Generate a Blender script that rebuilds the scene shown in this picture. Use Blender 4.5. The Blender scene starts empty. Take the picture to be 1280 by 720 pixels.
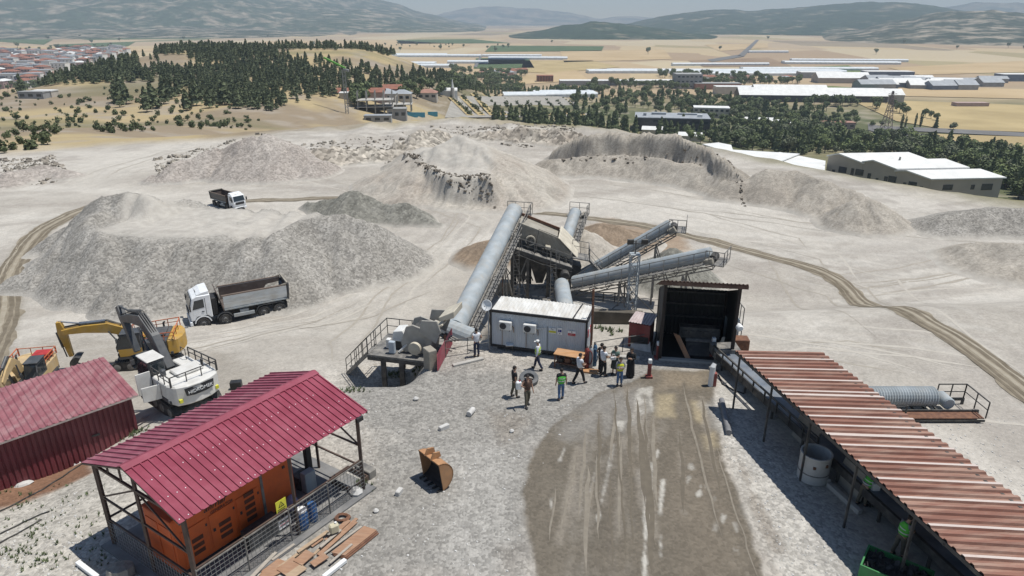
import bpy, bmesh, math, random, bisect
import numpy as np
from mathutils import Vector, Matrix
random.seed(7)
RNG = np.random.default_rng(11)
SC = bpy.context.scene
COL = SC.collection
PI = math.pi
R = math.radians

# ---------------------------------------------------------------- camera
CAMH = 17.5
FPX = 853.3
PITCH = math.atan((360 - 24) / FPX)
CP, SP = math.cos(PITCH), math.sin(PITCH)
cam_d = bpy.data.cameras.new('camera')
cam_d.sensor_width = 36.0
cam_d.lens = 36.0 * FPX / 1280.0
cam_d.clip_start = 0.5
cam_d.clip_end = 40000
cam = bpy.data.objects.new('camera', cam_d)
COL.objects.link(cam)
cam.location = (0, 0, CAMH)
cam.rotation_euler = (PI / 2 - PITCH, 0, 0)
SC.camera = cam

# where a line of sight of the survey photograph meets a height, a distance or the ground
def ray(px, py):
    u = (px - 640) / FPX; v = (360 - py) / FPX
    return Vector((u, CP + v * SP, -SP + v * CP))
def PZ(px, py, z=0.0):
    d = ray(px, py); t = (z - CAMH) / d.z
    return Vector((d.x * t, d.y * t, z))
def PY(px, py, y):
    d = ray(px, py); t = y / d.y
    return Vector((d.x * t, y, CAMH + d.z * t))
def proj(p):
    x, y, z = p[0], p[1], p[2] - CAMH
    f = y * CP - z * SP; v = y * SP + z * CP
    return (640 + FPX * x / f, 360 - FPX * v / f)

# ---------------------------------------------------------------- noise
def _hash(ix, iy, seed):
    n = (ix.astype(np.int64) * 374761393 + iy.astype(np.int64) * 668265263 + seed * 974711) & 0x7fffffff
    n = ((n ^ (n >> 13)) * 1274126177) & 0x7fffffff
    n = n ^ (n >> 16)
    return (n & 0xffff) / 65535.0
def vnoise(x, y, seed=0):
    x = np.asarray(x, float); y = np.asarray(y, float)
    ix = np.floor(x); iy = np.floor(y); fx = x - ix; fy = y - iy
    fx = fx * fx * (3 - 2 * fx); fy = fy * fy * (3 - 2 * fy)
    a = _hash(ix, iy, seed); b = _hash(ix + 1, iy, seed); c = _hash(ix, iy + 1, seed); d = _hash(ix + 1, iy + 1, seed)
    return (a + (b - a) * fx) * (1 - fy) + (c + (d - c) * fx) * fy
def fbm(x, y, seed=0, octv=4, gain=0.5):
    s = 0; a = 1; t = 0
    for k in range(octv):
        s = s + a * vnoise(x * 2 ** k + 17.3 * k, y * 2 ** k - 9.1 * k, seed + k); t += a; a *= gain
    return s / t            # 0..1
def ss(a, b, x):
    t = np.clip((np.asarray(x, float) - a) / (b - a), 0, 1)
    return t * t * (3 - 2 * t)

# ---------------------------------------------------------------- the lie of the land
EDGE_X = np.array([-400, -200, -80, -45, -14, 20, 36, 45, 53, 62, 78, 140, 400.])
EDGE_Y = np.array([60, 100, 122, 140, 158, 142, 121, 105, 92, 82, 72, 48, 0.])
def edge_d(x, y):
    return (y - np.interp(x, EDGE_X, EDGE_Y)) * 0.88
def land(x, y):
    x = np.asarray(x, float); y = np.asarray(y, float)
    a = ss(36.5, 50, y - 0.10 * np.maximum(x, 0)) 
    b = .42 * ss(-15.0, -21, x) * ss(15, 29, y)
    c = ss(30.2, 34.2, y) * ss(-4.4, -6.2, x) * 0.52
    c2 = ss(35.9, 38.2, y) * ss(-.9, -2.4, x) * .6
    back = 1 - (1 - a) * (1 - b) * (1 - np.maximum(c, c2))
    z = -4.2 * back
    d = edge_d(x, y)
    right = ss(-115, 5, x)
    dd = np.maximum(d - 3, 0)
    zl = -14 * ss(0, 130, dd)
    zr = -30 * ss(0, 62, dd) - 19 * ss(62, 380, dd)
    zl = zl - 34 * ss(-225, -330, x) * ss(260, 420, y)
    z = z + zl * (1 - right) + zr * right
    far = ss(600, 1000, y)
    hill = 15 * np.exp(-((x + 185) / 190) ** 2 - ((y - 500) / 130) ** 2) + 5 * np.exp(-((x + 20) / 140) ** 2 - ((y - 520) / 90) ** 2)
    z = z * (1 - far) + (-53.5) * far + hill * (1 - far) * ss(-420, -300, x)
    # folds of the dry hillside
    k = ss(15, 90, d) * (1 - ss(420, 700, y)) * (1 - right)
    z = z + k * 4.5 * (fbm(x / 60, y / 60, 5, 3) - 0.5)
    # hummocks on the quarry floor
    q = ss(0.4, 1, back) * (1 - ss(10, 60, d))
    z = z + q * (0.55 * (fbm(x / 9, y / 9, 21, 3) - 0.5) + 0.25 * (fbm(x / 2.2, y / 3.0, 22, 2) - 0.5))
    rub = ss(128, 138, y) * (1 - ss(3, 14, d)) * ss(-60, -20, x) * ss(40, 20, x)
    z = z + rub * 2.2 * (fbm(x / 5, y / 7, 31, 3) - 0.35)
    return z
GRID = None
def lz(x, y):
    if GRID is None or not (GRID[0][0] < x < GRID[0][-1] and GRID[1][0] < y < GRID[1][-1]): return float(land(x, y))
    xs, ys, Z = GRID; i = bisect.bisect_right(xs, x) - 1; j = bisect.bisect_right(ys, y) - 1
    u = (x - xs[i]) / (xs[i + 1] - xs[i]); v = (y - ys[j]) / (ys[j + 1] - ys[j])
    return float((Z[j, i] * (1 - u) + Z[j, i + 1] * u) * (1 - v) + (Z[j + 1, i] * (1 - u) + Z[j + 1, i + 1] * u) * v)
def G(px, py):
    d = ray(px, py)
    ts = 8.0 * 1.013 ** np.arange(640)
    for _ in range(3):
        under = (CAMH + d.z * ts) < land(d.x * ts, d.y * ts)
        k = int(np.argmax(under)) if under.any() else len(ts) - 1
        k = max(k, 1)
        ts = np.linspace(ts[k - 1], ts[k], 40)
    t = float(ts[20]); p = Vector((d.x * t, d.y * t, 0)); p.z = lz(p.x, p.y)
    return p

def GV(px, py):                 # the same on the valley floor, looking past the quarry rim
    z = -52.0
    for _ in range(4):
        p = PZ(px, py, z); z = z * .4 + .6 * min(lz(p.x, p.y), -18)
    p = PZ(px, py, z); p.z = lz(p.x, p.y)
    return p

# ---------------------------------------------------------------- mesh builder
class MB:
    def __init__(s): s.v = []; s.f = []; s.m = []
    def add(s, vs, fs, m=0):
        n = len(s.v); s.v += [tuple(v) for v in vs]; s.f += [tuple(i + n for i in f) for f in fs]; s.m += [m] * len(fs); return s
    def obox(s, c, ax, ay, az, m=0):       # centre and half axes
        c = Vector(c); ax = Vector(ax); ay = Vector(ay); az = Vector(az)
        vs = [c + ax * i + ay * j + az * k for k in (-1, 1) for j in (-1, 1) for i in (-1, 1)]
        return s.add(vs, [(0, 2, 3, 1), (4, 5, 7, 6), (0, 1, 5, 4), (2, 6, 7, 3), (0, 4, 6, 2), (1, 3, 7, 5)], m)
    def box(s, x0, x1, y0, y1, z0, z1, m=0):
        return s.obox(((x0 + x1) / 2, (y0 + y1) / 2, (z0 + z1) / 2), ((x1 - x0) / 2, 0, 0), (0, (y1 - y0) / 2, 0), (0, 0, (z1 - z0) / 2), m)
    def bar(s, a, b, w, h=None, up=(0, 0, 1), m=0):
        a = Vector(a); b = Vector(b); h = w if h is None else h
        d = (b - a); L = d.length
        if L < 1e-6: return s
        d /= L; u = Vector(up)
        if abs(d.dot(u)) > 0.98: u = Vector((1, 0, 0)) if abs(d.x) < .9 else Vector((0, 1, 0))
        sx = d.cross(u).normalized(); sz = sx.cross(d).normalized()
        return s.obox((a + b) / 2, d * L / 2, sx * w / 2, sz * h / 2, m)
    def tube(s, pts, r, n=8, caps=True, m=0):
        pts = [Vector(p) for p in pts]; rs = r if isinstance(r, (list, tuple)) else [r] * len(pts)
        vs = []; fs = []; prev = None
        for i, p in enumerate(pts):
            d = (pts[min(i + 1, len(pts) - 1)] - pts[max(i - 1, 0)]).normalized()
            if prev is None:
                u = Vector((0, 0, 1)) if abs(d.z) < .9 else Vector((1, 0, 0))
                sx = d.cross(u).normalized()
            else:
                sx = (prev - d * prev.dot(d)).normalized()
            prev = sx; sy = sx.cross(d)
            for k in range(n):
                t = 2 * PI * k / n; vs.append(p + sx * math.cos(t) * rs[i] + sy * math.sin(t) * rs[i])
        for i in range(len(pts) - 1):
            for k in range(n):
                a = i * n + k; b = i * n + (k + 1) % n
                fs.append((a, b, b + n, a + n))
        if caps:
            fs.append(tuple(range(n))[::-1]); fs.append(tuple(range((len(pts) - 1) * n, len(pts) * n)))
        return s.add(vs, fs, m)
    def prism(s, poly, ext, m=0):           # polygon (3-d points) swept along ext
        poly = [Vector(p) for p in poly]; e = Vector(ext); n = len(poly)
        vs = poly + [p + e for p in poly]
        fs = [tuple(range(n))[::-1], tuple(range(n, 2 * n))] + [(i, (i + 1) % n, (i + 1) % n + n, i + n) for i in range(n)]
        return s.add(vs, fs, m)
    def sheet(s, o, u, w, pitch=.25, depth=.04, th=.008, prof=None, m=0, stripe=None):
        # profiled sheet: origin o, ribs run along u, profile runs along w
        o = Vector(o); u = Vector(u); w = Vector(w); n = w.cross(u).normalized()
        if n.z < 0: n = -n
        W = w.length; k = max(1, round(W / pitch)); p = W / k
        prof = prof or [(0, 0), (.55, 0), (.68, 1), (.87, 1)]
        xs = []
        for i in range(k): xs += [((i + a) * p, b * depth) for a, b in prof]
        xs.append((W, 0)); wd = w / W; N = len(xs); vs = []
        for x, z in xs: vs += [o + wd * x + n * z, o + wd * x + n * z + u]
        for x, z in xs: vs += [o + wd * x + n * (z - th), o + wd * x + n * (z - th) + u]
        L = len(prof); base = 2 * N
        for i in range(N - 1):
            mm = m if stripe is None else stripe(i // L, i % L)
            s.add([], [], 0)
            s.f += []
        n0 = len(s.v); s.v += [tuple(v) for v in vs]
        for i in range(N - 1):
            mm = m if stripe is None else stripe(i // L, i % L)
            a = n0 + 2 * i
            for f in ((a, a + 2, a + 3, a + 1), (a + base, a + 1 + base, a + 3 + base, a + 2 + base), (a, a + base, a + 2 + base, a + 2), (a + 1, a + 3, a + 3 + base, a + 1 + base)):
                s.f.append(f); s.m.append(mm)
        return s
    def lathe(s, prof, o=(0, 0, 0), axis=(0, 0, 1), n=16, m=0, closed=False):   # prof: (radius, along)
        o = Vector(o); d = Vector(axis).normalized(); u = Vector((1, 0, 0)) if abs(d.x) < .9 else Vector((0, 1, 0))
        sx = d.cross(u).normalized(); sy = d.cross(sx); vs = []; fs = []
        for r, h in prof:
            for k in range(n):
                t = 2 * PI * k / n; vs.append(o + d * h + sx * r * math.cos(t) + sy * r * math.sin(t))
        K = len(prof)
        for i in range(K - 1 + (1 if closed else 0)):
            for k in range(n):
                a = i * n + k; b = i * n + (k + 1) % n; c = ((i + 1) % K) * n
                fs.append((a, b, c + (k + 1) % n, c + k))
        if not closed:
            fs.append(tuple(range(n))[::-1]); fs.append(tuple(range((K - 1) * n, K * n)))
        return s.add(vs, fs, m)
    def xf(s, M):
        s.v = [tuple(M @ Vector(v)) for v in s.v]; return s
    def shift(s, d):
        s.v = [(v[0] + d[0], v[1] + d[1], v[2] + d[2]) for v in s.v]; return s
    def build(s, name, mats, parent=None, bevel=0, smooth=False, fix=True, loc=None):
        me = bpy.data.meshes.new(name)
        me.from_pydata(s.v, [], s.f)
        if not isinstance(mats, (list, tuple)): mats = [mats]
        for m in mats: me.materials.append(m)
        if len(mats) > 1: me.polygons.foreach_set('material_index', s.m)
        if fix:
            bm = bmesh.new(); bm.from_mesh(me); bmesh.ops.recalc_face_normals(bm, faces=bm.faces); bm.to_mesh(me); bm.free()
        if smooth:
            me.polygons.foreach_set('use_smooth', [True] * len(me.polygons))
            try: me.set_sharp_from_angle(angle=R(40))
            except Exception: pass
        ob = bpy.data.objects.new(name, me); COL.objects.link(ob)
        if parent: ob.parent = parent
        if loc is not None: ob.location = loc
        if bevel:
            b = ob.modifiers.new('bevel', 'BEVEL'); b.width = bevel; b.segments = 1; b.limit_method = 'ANGLE'; b.angle_limit = R(50)
        return ob

def tag(o, label=None, cat=None, group=None, kind=None):
    if label: o['label'] = label
    if cat: o['category'] = cat
    if group: o['group'] = group
    if kind: o['kind'] = kind
    return o
def thing(name, label, cat, loc=(0, 0, 0), rz=0, group=None):
    o = bpy.data.objects.new(name, None); COL.objects.link(o); o.empty_display_size = .3
    o.location = loc; o.rotation_euler = (0, 0, rz)
    return tag(o, label, cat, group)
def copy_tree(o, parent=None):
    c = o.copy(); COL.objects.link(c)
    if parent: c.parent = parent
    for ch in [x for x in o.children]: copy_tree(ch, c)
    return c
TEXTS = []
def text_part(name, body, size, mat, parent, M, ext=.004):
    cu = bpy.data.curves.new(name, 'FONT'); cu.body = body; cu.size = size; cu.extrude = ext; cu.align_x = 'CENTER'; cu.align_y = 'CENTER'
    cu.materials.append(mat)
    o = bpy.data.objects.new(name, cu); COL.objects.link(o); o.parent = parent; o.matrix_local = M; TEXTS.append(o)
    return o

# ---------------------------------------------------------------- materials
MATS = {}
def mat(name, c, c2=None, rough=.7, scale=3.0, metal=0.0, bump=0.0, bscale=None, dirt=None, dirt_amt=.5, dscale=.6, spec=.4, world=False, stretch=None, contrast=(.35, .65), emit=None):
    if name in MATS: return MATS[name]
    m = bpy.data.materials.new(name); m.use_nodes = True; nt = m.node_tree; N = nt.nodes; L = nt.links
    b = N['Principled BSDF']; b.inputs['Roughness'].default_value = rough; b.inputs['Metallic'].default_value = metal
    b.inputs['Specular IOR Level'].default_value = spec
    if world:
        g = N.new('ShaderNodeNewGeometry'); co = g.outputs['Position']
    else:
        g = N.new('ShaderNodeTexCoord'); co = g.outputs['Object']
    if stretch:
        mp = N.new('ShaderNodeMapping'); mp.inputs['Scale'].default_value = stretch; L.new(co, mp.inputs['Vector']); co2 = mp.outputs['Vector']
    else: co2 = co
    c2 = c2 or tuple(x * .72 for x in c)
    n = N.new('ShaderNodeTexNoise'); n.inputs['Scale'].default_value = scale; n.inputs['Detail'].default_value = 6; L.new(co2, n.inputs['Vector'])
    r = N.new('ShaderNodeValToRGB'); r.color_ramp.elements[0].position = contrast[0]; r.color_ramp.elements[1].position = contrast[1]
    r.color_ramp.elements[0].color = (*c2, 1); r.color_ramp.elements[1].color = (*c, 1); L.new(n.outputs['Fac'], r.inputs['Fac'])
    out = r.outputs['Color']
    if dirt:
        n2 = N.new('ShaderNodeTexNoise'); n2.inputs['Scale'].default_value = dscale; n2.inputs['Detail'].default_value = 9; n2.inputs['Roughness'].default_value = .7; L.new(co2, n2.inputs['Vector'])
        r2 = N.new('ShaderNodeMapRange'); r2.inputs['From Min'].default_value = .45; r2.inputs['From Max'].default_value = .68; r2.inputs['To Max'].default_value = dirt_amt; L.new(n2.outputs['Fac'], r2.inputs['Value'])
        mx = N.new('ShaderNodeMix'); mx.data_type = 'RGBA'; L.new(r2.outputs['Result'], mx.inputs['Factor']); L.new(out, mx.inputs['A']); mx.inputs['B'].default_value = (*dirt, 1); out = mx.outputs['Result']
    L.new(out, b.inputs['Base Color'])
    if bump:
        n3 = N.new('ShaderNodeTexNoise'); n3.inputs['Scale'].default_value = bscale or scale * 4; n3.inputs['Detail'].default_value = 4; L.new(co, n3.inputs['Vector'])
        bp = N.new('ShaderNodeBump'); bp.inputs['Strength'].default_value = bump; bp.inputs['Distance'].default_value = .05; L.new(n3.outputs['Fac'], bp.inputs['Height']); L.new(bp.outputs['Normal'], b.inputs['Normal'])
    if emit:
        b.inputs['Emission Color'].default_value = (*emit, 1); b.inputs['Emission Strength'].default_value = 1
    MATS[name] = m; return m

def gravel_mat(name, c, stone=2.2, var=.22, stonebump=.6, c2=None, big=.25):
    """loose stone: pebble cells of differing brightness over slow patches"""
    m = bpy.data.materials.new(name); m.use_nodes = True; nt = m.node_tree; N = nt.nodes; L = nt.links
    b = N['Principled BSDF']; b.inputs['Roughness'].default_value = .95; b.inputs['Specular IOR Level'].default_value = .1
    g = N.new('ShaderNodeNewGeometry'); co = g.outputs['Position']
    n = N.new('ShaderNodeTexNoise'); n.inputs['Scale'].default_value = big; n.inputs['Detail'].default_value = 8; n.inputs['Roughness'].default_value = .65; L.new(co, n.inputs['Vector'])
    r = N.new('ShaderNodeValToRGB'); r.color_ramp.elements[0].position = .36; r.color_ramp.elements[1].position = .64
    r.color_ramp.elements[0].color = (*(c2 or tuple(x * .74 for x in c)), 1); r.color_ramp.elements[1].color = (*c, 1); L.new(n.outputs['Fac'], r.inputs['Fac'])
    v = N.new('ShaderNodeTexVoronoi'); v.inputs['Scale'].default_value = stone; L.new(co, v.inputs['Vector'])
    sep = N.new('ShaderNodeSeparateColor'); L.new(v.outputs['Color'], sep.inputs['Color'])
    mr = N.new('ShaderNodeMapRange'); mr.inputs['To Min'].default_value = 1 - var * 1.6; mr.inputs['To Max'].default_value = 1 + var; L.new(sep.outputs['Red'], mr.inputs['Value'])
    mu = N.new('ShaderNodeMix'); mu.data_type = 'RGBA'; mu.blend_type = 'MULTIPLY'; mu.inputs['Factor'].default_value = 1
    sa = N.new('ShaderNodeAttribute'); sa.attribute_name = 'streak'; sm = N.new('ShaderNodeMapRange'); sm.inputs['From Min'].default_value = .25; sm.inputs['From Max'].default_value = .75; sm.inputs['To Min'].default_value = .76; sm.inputs['To Max'].default_value = 1.2; L.new(sa.outputs['Fac'], sm.inputs['Value'])
    m0 = N.new('ShaderNodeMath'); m0.operation = 'MULTIPLY'; L.new(mr.outputs['Result'], m0.inputs[0]); L.new(sm.outputs['Result'], m0.inputs[1])
    L.new(r.outputs['Color'], mu.inputs['A']); L.new(m0.outputs[0], mu.inputs['B'])
    at = N.new('ShaderNodeAttribute'); at.attribute_name = 'dust'
    dn = N.new('ShaderNodeTexNoise'); dn.inputs['Scale'].default_value = 1.4; dn.inputs['Detail'].default_value = 9; L.new(co, dn.inputs['Vector'])
    dr = N.new('ShaderNodeValToRGB'); dr.color_ramp.elements[0].position = .3; dr.color_ramp.elements[1].position = .7; dr.color_ramp.elements[0].color = (.36, .335, .30, 1); dr.color_ramp.elements[1].color = (.46, .435, .39, 1); L.new(dn.outputs['Fac'], dr.inputs['Fac'])
    dm = N.new('ShaderNodeMix'); dm.data_type = 'RGBA'; L.new(at.outputs['Fac'], dm.inputs['Factor']); L.new(mu.outputs['Result'], dm.inputs['A']); L.new(dr.outputs['Color'], dm.inputs['B'])
    L.new(dm.outputs['Result'], b.inputs['Base Color'])
    bp = N.new('ShaderNodeBump'); bp.inputs['Strength'].default_value = stonebump; bp.inputs['Distance'].default_value = .05; L.new(v.outputs['Distance'], bp.inputs['Height']); bp.invert = True
    L.new(bp.outputs['Normal'], b.inputs['Normal'])
    return m
# ================================================================ world, sun, air
w = bpy.data.worlds.new('World'); SC.world = w; w.use_nodes = True
nt = w.node_tree; bg = nt.nodes['Background']
sky = nt.nodes.new('ShaderNodeTexSky'); sky.sky_type = 'NISHITA'; sky.sun_disc = False
SUN_EL = R(71.5); SUN_AZ = R(84)
sky.sun_elevation = SUN_EL; sky.sun_rotation = SUN_AZ; sky.altitude = 600; sky.air_density = 1.0; sky.dust_density = 0.0; sky.ozone_density = 1.0
nt.links.new(sky.outputs['Color'], bg.inputs['Color']); bg.inputs['Strength'].default_value = .082
sd = bpy.data.lights.new('sun', 'SUN'); sd.energy = 4.8; sd.angle = R(.5); sd.color = (1, .965, .90)
sun = bpy.data.objects.new('sun', sd); COL.objects.link(sun)
sdir = Vector((math.cos(SUN_EL) * math.sin(SUN_AZ), math.cos(SUN_EL) * math.cos(SUN_AZ), math.sin(SUN_EL)))
sun.rotation_euler = sdir.to_track_quat('Z', 'Y').to_euler()
SC.view_settings.view_transform = 'Standard'; SC.view_settings.look = 'None'; SC.view_settings.gamma = 1; SC.view_settings.exposure = .14
SC.view_settings.use_curve_mapping = False
SC.cycles.max_bounces = 5; SC.cycles.diffuse_bounces = 3; SC.cycles.glossy_bounces = 2; SC.cycles.transmission_bounces = 3
SC.cycles.volume_bounces = 0; SC.cycles.transparent_max_bounces = 6

# ================================================================ ground sheet
def axis_x():
    a = list(np.arange(0, 14, .095)); s = .13
    while a[-1] < 20: a.append(a[-1] + .14)
    while a[-1] < 60: a.append(a[-1] + .2)
    s = .22
    while a[-1] < 12000: s *= 1.05; a.append(a[-1] + s)
    a = np.array(a); return np.concatenate([-a[:0:-1], a])
def axis_y():
    a = [-60, -30, -12, -3, 3, 7, 10]; a += list(np.arange(11, 15, .13)) + list(np.arange(15, 34, .095)) + list(np.arange(34, 42, .13)); s = .13
    while a[-1] < 12500: s *= 1.0112; a.append(a[-1] + s)
    return np.array(a)
gx = axis_x(); gy = axis_y()
GX, GY = np.meshgrid(gx, gy)
GZ = land(GX, GY)
GRID = (gx.tolist(), gy.tolist(), GZ)

def wpoly(pts): return [(p.x, p.y) for p in (G(*q) for q in pts)]
def sdist(poly, X, Y):                 # signed distance, negative inside
    d2 = np.full(X.shape, 1e18); ins = np.zeros(X.shape, bool); n = len(poly)
    for i in range(n):
        x0, y0 = poly[i]; x1, y1 = poly[(i + 1) % n]; ex, ey = x1 - x0, y1 - y0
        t = np.clip(((X - x0) * ex + (Y - y0) * ey) / (ex * ex + ey * ey + 1e-12), 0, 1)
        d2 = np.minimum(d2, (X - x0 - t * ex) ** 2 + (Y - y0 - t * ey) ** 2)
        c = ((y0 > Y) != (y1 > Y)) & (X < ex * (Y - y0) / (ey if abs(ey) > 1e-12 else 1e-12) + x0)
        ins ^= c
    return np.where(ins, -np.sqrt(d2), np.sqrt(d2))
def ldist(line, X, Y):                 # distance to a polyline
    d2 = np.full(X.shape, 1e18)
    for (x0, y0), (x1, y1) in zip(line[:-1], line[1:]):
        ex, ey = x1 - x0, y1 - y0
        t = np.clip(((X - x0) * ex + (Y - y0) * ey) / (ex * ex + ey * ey + 1e-12), 0, 1)
        d2 = np.minimum(d2, (X - x0 - t * ex) ** 2 + (Y - y0 - t * ey) ** 2)
    return np.sqrt(d2)
def lerp(c, col, m): return c * (1 - m[..., None]) + np.array(col) * m[..., None]

near = (GY < 260) & (np.abs(GX) < 260)
C = np.zeros(GX.shape + (3,))
n1 = fbm(GX / 14, GY / 14, 1, 5); n2 = fbm(GX / 3.2, GY / 3.2, 2, 4); n3 = fbm(GX / 1.1, GY / .9, 3, 3); n4 = fbm(GX / .32, GY / .32, 4, 2)
wob = (n2 - .5) * 1.6 + (n3 - .5) * .8 + (n4 - .5) * .5
# quarry floor: pale dust with coarser grey patches and faint wheel streaks
C[:] = (.41, .375, .325)
C = lerp(C, (.50, .465, .41), ss(.42, .62, n1))
C = lerp(C, (.36, .325, .285), ss(.52, .68, n2) * .65)
streak = fbm(GX / 22 + n1 * 1.5, GY / 1.6 + GX / 9, 8, 3)
C = lerp(C, (.55, .52, .465), ss(.55, .7, streak) * .5 * ss(38, 50, GY))
C = lerp(C, (.335, .30, .26), ss(.56, .72, fbm(GX / 30 - GY / 26, GY / 2.4 - GX / 7, 9, 3)) * .5 * ss(38, 50, GY))
def paint(poly, col, soft=.5, amt=1.0, wobk=1.0, off=0.0):
    global C
    P = wpoly(poly); xs = [p[0] for p in P]; ys = [p[1] for p in P]; mg = soft + 3 * wobk + abs(off) + 2
    i0, i1 = np.searchsorted(gy, [min(ys) - mg, max(ys) + mg]); j0, j1 = np.searchsorted(gx, [min(xs) - mg, max(xs) + mg])
    if i1 <= i0 or j1 <= j0: return
    s = (slice(i0, i1), slice(j0, j1))
    d = sdist(P, GX[s], GY[s]) + wob[s] * wobk + off
    C[s] = lerp(C[s], col, (1 - ss(-soft, soft, d)) * amt)
def stripe(line, col, width, soft=.15, amt=1.0, wobk=.15, gaps=None, seed=0):
    global C
    P = [(p.x, p.y) for p in (G(*q) for q in line)]; xs = [p[0] for p in P]; ys = [p[1] for p in P]; mg = width + soft + 2
    i0, i1 = np.searchsorted(gy, [min(ys) - mg, max(ys) + mg]); j0, j1 = np.searchsorted(gx, [min(xs) - mg, max(xs) + mg])
    s = (slice(i0, i1), slice(j0, j1))
    d = ldist(P, GX[s], GY[s]) + wob[s] * wobk
    mk = (1 - ss(width / 2 - soft, width / 2 + soft, d)) * amt
    if gaps: mk = mk * ss(gaps, gaps + .12, fbm(GX[s] / 1.2, GY[s] / 1.2, 50 + seed, 3))
    C[s] = lerp(C[s], col, mk)
# yard of crushed grey stone in front of the office
paint([(420, 480), (560, 432), (600, 452), (740, 462), (815, 440), (880, 470), (700, 560), (660, 740), (330, 740), (430, 640), (470, 560)], (.272, .26, .237), 1.3, .9, 1.1)
paint([(560, 560), (640, 540), (640, 640), (650, 740), (540, 740), (545, 640)], (.40, .385, .355), 1.0, .55, 1.1)
paint([(610, 515), (665, 520), (650, 560), (615, 560)], (.24, .21, .175), .5, .7, .8)
paint([(622, 680), (655, 680), (650, 730), (618, 730)], (.24, .215, .185), .35, .6, .5)
paint([(640, 452), (720, 465), (700, 500), (640, 500)], (.33, .305, .27), .8, .5, .8)
# damp brown haul road up to the hopper
BR = [(812, 462), (900, 462), (893, 500), (902, 535), (903, 575), (925, 610), (940, 660), (965, 740), (672, 740), (665, 700), (655, 660), (652, 615), (662, 562), (690, 532), (745, 492), (790, 478)]
paint(BR, (.158, .137, .109), .12, 1.0, .3)
paint([(700, 560), (770, 540), (800, 640), (770, 740), (690, 740), (672, 640)], (.12, .105, .085), 1.4, .55, 1.5)
paint([(860, 560), (900, 570), (940, 700), (870, 740), (840, 640)], (.185, .157, .123), 1.2, .7, 1.3)
paint([(748, 494), (800, 482), (812, 500), (760, 540), (700, 545)], (.26, .24, .215), .6, .55, .9)
paint([(826, 462), (888, 462), (884, 486), (822, 486)], (.25, .205, .15), .5, .8, .7)
for q in ([(822, 493), (843, 492), (841, 520), (822, 520)], [(858, 500), (880, 503), (880, 528), (862, 524)], [(876, 545), (893, 540), (899, 560), (884, 562)]):
    paint(q, (.34, .285, .19), .25, .85, .3)
paint([(716, 505), (770, 492), (800, 505), (770, 540), (712, 556), (690, 545)], (.25, .235, .21), .9, .6, 1.3)
paint([(690, 600), (740, 600), (730, 700), (690, 720)], (.20, .178, .145), 1.2, .6, 1.4)
W = (.50, .475, .42)
paint([(800, 486), (815, 484), (812, 512), (798, 500)], W, .1, .7, .35)
paint([(796, 505), (812, 500), (800, 528), (792, 530)], W, .1, .6, .3)
stripe([(822, 563), (812, 590), (808, 640), (806, 690), (806, 740)], W, .20, .05, .95, .22, .26, 7)
stripe([(829, 600), (825, 640), (826, 690), (828, 740)], W, .09, .04, .85, .12, .36, 1)
stripe([(753, 556), (743, 595), (735, 632)], W, .10, .04, .85, .12, .33, 2)
stripe([(767, 556), (757, 605), (747, 650)], W, .11, .04, .85, .12, .33, 3)
stripe([(776, 528), (772, 536)], W, .3, .08, .8, .2); stripe([(690, 622), (688, 640)], W, .12, .05, .8, .1)
stripe([(706, 560), (700, 575)], W, .16, .06, .6, .2)
for k in range(16):
    a = 868 + k * 4.2 + random.uniform(-12, 12); b = 590 + k * 7 + random.uniform(-14, 14)
    stripe([(a, b), (a + random.uniform(-3, 4), b + random.uniform(4, 12))], W, random.uniform(.06, .2), .05, random.uniform(.4, .9), .25, .34, k)
for k in range(5):
    a = 700 + 18 * k
    stripe([(a + 60, 520), (a + 20, 610), (a + 8, 740)], (.27, .245, .21), .35, .25, .4, .3, .42, 10 + k)
# pale dried crust at the right edge of the road
paint([(893, 470), (930, 478), (950, 520), (985, 600), (1040, 680), (1070, 740), (985, 740), (955, 690), (930, 640), (912, 590), (905, 545), (895, 510)], (.47, .445, .40), .3, .9, .5)
paint([(915, 560), (940, 590), (960, 640), (985, 690), (965, 700), (930, 630)], (.29, .255, .215), .2, .8, .45)
paint([(880, 506), (930, 500), (1100, 700), (1110, 740), (1040, 740)], (.40, .385, .36), .6, .7, .6)
# red soil and stony ground on the left
paint([(-60, 612), (40, 590), (108, 566), (118, 590), (60, 618), (-60, 655)], (.215, .115, .07), .25, .95, .35)
paint([(-60, 655), (60, 618), (118, 592), (150, 640), (150, 740), (-60, 740)], (.44, .41, .355), .5, .8, .7)
paint([(30, 510), (300, 500), (330, 470), (280, 440), (100, 420), (-20, 440)], (.345, .312, .265), .8, .85, .9)
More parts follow.
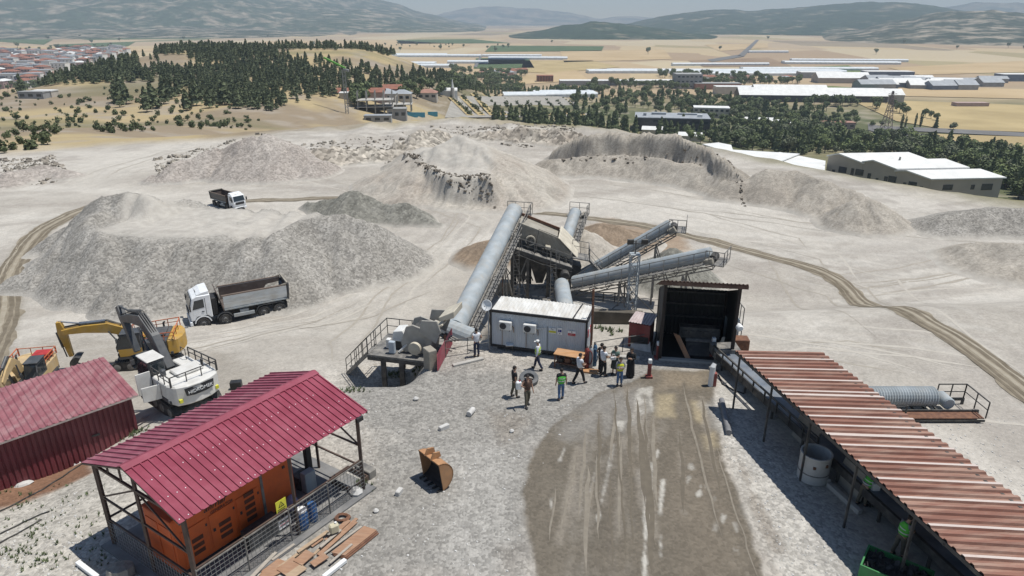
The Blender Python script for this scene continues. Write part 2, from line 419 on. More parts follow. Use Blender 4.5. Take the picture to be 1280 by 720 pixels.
# loop track and the long haul track
def wstripe(P, col, width, soft, amt, wobk, gaps, seed):
    xs = [p[0] for p in P]; ys = [p[1] for p in P]; mg = width + soft + 2
    i0, i1 = np.searchsorted(gy, [min(ys) - mg, max(ys) + mg]); j0, j1 = np.searchsorted(gx, [min(xs) - mg, max(xs) + mg]); s = (slice(i0, i1), slice(j0, j1))
    if i1 - i0 < 2 or j1 - j0 < 2: return
    d = ldist(P, GX[s], GY[s]) + wob[s] * wobk
    C[s] = lerp(C[s], col, (1 - ss(width / 2 - soft, width / 2 + soft, d)) * amt * ss(gaps, gaps + .12, fbm(GX[s] / 2.2, GY[s] / 2.2, 50 + seed, 3)))
def smooth_line(line):
    P = [G(*q) for q in line]; P = [(p.x, p.y) for p in P]; out = []
    for i in range(len(P) - 1):
        a, b, c, d_ = P[max(i - 1, 0)], P[i], P[i + 1], P[min(i + 2, len(P) - 1)]
        for k in range(6):
            t = k / 6; out.append(tuple(.5 * (2 * b[m] + (c[m] - a[m]) * t + (2 * a[m] - 5 * b[m] + 4 * c[m] - d_[m]) * t * t + (3 * b[m] - a[m] - 3 * c[m] + d_[m]) * t ** 3) for m in (0, 1)))
    return out + [P[-1]]
def side_line(pts, sd):
    q = []
    for i, p in enumerate(pts):
        n_ = pts[min(i + 1, len(pts) - 1)]; m_ = pts[max(i - 1, 0)]; dx, dy = n_[0] - m_[0], n_[1] - m_[1]; l = math.hypot(dx, dy) + 1e-6; q.append((p[0] - dy / l * sd, p[1] + dx / l * sd))
    return q
TRACKS = []; PAIRS = []; STREAKS = []
def track(line, wd, seed):
    L0 = smooth_line(line)
    TRACKS.append((L0, wd)); wstripe(L0, (.30, .27, .22), wd * 1.15, .3, .7, .16, 0, seed); return
    for o_ in (-.32, .32):
        wstripe(side_line(L0, wd * o_), (.165, .142, .108), wd * .2, .14, .8, .12, .3, seed + 3)
        wstripe(side_line(L0, wd * o_ * 1.75), (.21, .18, .14), wd * .12, .12, .6, .12, .34, seed + 5)
    wstripe(L0, (.31, .275, .22), wd * .16, .16, .6, .2, .3, seed + 9)
track([(-30, 470), (4, 395), (12, 345), (40, 300), (90, 268), (150, 250)], 2.3, 1)
track([(300, 252), (350, 250), (440, 248), (560, 258), (660, 264), (760, 276), (850, 292), (950, 318), (1050, 352), (1130, 387), (1200, 427), (1290, 495), (1350, 545)], 1.75, 2)
paint([(60, 240), (100, 205), (200, 180), (330, 168), (240, 195), (140, 225), (250, 245), (700, 246), (690, 262), (240, 262)], (.53, .495, .435), 2.5, .55, 3)
paint([(380, 350), (500, 330), (560, 300), (575, 330), (540, 390), (440, 430), (400, 400)], (.49, .455, .395), 1.5, .5, 1.5)
paint([(700, 240), (900, 250), (1050, 310), (900, 300), (720, 262)], (.54, .505, .445), 3, .5, 3)
paint([(720, 292), (760, 272), (860, 296), (860, 320), (790, 330)], (.30, .215, .145), 1.2, .8, 1.2)
paint([(980, 262), (1280, 268), (1290, 330), (1100, 330)], (.46, .43, .385), 3, .5, 3)
for k in range(9):
    y0 = 295 + 17 * k
    stripe([(960 + 15 * k, y0 + 40), (1090 + 12 * k, y0), (1290, y0 + random.uniform(-12, 20))], (.35, .315, .27), .8, .4, .4, .8, .42, 30 + k)
paint([(930, 415), (1010, 430), (1090, 480), (1000, 470)], (.36, .33, .29), 1.5, .5, 1.5)
# wheel tracks in pairs along the ways the trucks take
def wheel_pairs(line, n, spread):
    P0 = [G(*q) for q in line]
    for k in range(n):
        ox, oy = random.gauss(0, spread), random.gauss(0, spread); ph = random.uniform(0, 6); col = random.choice([(.55, .525, .475), (.53, .50, .455), (.30, .275, .24), (.34, .31, .27)]); al = random.uniform(.22, .5)
        pts = []
        for i, (a, b) in enumerate(zip(P0[:-1], P0[1:])):
            for s in range(5):
                t = s / 5; pts.append((a.x + (b.x - a.x) * t + ox + math.sin(ph + (i + t) * .9) * spread * .3, a.y + (b.y - a.y) * t + oy + math.cos(ph + (i + t) * .8) * spread * .3))
        a0 = random.randrange(0, max(1, len(pts) - 8)); pts = pts[a0:a0 + random.randrange(8, 18)]
        for sd in (-.95, .95):
            q = []
            for i, p in enumerate(pts):
                n_ = pts[min(i + 1, len(pts) - 1)]; m_ = pts[max(i - 1, 0)]; dx, dy = n_[0] - m_[0], n_[1] - m_[1]; l = math.hypot(dx, dy) + 1e-6; q.append((p[0] - dy / l * sd, p[1] + dx / l * sd))
            PAIRS.append((q, col, al))
            wstripe(q, col, .55, .25, al * .6, .25, .36, k)
wheel_pairs([(440, 475), (420, 430), (470, 370), (550, 310), (580, 275), (520, 255), (420, 228), (300, 200), (190, 185)], 14, 2.6)
wheel_pairs([(60, 250), (130, 215), (210, 190), (340, 166)], 9, 2.5)
wheel_pairs([(600, 257), (760, 266), (900, 285), (1040, 325), (1180, 400), (1280, 480)], 9, 3)
wheel_pairs([(640, 235), (760, 235), (900, 255), (1050, 275), (1280, 290)], 12, 4.5)
wheel_pairs([(100, 450), (260, 425), (390, 400), (480, 360)], 9, 2)
wheel_pairs([(900, 430), (1000, 420), (1150, 440), (1280, 470)], 8, 4)
wheel_pairs([(930, 330), (1060, 360), (1180, 350), (1285, 330)], 8, 4)
BRW = wpoly(BR)
for k in range(46):
    x0 = random.uniform(700, 890); x1 = 640 + (x0 - 690) * 1.55 + random.uniform(-30, 30); b0 = random.uniform(470, 620); b1 = b0 + random.uniform(60, 220)
    f = lambda b: x0 + (x1 - x0) * ((b - 470) / 260) ** 1.2 if b > 470 else x0
    q = [G(f(b0 + (b1 - b0) * t / 4), b0 + (b1 - b0) * t / 4) for t in range(5)]
    q = [(p.x, p.y) for p in q]
    cx, cy = np.array(q).T; ok = sdist(BRW, cx, cy)
    if ok.max() > -.2: continue
    STREAKS.append(q)
    wstripe(q, random.choice([(.145, .125, .10), (.16, .14, .112), (.27, .24, .20), (.30, .27, .23), (.23, .195, .15)]), random.uniform(.12, .45), .12, random.uniform(.35, .75), .2, .38, k)
# the stone of this quarry is grey: draw the pale dust towards its own grey
_l = C.mean(-1, keepdims=True); _s = (C.max(-1) - C.min(-1)) / C.max(-1); C = C + (_l * np.array([1.035, 1.0, .945]) - C) * (.22 * (1 - ss(.21, .27, _s)))[..., None]
C *= .90
# --- beyond the quarry
d = edge_d(GX, GY); right = ss(-75, 45, GX)
m1 = ss(-4, 10, d + 14 * (n1 - .5))
f1 = fbm(GX / 45, GY / 45, 61, 5); f2 = fbm(GX / 11, GY / 11, 62, 4); f3 = fbm(GX / 90, GY / 26, 63, 4)
dry = np.zeros_like(C); dry[:] = (.37, .295, .17)
dry = lerp(dry, (.25, .20, .14), ss(.42, .58, f1)); dry = lerp(dry, (.31, .27, .22), ss(.56, .7, f2) * .7)
dry = lerp(dry, (.15, .145, .075), ss(.58, .72, f3) * .55)
low = np.zeros_like(C); low[:] = (.19, .175, .10)
low = lerp(low, (.10, .11, .055), ss(.42, .6, f1)); low = lerp(low, (.33, .29, .22), ss(.58, .66, f2) * .7)
hillc = dry * (1 - right[..., None]) + low * right[..., None]
plain = np.zeros_like(C); plain[:] = (.43, .335, .215)
plain = lerp(plain, (.36, .27, .175), ss(.4, .62, fbm(GX / 420, GY / 300, 71, 4)))
plain = lerp(plain, (.25, .20, .14), ss(.6, .75, fbm(GX / 700, GY / 260, 72, 4)) * .7)
mf = ss(560, 760, GY)
beyond = hillc * (1 - mf[..., None]) + plain * mf[..., None]
C = C * (1 - m1[..., None]) + beyond * m1[..., None]
C = C * (1 + .16 * (n4 - .5) + .12 * (n3 - .5))[..., None]
FLD = (ss(700, 1000, GY) * 1.0)
P_ = wpoly([(420, 470), (560, 425), (740, 440), (880, 460), (960, 560), (1100, 740), (-100, 740), (-100, 640), (200, 560)])
BR_ = sdist(BRW, GX, GY)
GRV = (1 - ss(-5, 25, d)) * (1 - .45 * (1 - ss(-.5, .5, BR_))) * (.38 + .62 * (1 - ss(-1, 2.5, sdist(P_, GX, GY) + wob)))
def ground_mesh():
    ny, nx = GX.shape
    me = bpy.data.meshes.new('ground'); me.vertices.add(nx * ny)
    me.vertices.foreach_set('co', np.stack([GX, GY, GZ], -1).astype(np.float32).ravel())
    i = np.arange(nx * ny).reshape(ny, nx)
    q = np.stack([i[:-1, :-1], i[:-1, 1:], i[1:, 1:], i[1:, :-1]], -1).reshape(-1, 4)
    me.loops.add(q.size); me.loops.foreach_set('vertex_index', q.ravel().astype(np.int32))
    me.polygons.add(len(q)); me.polygons.foreach_set('loop_start', (np.arange(len(q)) * 4).astype(np.int32))
    me.polygons.foreach_set('use_smooth', np.ones(len(q), bool)); me.update(calc_edges=True)
    a = me.attributes.new('soil', 'FLOAT_COLOR', 'POINT'); a.data.foreach_set('color', np.concatenate([C, np.ones(C.shape[:2] + (1,))], -1).astype(np.float32).ravel())
    a = me.attributes.new('stony', 'FLOAT', 'POINT'); a.data.foreach_set('value', GRV.astype(np.float32).ravel())
    a = me.attributes.new('farmed', 'FLOAT', 'POINT'); a.data.foreach_set('value', FLD.astype(np.float32).ravel())
    return me
def ground_material():
    m = bpy.data.materials.new('soil'); m.use_nodes = True; nt = m.node_tree; N = nt.nodes; L = nt.links
    b = N['Principled BSDF']; b.inputs['Roughness'].default_value = .95; b.inputs['Specular IOR Level'].default_value = .12
    at = N.new('ShaderNodeAttribute'); at.attribute_name = 'soil'; st = N.new('ShaderNodeAttribute'); st.attribute_name = 'stony'; fa = N.new('ShaderNodeAttribute'); fa.attribute_name = 'farmed'
    g = N.new('ShaderNodeNewGeometry'); co = g.outputs['Position']
    # pebbles
    v = N.new('ShaderNodeTexVoronoi'); v.inputs['Scale'].default_value = 9; L.new(co, v.inputs['Vector'])
    sp = N.new('ShaderNodeSeparateColor'); L.new(v.outputs['Color'], sp.inputs['Color'])
    mr = N.new('ShaderNodeMapRange'); mr.inputs['To Min'].default_value = .72; mr.inputs['To Max'].default_value = 1.26; L.new(sp.outputs['Red'], mr.inputs['Value'])
    n = N.new('ShaderNodeTexNoise'); n.inputs['Scale'].default_value = 1.6; n.inputs['Detail'].default_value = 10; n.inputs['Roughness'].default_value = .6; L.new(co, n.inputs['Vector'])
    m2 = N.new('ShaderNodeMapRange'); m2.inputs['From Min'].default_value = .3; m2.inputs['From Max'].default_value = .7; m2.inputs['To Min'].default_value = .86; m2.inputs['To Max'].default_value = 1.13; L.new(n.outputs['Fac'], m2.inputs['Value'])
    mu = N.new('ShaderNodeMath'); mu.operation = 'MULTIPLY'; L.new(mr.outputs['Result'], mu.inputs[0]); L.new(m2.outputs['Result'], mu.inputs[1])
    one = N.new('ShaderNodeMix'); one.data_type = 'FLOAT'; L.new(st.outputs['Fac'], one.inputs['Factor']); one.inputs['A'].default_value = 1; L.new(mu.outputs[0], one.inputs['B'])
    # strip fields of the plain
    mp = N.new('ShaderNodeMapping'); mp.inputs['Scale'].default_value = (.0045, .0022, 0); mp.inputs['Rotation'].default_value = (0, 0, .35); L.new(co, mp.inputs['Vector'])
    fv = N.new('ShaderNodeTexVoronoi'); fv.distance = 'CHEBYCHEV'; fv.inputs['Scale'].default_value = 1; fv.inputs['Randomness'].default_value = .8; L.new(mp.outputs['Vector'], fv.inputs['Vector'])
    fs = N.new('ShaderNodeSeparateColor'); L.new(fv.outputs['Color'], fs.inputs['Color'])
    fr = N.new('ShaderNodeValToRGB'); fr.color_ramp.interpolation = 'CONSTANT'; e = fr.color_ramp.elements
    e[0].position = 0; e[0].color = (.42, .33, .215, 1); e[1].position = .16; e[1].color = (.32, .235, .155, 1)
    for p, c in ((.3, (.46, .37, .225)), (.46, (.37, .29, .20)), (.6, (.22, .185, .135)), (.67, (.47, .40, .27)), (.8, (.10, .135, .065)), (.86, (.41, .31, .19)), (.95, (.30, .26, .14))):
        q = e.new(p); q.color = (*c, 1)
    L.new(fs.outputs['Red'], fr.inputs['Fac'])
    fm = N.new('ShaderNodeMath'); fm.operation = 'MULTIPLY'; fm.inputs[1].default_value = .72; L.new(fa.outputs['Fac'], fm.inputs[0])
    mx = N.new('ShaderNodeMix'); mx.data_type = 'RGBA'; L.new(fm.outputs[0], mx.inputs['Factor']); L.new(at.outputs['Color'], mx.inputs['A']); L.new(fr.outputs['Color'], mx.inputs['B'])
    m3 = N.new('ShaderNodeMix'); m3.data_type = 'RGBA'; m3.blend_type = 'MULTIPLY'; m3.inputs['Factor'].default_value = 1
    L.new(mx.outputs['Result'], m3.inputs['A']); L.new(one.outputs['Result'], m3.inputs['B']); L.new(m3.outputs['Result'], b.inputs['Base Color'])
    bn = N.new('ShaderNodeTexNoise'); bn.inputs['Scale'].default_value = 5; bn.inputs['Detail'].default_value = 8; L.new(co, bn.inputs['Vector'])
    ad = N.new('ShaderNodeMath'); ad.operation = 'SUBTRACT'; L.new(bn.outputs['Fac'], ad.inputs[0]); L.new(v.outputs['Distance'], ad.inputs[1])
    bp = N.new('ShaderNodeBump'); bp.inputs['Distance'].default_value = .07; L.new(ad.outputs[0], bp.inputs['Height'])
    bs = N.new('ShaderNodeMath'); bs.operation = 'MULTIPLY'; bs.inputs[1].default_value = .42; L.new(st.outputs['Fac'], bs.inputs[0]); L.new(bs.outputs[0], bp.inputs['Strength']); L.new(bp.outputs['Normal'], b.inputs['Normal'])
    return m
gme = ground_mesh(); gme.materials.append(ground_material())
go = bpy.data.objects.new('ground', gme); COL.objects.link(go); tag(go, kind='structure')

# ---- wheel tracks pressed into the floor: thin strips that follow the ground
def strips(name, items, mt, lift):
    V = []; F = []
    for si, (pts, wd, off, taper) in enumerate(items):
        L_ = [pts[0]]
        for a, b in zip(pts[:-1], pts[1:]):
            n = max(1, int(math.hypot(b[0] - a[0], b[1] - a[1]) / .45))
            L_ += [(a[0] + (b[0] - a[0]) * i / n, a[1] + (b[1] - a[1]) * i / n) for i in range(1, n + 1)]
        L_ = side_line(L_, off) if off else L_
        n = len(L_); nx = max(1, int(wd / .35)); base = len(V); sd0 = random.uniform(0, 99)
        for i, p in enumerate(L_):
            q = L_[min(i + 1, n - 1)]; r_ = L_[max(i - 1, 0)]; dx, dy = q[0] - r_[0], q[1] - r_[1]; l = math.hypot(dx, dy) + 1e-6
            t = i / max(1, n - 1); w_ = wd * (min(1, 5 * t, 5 * (1 - t)) if taper else 1) * (.75 + .5 * _jit(i * .35 + sd0)) + .004; c = .12 * (_jit(i * .6 + sd0 + 50) - .5) * (1 if wd < 1 else 2)
            for j in range(nx + 1):
                o = c + w_ * (j / nx - .5); x, y = p[0] - dy / l * o, p[1] + dx / l * o; V.append((x, y, lz(x, y) + lift + .0004 * (si % 25)))
        for i in range(n - 1):
            for j in range(nx): a = base + i * (nx + 1) + j; F.append((a, a + nx + 1, a + nx + 2, a + 1))
    me = bpy.data.meshes.new(name); me.from_pydata(V, [], F); me.materials.append(mt)
    bm = bmesh.new(); bm.from_mesh(me)
    for f in bm.faces:
        if f.normal.z < 0: f.normal_flip()
    bm.to_mesh(me); bm.free(); o = bpy.data.objects.new(name, me); COL.objects.link(o); return tag(o, kind='structure')
def _jit(x):
    i = math.floor(x); f = x - i; h = lambda n: (math.sin(n * 127.1) * 43758.5453) % 1
    return h(i) + (h(i + 1) - h(i)) * f * f * (3 - 2 * f)
tk_bed = mat('track_bed', (.27, .235, .18), (.205, .175, .132), .95, 1.1, world=True, spec=.1); tk_rut = mat('track_rut', (.185, .158, .12), (.14, .118, .088), .95, 1.5, world=True, spec=.1); tk_mid = mat('track_middle', (.34, .305, .245), (.28, .245, .19), .95, 1.3, world=True, spec=.1)
strips('haul_track', [(L0, wd, 0, False) for L0, wd in TRACKS], tk_bed, .022)
strips('wheel_rut', [(L0, wd * .13, wd * o_, False) for L0, wd in TRACKS for o_ in (-.40, -.2, .2, .40)], tk_rut, .028)
strips('track_crown', [(L0, wd * .14, wd * o_, False) for L0, wd in TRACKS for o_ in (0, .31)], tk_mid, .028)
strips('pale_wheel_mark', [(q, .22, 0, True) for q, col, al in PAIRS[::2] if col[0] > .4], mat('pale_mark', (.45, .42, .37), (.40, .37, .325), .95, 2, world=True, spec=.1), .004)
strips('dark_wheel_mark', [(q, .18, 0, True) for q, col, al in PAIRS[::2] if col[0] < .4], mat('dark_mark', (.345, .315, .27), (.305, .278, .238), .95, 2, world=True, spec=.1), .004)
strips('tyre_streak', [(q, random.uniform(.05, .16), 0, True) for q in STREAKS[:36:2]], mat('streak_pale', (.235, .21, .172), (.195, .172, .14), .95, 3, world=True, spec=.1), .004)
strips('tyre_streak', [(q, random.uniform(.06, .2), 0, True) for q in STREAKS[1:36:2]], mat('streak_dark', (.148, .128, .10), (.125, .108, .086), .95, 3, world=True, spec=.1), .0042)
# ================================================================ heaps
def heap(name, label, prims, mt, step=.35, noise=.25, nscale=3.0, gully=0.0, group='stone heaps on the quarry floor', margin=1.5, seed=0, slope=.72, cat='heap', dust=1.0, dusty=None):
    """prims: ('s',(x,y,h),(x,y,h)[,slope]) talus ridge between two crests; ('p',poly,h[,slope]) flat-topped dump"""
    xs = []; ys = []
    for p in prims:
        sl = p[3] if len(p) > 3 else slope
        pts = [p[1], p[2]] if p[0] == 's' else [(q[0], q[1], p[2]) for q in p[1]]
        for q in pts: r = q[2] / sl + margin + noise; xs += [q[0] - r, q[0] + r]; ys += [q[1] - r, q[1] + r]
    x = np.arange(min(xs), max(xs), step); y = np.arange(min(ys), max(ys), step); X, Y = np.meshgrid(x, y)
    H = np.full(X.shape, -9.0)
    rag = fbm(X / .9, Y / .9, seed + 7, 2) - .5
    wx = X + 1.1 * nscale * .5 * (fbm(X / nscale, Y / nscale, seed + 1, 3) - .5) + .7 * noise * rag; wy = Y + 1.1 * nscale * .5 * (fbm(X / nscale, Y / nscale, seed + 2, 3) - .5) + .7 * noise * (fbm(X / .9, Y / .9, seed + 8, 2) - .5)
    for p in prims:
        sl = p[3] if len(p) > 3 else slope
        if p[0] == 's':
            (x0, y0, h0), (x1, y1, h1) = p[1], p[2]; ex, ey = x1 - x0, y1 - y0
            t = np.clip(((wx - x0) * ex + (wy - y0) * ey) / (ex * ex + ey * ey + 1e-9), 0, 1)
            dd = np.hypot(wx - x0 - t * ex, wy - y0 - t * ey); h = h0 + (h1 - h0) * t - sl * dd
        else:
            dd = sdist(p[1], wx, wy); h = p[2] - sl * np.maximum(dd, 0)
        H = np.maximum(H, h)
    gyy, gxx = np.gradient(H, step); gl = np.hypot(gxx, gyy) + 1e-6; kk = 1.2
    for _ in range(6):
        gxx = (gxx + np.roll(gxx, 1, 0) + np.roll(gxx, -1, 0) + np.roll(gxx, 1, 1) + np.roll(gxx, -1, 1)) / 5; gyy = (gyy + np.roll(gyy, 1, 0) + np.roll(gyy, -1, 0) + np.roll(gyy, 1, 1) + np.roll(gyy, -1, 1)) / 5
    gl = np.hypot(gxx, gyy) + 1e-6; sx = -gyy / gl; sy = gxx / gl; along = X * sx + Y * sy
    wide = fbm(along / 2.6, H / 9 + along / 40, seed + 15, 3); fine = fbm(along / .7, H / 5, seed + 16, 3); streak = .55 * wide + .45 * fine
    act = ss(0, 1.2, H)
    H = H + act * ss(.15, .4, gl) * .55 * (wide - .5)
    H = H + act * (noise * 2 * (fbm(X / nscale, Y / nscale, seed + 3, 4) - .5))
    if gully: H = H - act * gully * ss(.5, .75, fbm(X / 1.4, Y / 8, seed + 6, 3))
    D = np.zeros(X.shape)
    for p in prims:
        if p[0] == 'p': D = np.maximum(D, 1 - ss(-1.2, .4, sdist(p[1], wx, wy) + 1.5 * (fbm(X / 4, Y / 4, seed + 9, 3) - .5)))
    if dusty is not None: D = np.maximum(D, dusty(X, Y))
    D = D * (1 - ss(.35, .9, (fbm(X / 6, Y / 3, seed + 11, 4) - .3) * 1.2))
    D = np.maximum(D * dust, 1 - ss(0, .5, H))
    H = np.maximum(H, -.25)
    Z = land(X, Y) + H
    ny, nx = X.shape; i = np.arange(nx * ny).reshape(ny, nx)
    hm = np.maximum(np.maximum(H[:-1, :-1], H[1:, 1:]), np.maximum(H[1:, :-1], H[:-1, 1:]))
    q = np.stack([i[:-1, :-1], i[:-1, 1:], i[1:, 1:], i[1:, :-1]], -1)[hm > -.24]
    used = np.unique(q); remap = np.full(nx * ny, -1); remap[used] = np.arange(len(used)); q = remap[q]
    V = np.stack([X.ravel(), Y.ravel(), Z.ravel()], -1)[used]
    o = V.mean(0); o[2] = V[:, 2].min()
    me = bpy.data.meshes.new(name); me.vertices.add(len(V)); me.vertices.foreach_set('co', (V - o).astype(np.float32).ravel())
    me.loops.add(q.size); me.loops.foreach_set('vertex_index', q.ravel().astype(np.int32))
    me.polygons.add(len(q)); me.polygons.foreach_set('loop_start', (np.arange(len(q)) * 4).astype(np.int32))
    me.polygons.foreach_set('use_smooth', np.ones(len(q), bool)); me.update(calc_edges=True)
    a = me.attributes.new('streak', 'FLOAT', 'POINT'); a.data.foreach_set('value', streak.ravel()[used].astype(np.float32))
    a = me.attributes.new('dust', 'FLOAT', 'POINT'); a.data.foreach_set('value', D.ravel()[used].astype(np.float32))
    me.materials.append(mt)
    ob = bpy.data.objects.new(name, me); COL.objects.link(ob); ob.location = o
    return tag(ob, label, cat, group)
def crest(px, py, h, zg=-4.2):
    p = PZ(px, py, zg + h); return (p.x, p.y, h)
def ridge(pts, sl=None, zg=-4.2):
    c = [crest(*p, zg=zg) for p in pts]
    return [('s', a, b) + ((sl,) if sl else ()) for a, b in zip(c[:-1], c[1:])]
def flat(pts, h, sl=None, zg=-4.2):
    return [('p', [crest(px, py, h, zg)[:2] for px, py in pts], h) + ((sl,) if sl else ())]
g_grey = gravel_mat('grey_gravel', (.325, .308, .28), 6.5, .24, .5, (.265, .25, .225))
g_dark = gravel_mat('dark_gravel', (.245, .238, .21), 4.5, .2, .4, (.19, .185, .16))
g_sand = gravel_mat('pale_sand', (.43, .40, .35), 6, .10, .25, (.36, .32, .275), .16)
g_tan = gravel_mat('tan_spoil', (.375, .345, .30), 6, .13, .3, (.305, .275, .235), .12)
g_pink = gravel_mat('pinkish_rubble', (.385, .35, .315), 4.5, .2, .4, (.315, .28, .25), .12)
g_brown = gravel_mat('brown_sand', (.27, .21, .155), 6, .12, .3, (.21, .16, .115))
g_rock = gravel_mat('rock_spoil', (.42, .385, .33), 1.8, .35, .6, (.28, .245, .205), .10)
heap('gravel_heap', 'huge flat-topped grey gravel heap behind the tipper truck, with a rounded peak at its back',
     flat([(150, 262), (250, 260), (345, 262), (400, 266), (395, 274), (338, 292), (250, 300), (165, 300), (120, 290)], 4.3)
     + ridge([(100, 262, 4.0), (128, 246, 5.6), (153, 238, 6.3), (190, 246, 5.9), (235, 250, 5.0)]) + ridge([(128, 246, 5.4), (112, 275, 4.8), (138, 300, 4.4)])
     + ridge([(330, 291, 4.9), (385, 270, 5.2), (428, 266, 5.3), (462, 275, 4.6), (492, 292, 2.9)]) + ridge([(240, 299, 4.6), (300, 296, 4.7), (330, 291, 4.8)])
     + ridge([(60, 315, 2.8), (100, 285, 4.0)]) + ridge([(180, 330, 3.4), (200, 305, 4.3)]) + ridge([(460, 300, 3.0), (430, 280, 4.6)]), g_grey, .32, .22, 4.5, .3, seed=3)
heap('gravel_heap', 'dark grey long gravel ridge behind the flat-topped heap, peaked at one end',
     ridge([(385, 252, .8), (425, 243, 2.4), (440, 237, 3.4), (462, 243, 2.8), (490, 254, 2.0), (505, 252, 2.2), (528, 262, 1.5), (550, 276, .6)]), g_dark, .3, .3, 2.4, .2, seed=13)
heap('sand_heap', 'pale sand hill with a dark cut scarp facing the plant, between dark ridge and berm',
     ridge([(556, 176, 6.2), (575, 168, 7.0), (600, 181, 6.0), (620, 203, 4.4), (645, 236, 1.8)], .46) + flat([(506, 188), (512, 198), (527, 207), (560, 219), (612, 222), (618, 205), (600, 188), (565, 180)], 3.8, 1.9) + flat([(506, 188), (512, 198), (527, 207), (560, 219), (612, 222), (618, 205), (600, 188), (565, 180)], 2.9, .72), g_sand, .3, .35, 2.6, .25, seed=23)
heap('sand_heap', 'wide grey spoil bank with a tall cut face, on the quarry rim',
     ridge([(690, 186, 2.2), (728, 168, 5.2), (760, 163, 5.9), (810, 163, 6.1), (850, 168, 5.9), (886, 183, 5.2), (905, 196, 4.6), (925, 214, 3.0), (940, 232, 1.8)], 2.6) + ridge([(700, 186, 1.8), (728, 170, 3.6), (760, 166, 4.7), (810, 166, 4.9), (850, 171, 4.8), (886, 186, 4.2), (905, 199, 3.6), (925, 216, 2.4)], .62)
     + ridge([(684, 200, 1.9), (740, 194, 2.6), (800, 194, 2.9), (860, 203, 2.8), (900, 216, 2.4), (935, 236, 1.2)], .55), g_tan, .35, .34, 2.4, .12, seed=33)
heap('sand_heap', 'smooth tan double spoil heap below the white shed roofs',
     ridge([(925, 222, 2.6), (960, 210, 3.8), (1000, 214, 3.2), (1030, 222, 3.4), (1065, 232, 2.8), (1100, 250, 1.0)], .55), g_tan, .4, .45, 5, .3, seed=43)
heap('sand_heap', 'small conical tan heap with a dark cut notch in front of the stepped-roof building',
     ridge([(1080, 246, 3.2), (1098, 250, 2.8)], .62) + ridge([(1080, 247, 3.1), (1050, 262, .9)], .62), g_tan, .3, .3, 1.8, .5, seed=53)
heap('sand_heap', 'little tan heap at the end of the cut bank', ridge([(930, 224, 2.4), (952, 232, 1.6)]), g_tan, .35, .3, 2, .4, seed=57)
heap('gravel_heap', 'low wide gravel bank at the rim, right of the stepped-roof building', ridge([(1180, 262, 1.6), (1220, 254, 2.0), (1300, 254, 2.2)], .4, -3.6), g_grey, .4, .25, 3, seed=63)
heap('sand_heap', 'brownish low sand heap at the right edge', ridge([(1225, 316, 1.2), (1262, 302, 2.2), (1330, 300, 2.8)], .35, -4.0), g_tan, .4, .3, 3, .2, seed=73)
heap('rubble_heap', 'long pinkish rubble bank rising beside the pale upper haul road',
     ridge([(196, 214, 1.6), (235, 196, 3.0), (275, 181, 4.3), (315, 169, 5.6), (340, 167, 5.8), (362, 180, 4.4), (385, 186, 2.0)], .62), g_pink, .4, .2, 4, .4, seed=83)
heap('rubble_heap', 'low dark rubble ridge behind the pinkish bank', ridge([(380, 192, 1.6), (405, 184, 2.6), (440, 184, 2.2), (480, 186, 1.8), (515, 180, 2.4), (540, 172, 2.4)], .5), g_rock, .45, .8, 2.4, .4, seed=93)
heap('rubble_heap', 'dark broken rock heap just left of the pale sand hill', ridge([(498, 178, 2.2), (520, 165, 3.4), (545, 158, 3.4)], .7), g_rock, .4, 1.0, 1.8, .5, seed=97)
heap('rubble_heap', 'low rubble mound at the left edge of the quarry', ridge([(0, 218, 1.6), (40, 205, 1.6), (80, 212, 1.2)], .4), g_pink, .5, .5, 2.4, .3, seed=103)
heap('rubble_heap', 'whitish boulder rubble field near the cut bank', ridge([(600, 166, 1.4), (640, 162, 2.0), (690, 164, 2.2), (720, 168, 2.0)], .4), g_rock, .45, 1.3, 2.2, .6, seed=107)
heap('gravel_heap', 'grey gravel cone under the far right conveyor head', ridge([(843, 309, 3.1), (844, 310, 3.1)], .66), g_dark, .25, .15, 1.5, .1, seed=113)
heap('gravel_heap', 'grey gravel spread behind the black hopper shed', ridge([(870, 352, 1.2), (886, 352, 1.2)], .4, -3.6), g_grey, .25, .15, 1.5, .1, seed=117)
heap('sand_heap', 'brown sand cone under the steep conveyor behind the screen', ridge([(752, 280, 2.3), (772, 284, 2.0)], .4), g_brown, .3, .2, 2.5, .1, seed=123)
heap('sand_heap', 'brown sand heap behind the long feed conveyor', ridge([(612, 300, 1.9), (628, 297, 1.9)], .45), g_brown, .3, .2, 2.5, seed=127)
heap('sand_heap', 'pale grey sand cone in front of the brown sand behind the screen', ridge([(724, 287, 3.4), (726, 288, 3.4)], .55), g_sand, .3, .15, 2.0, .1, seed=137)
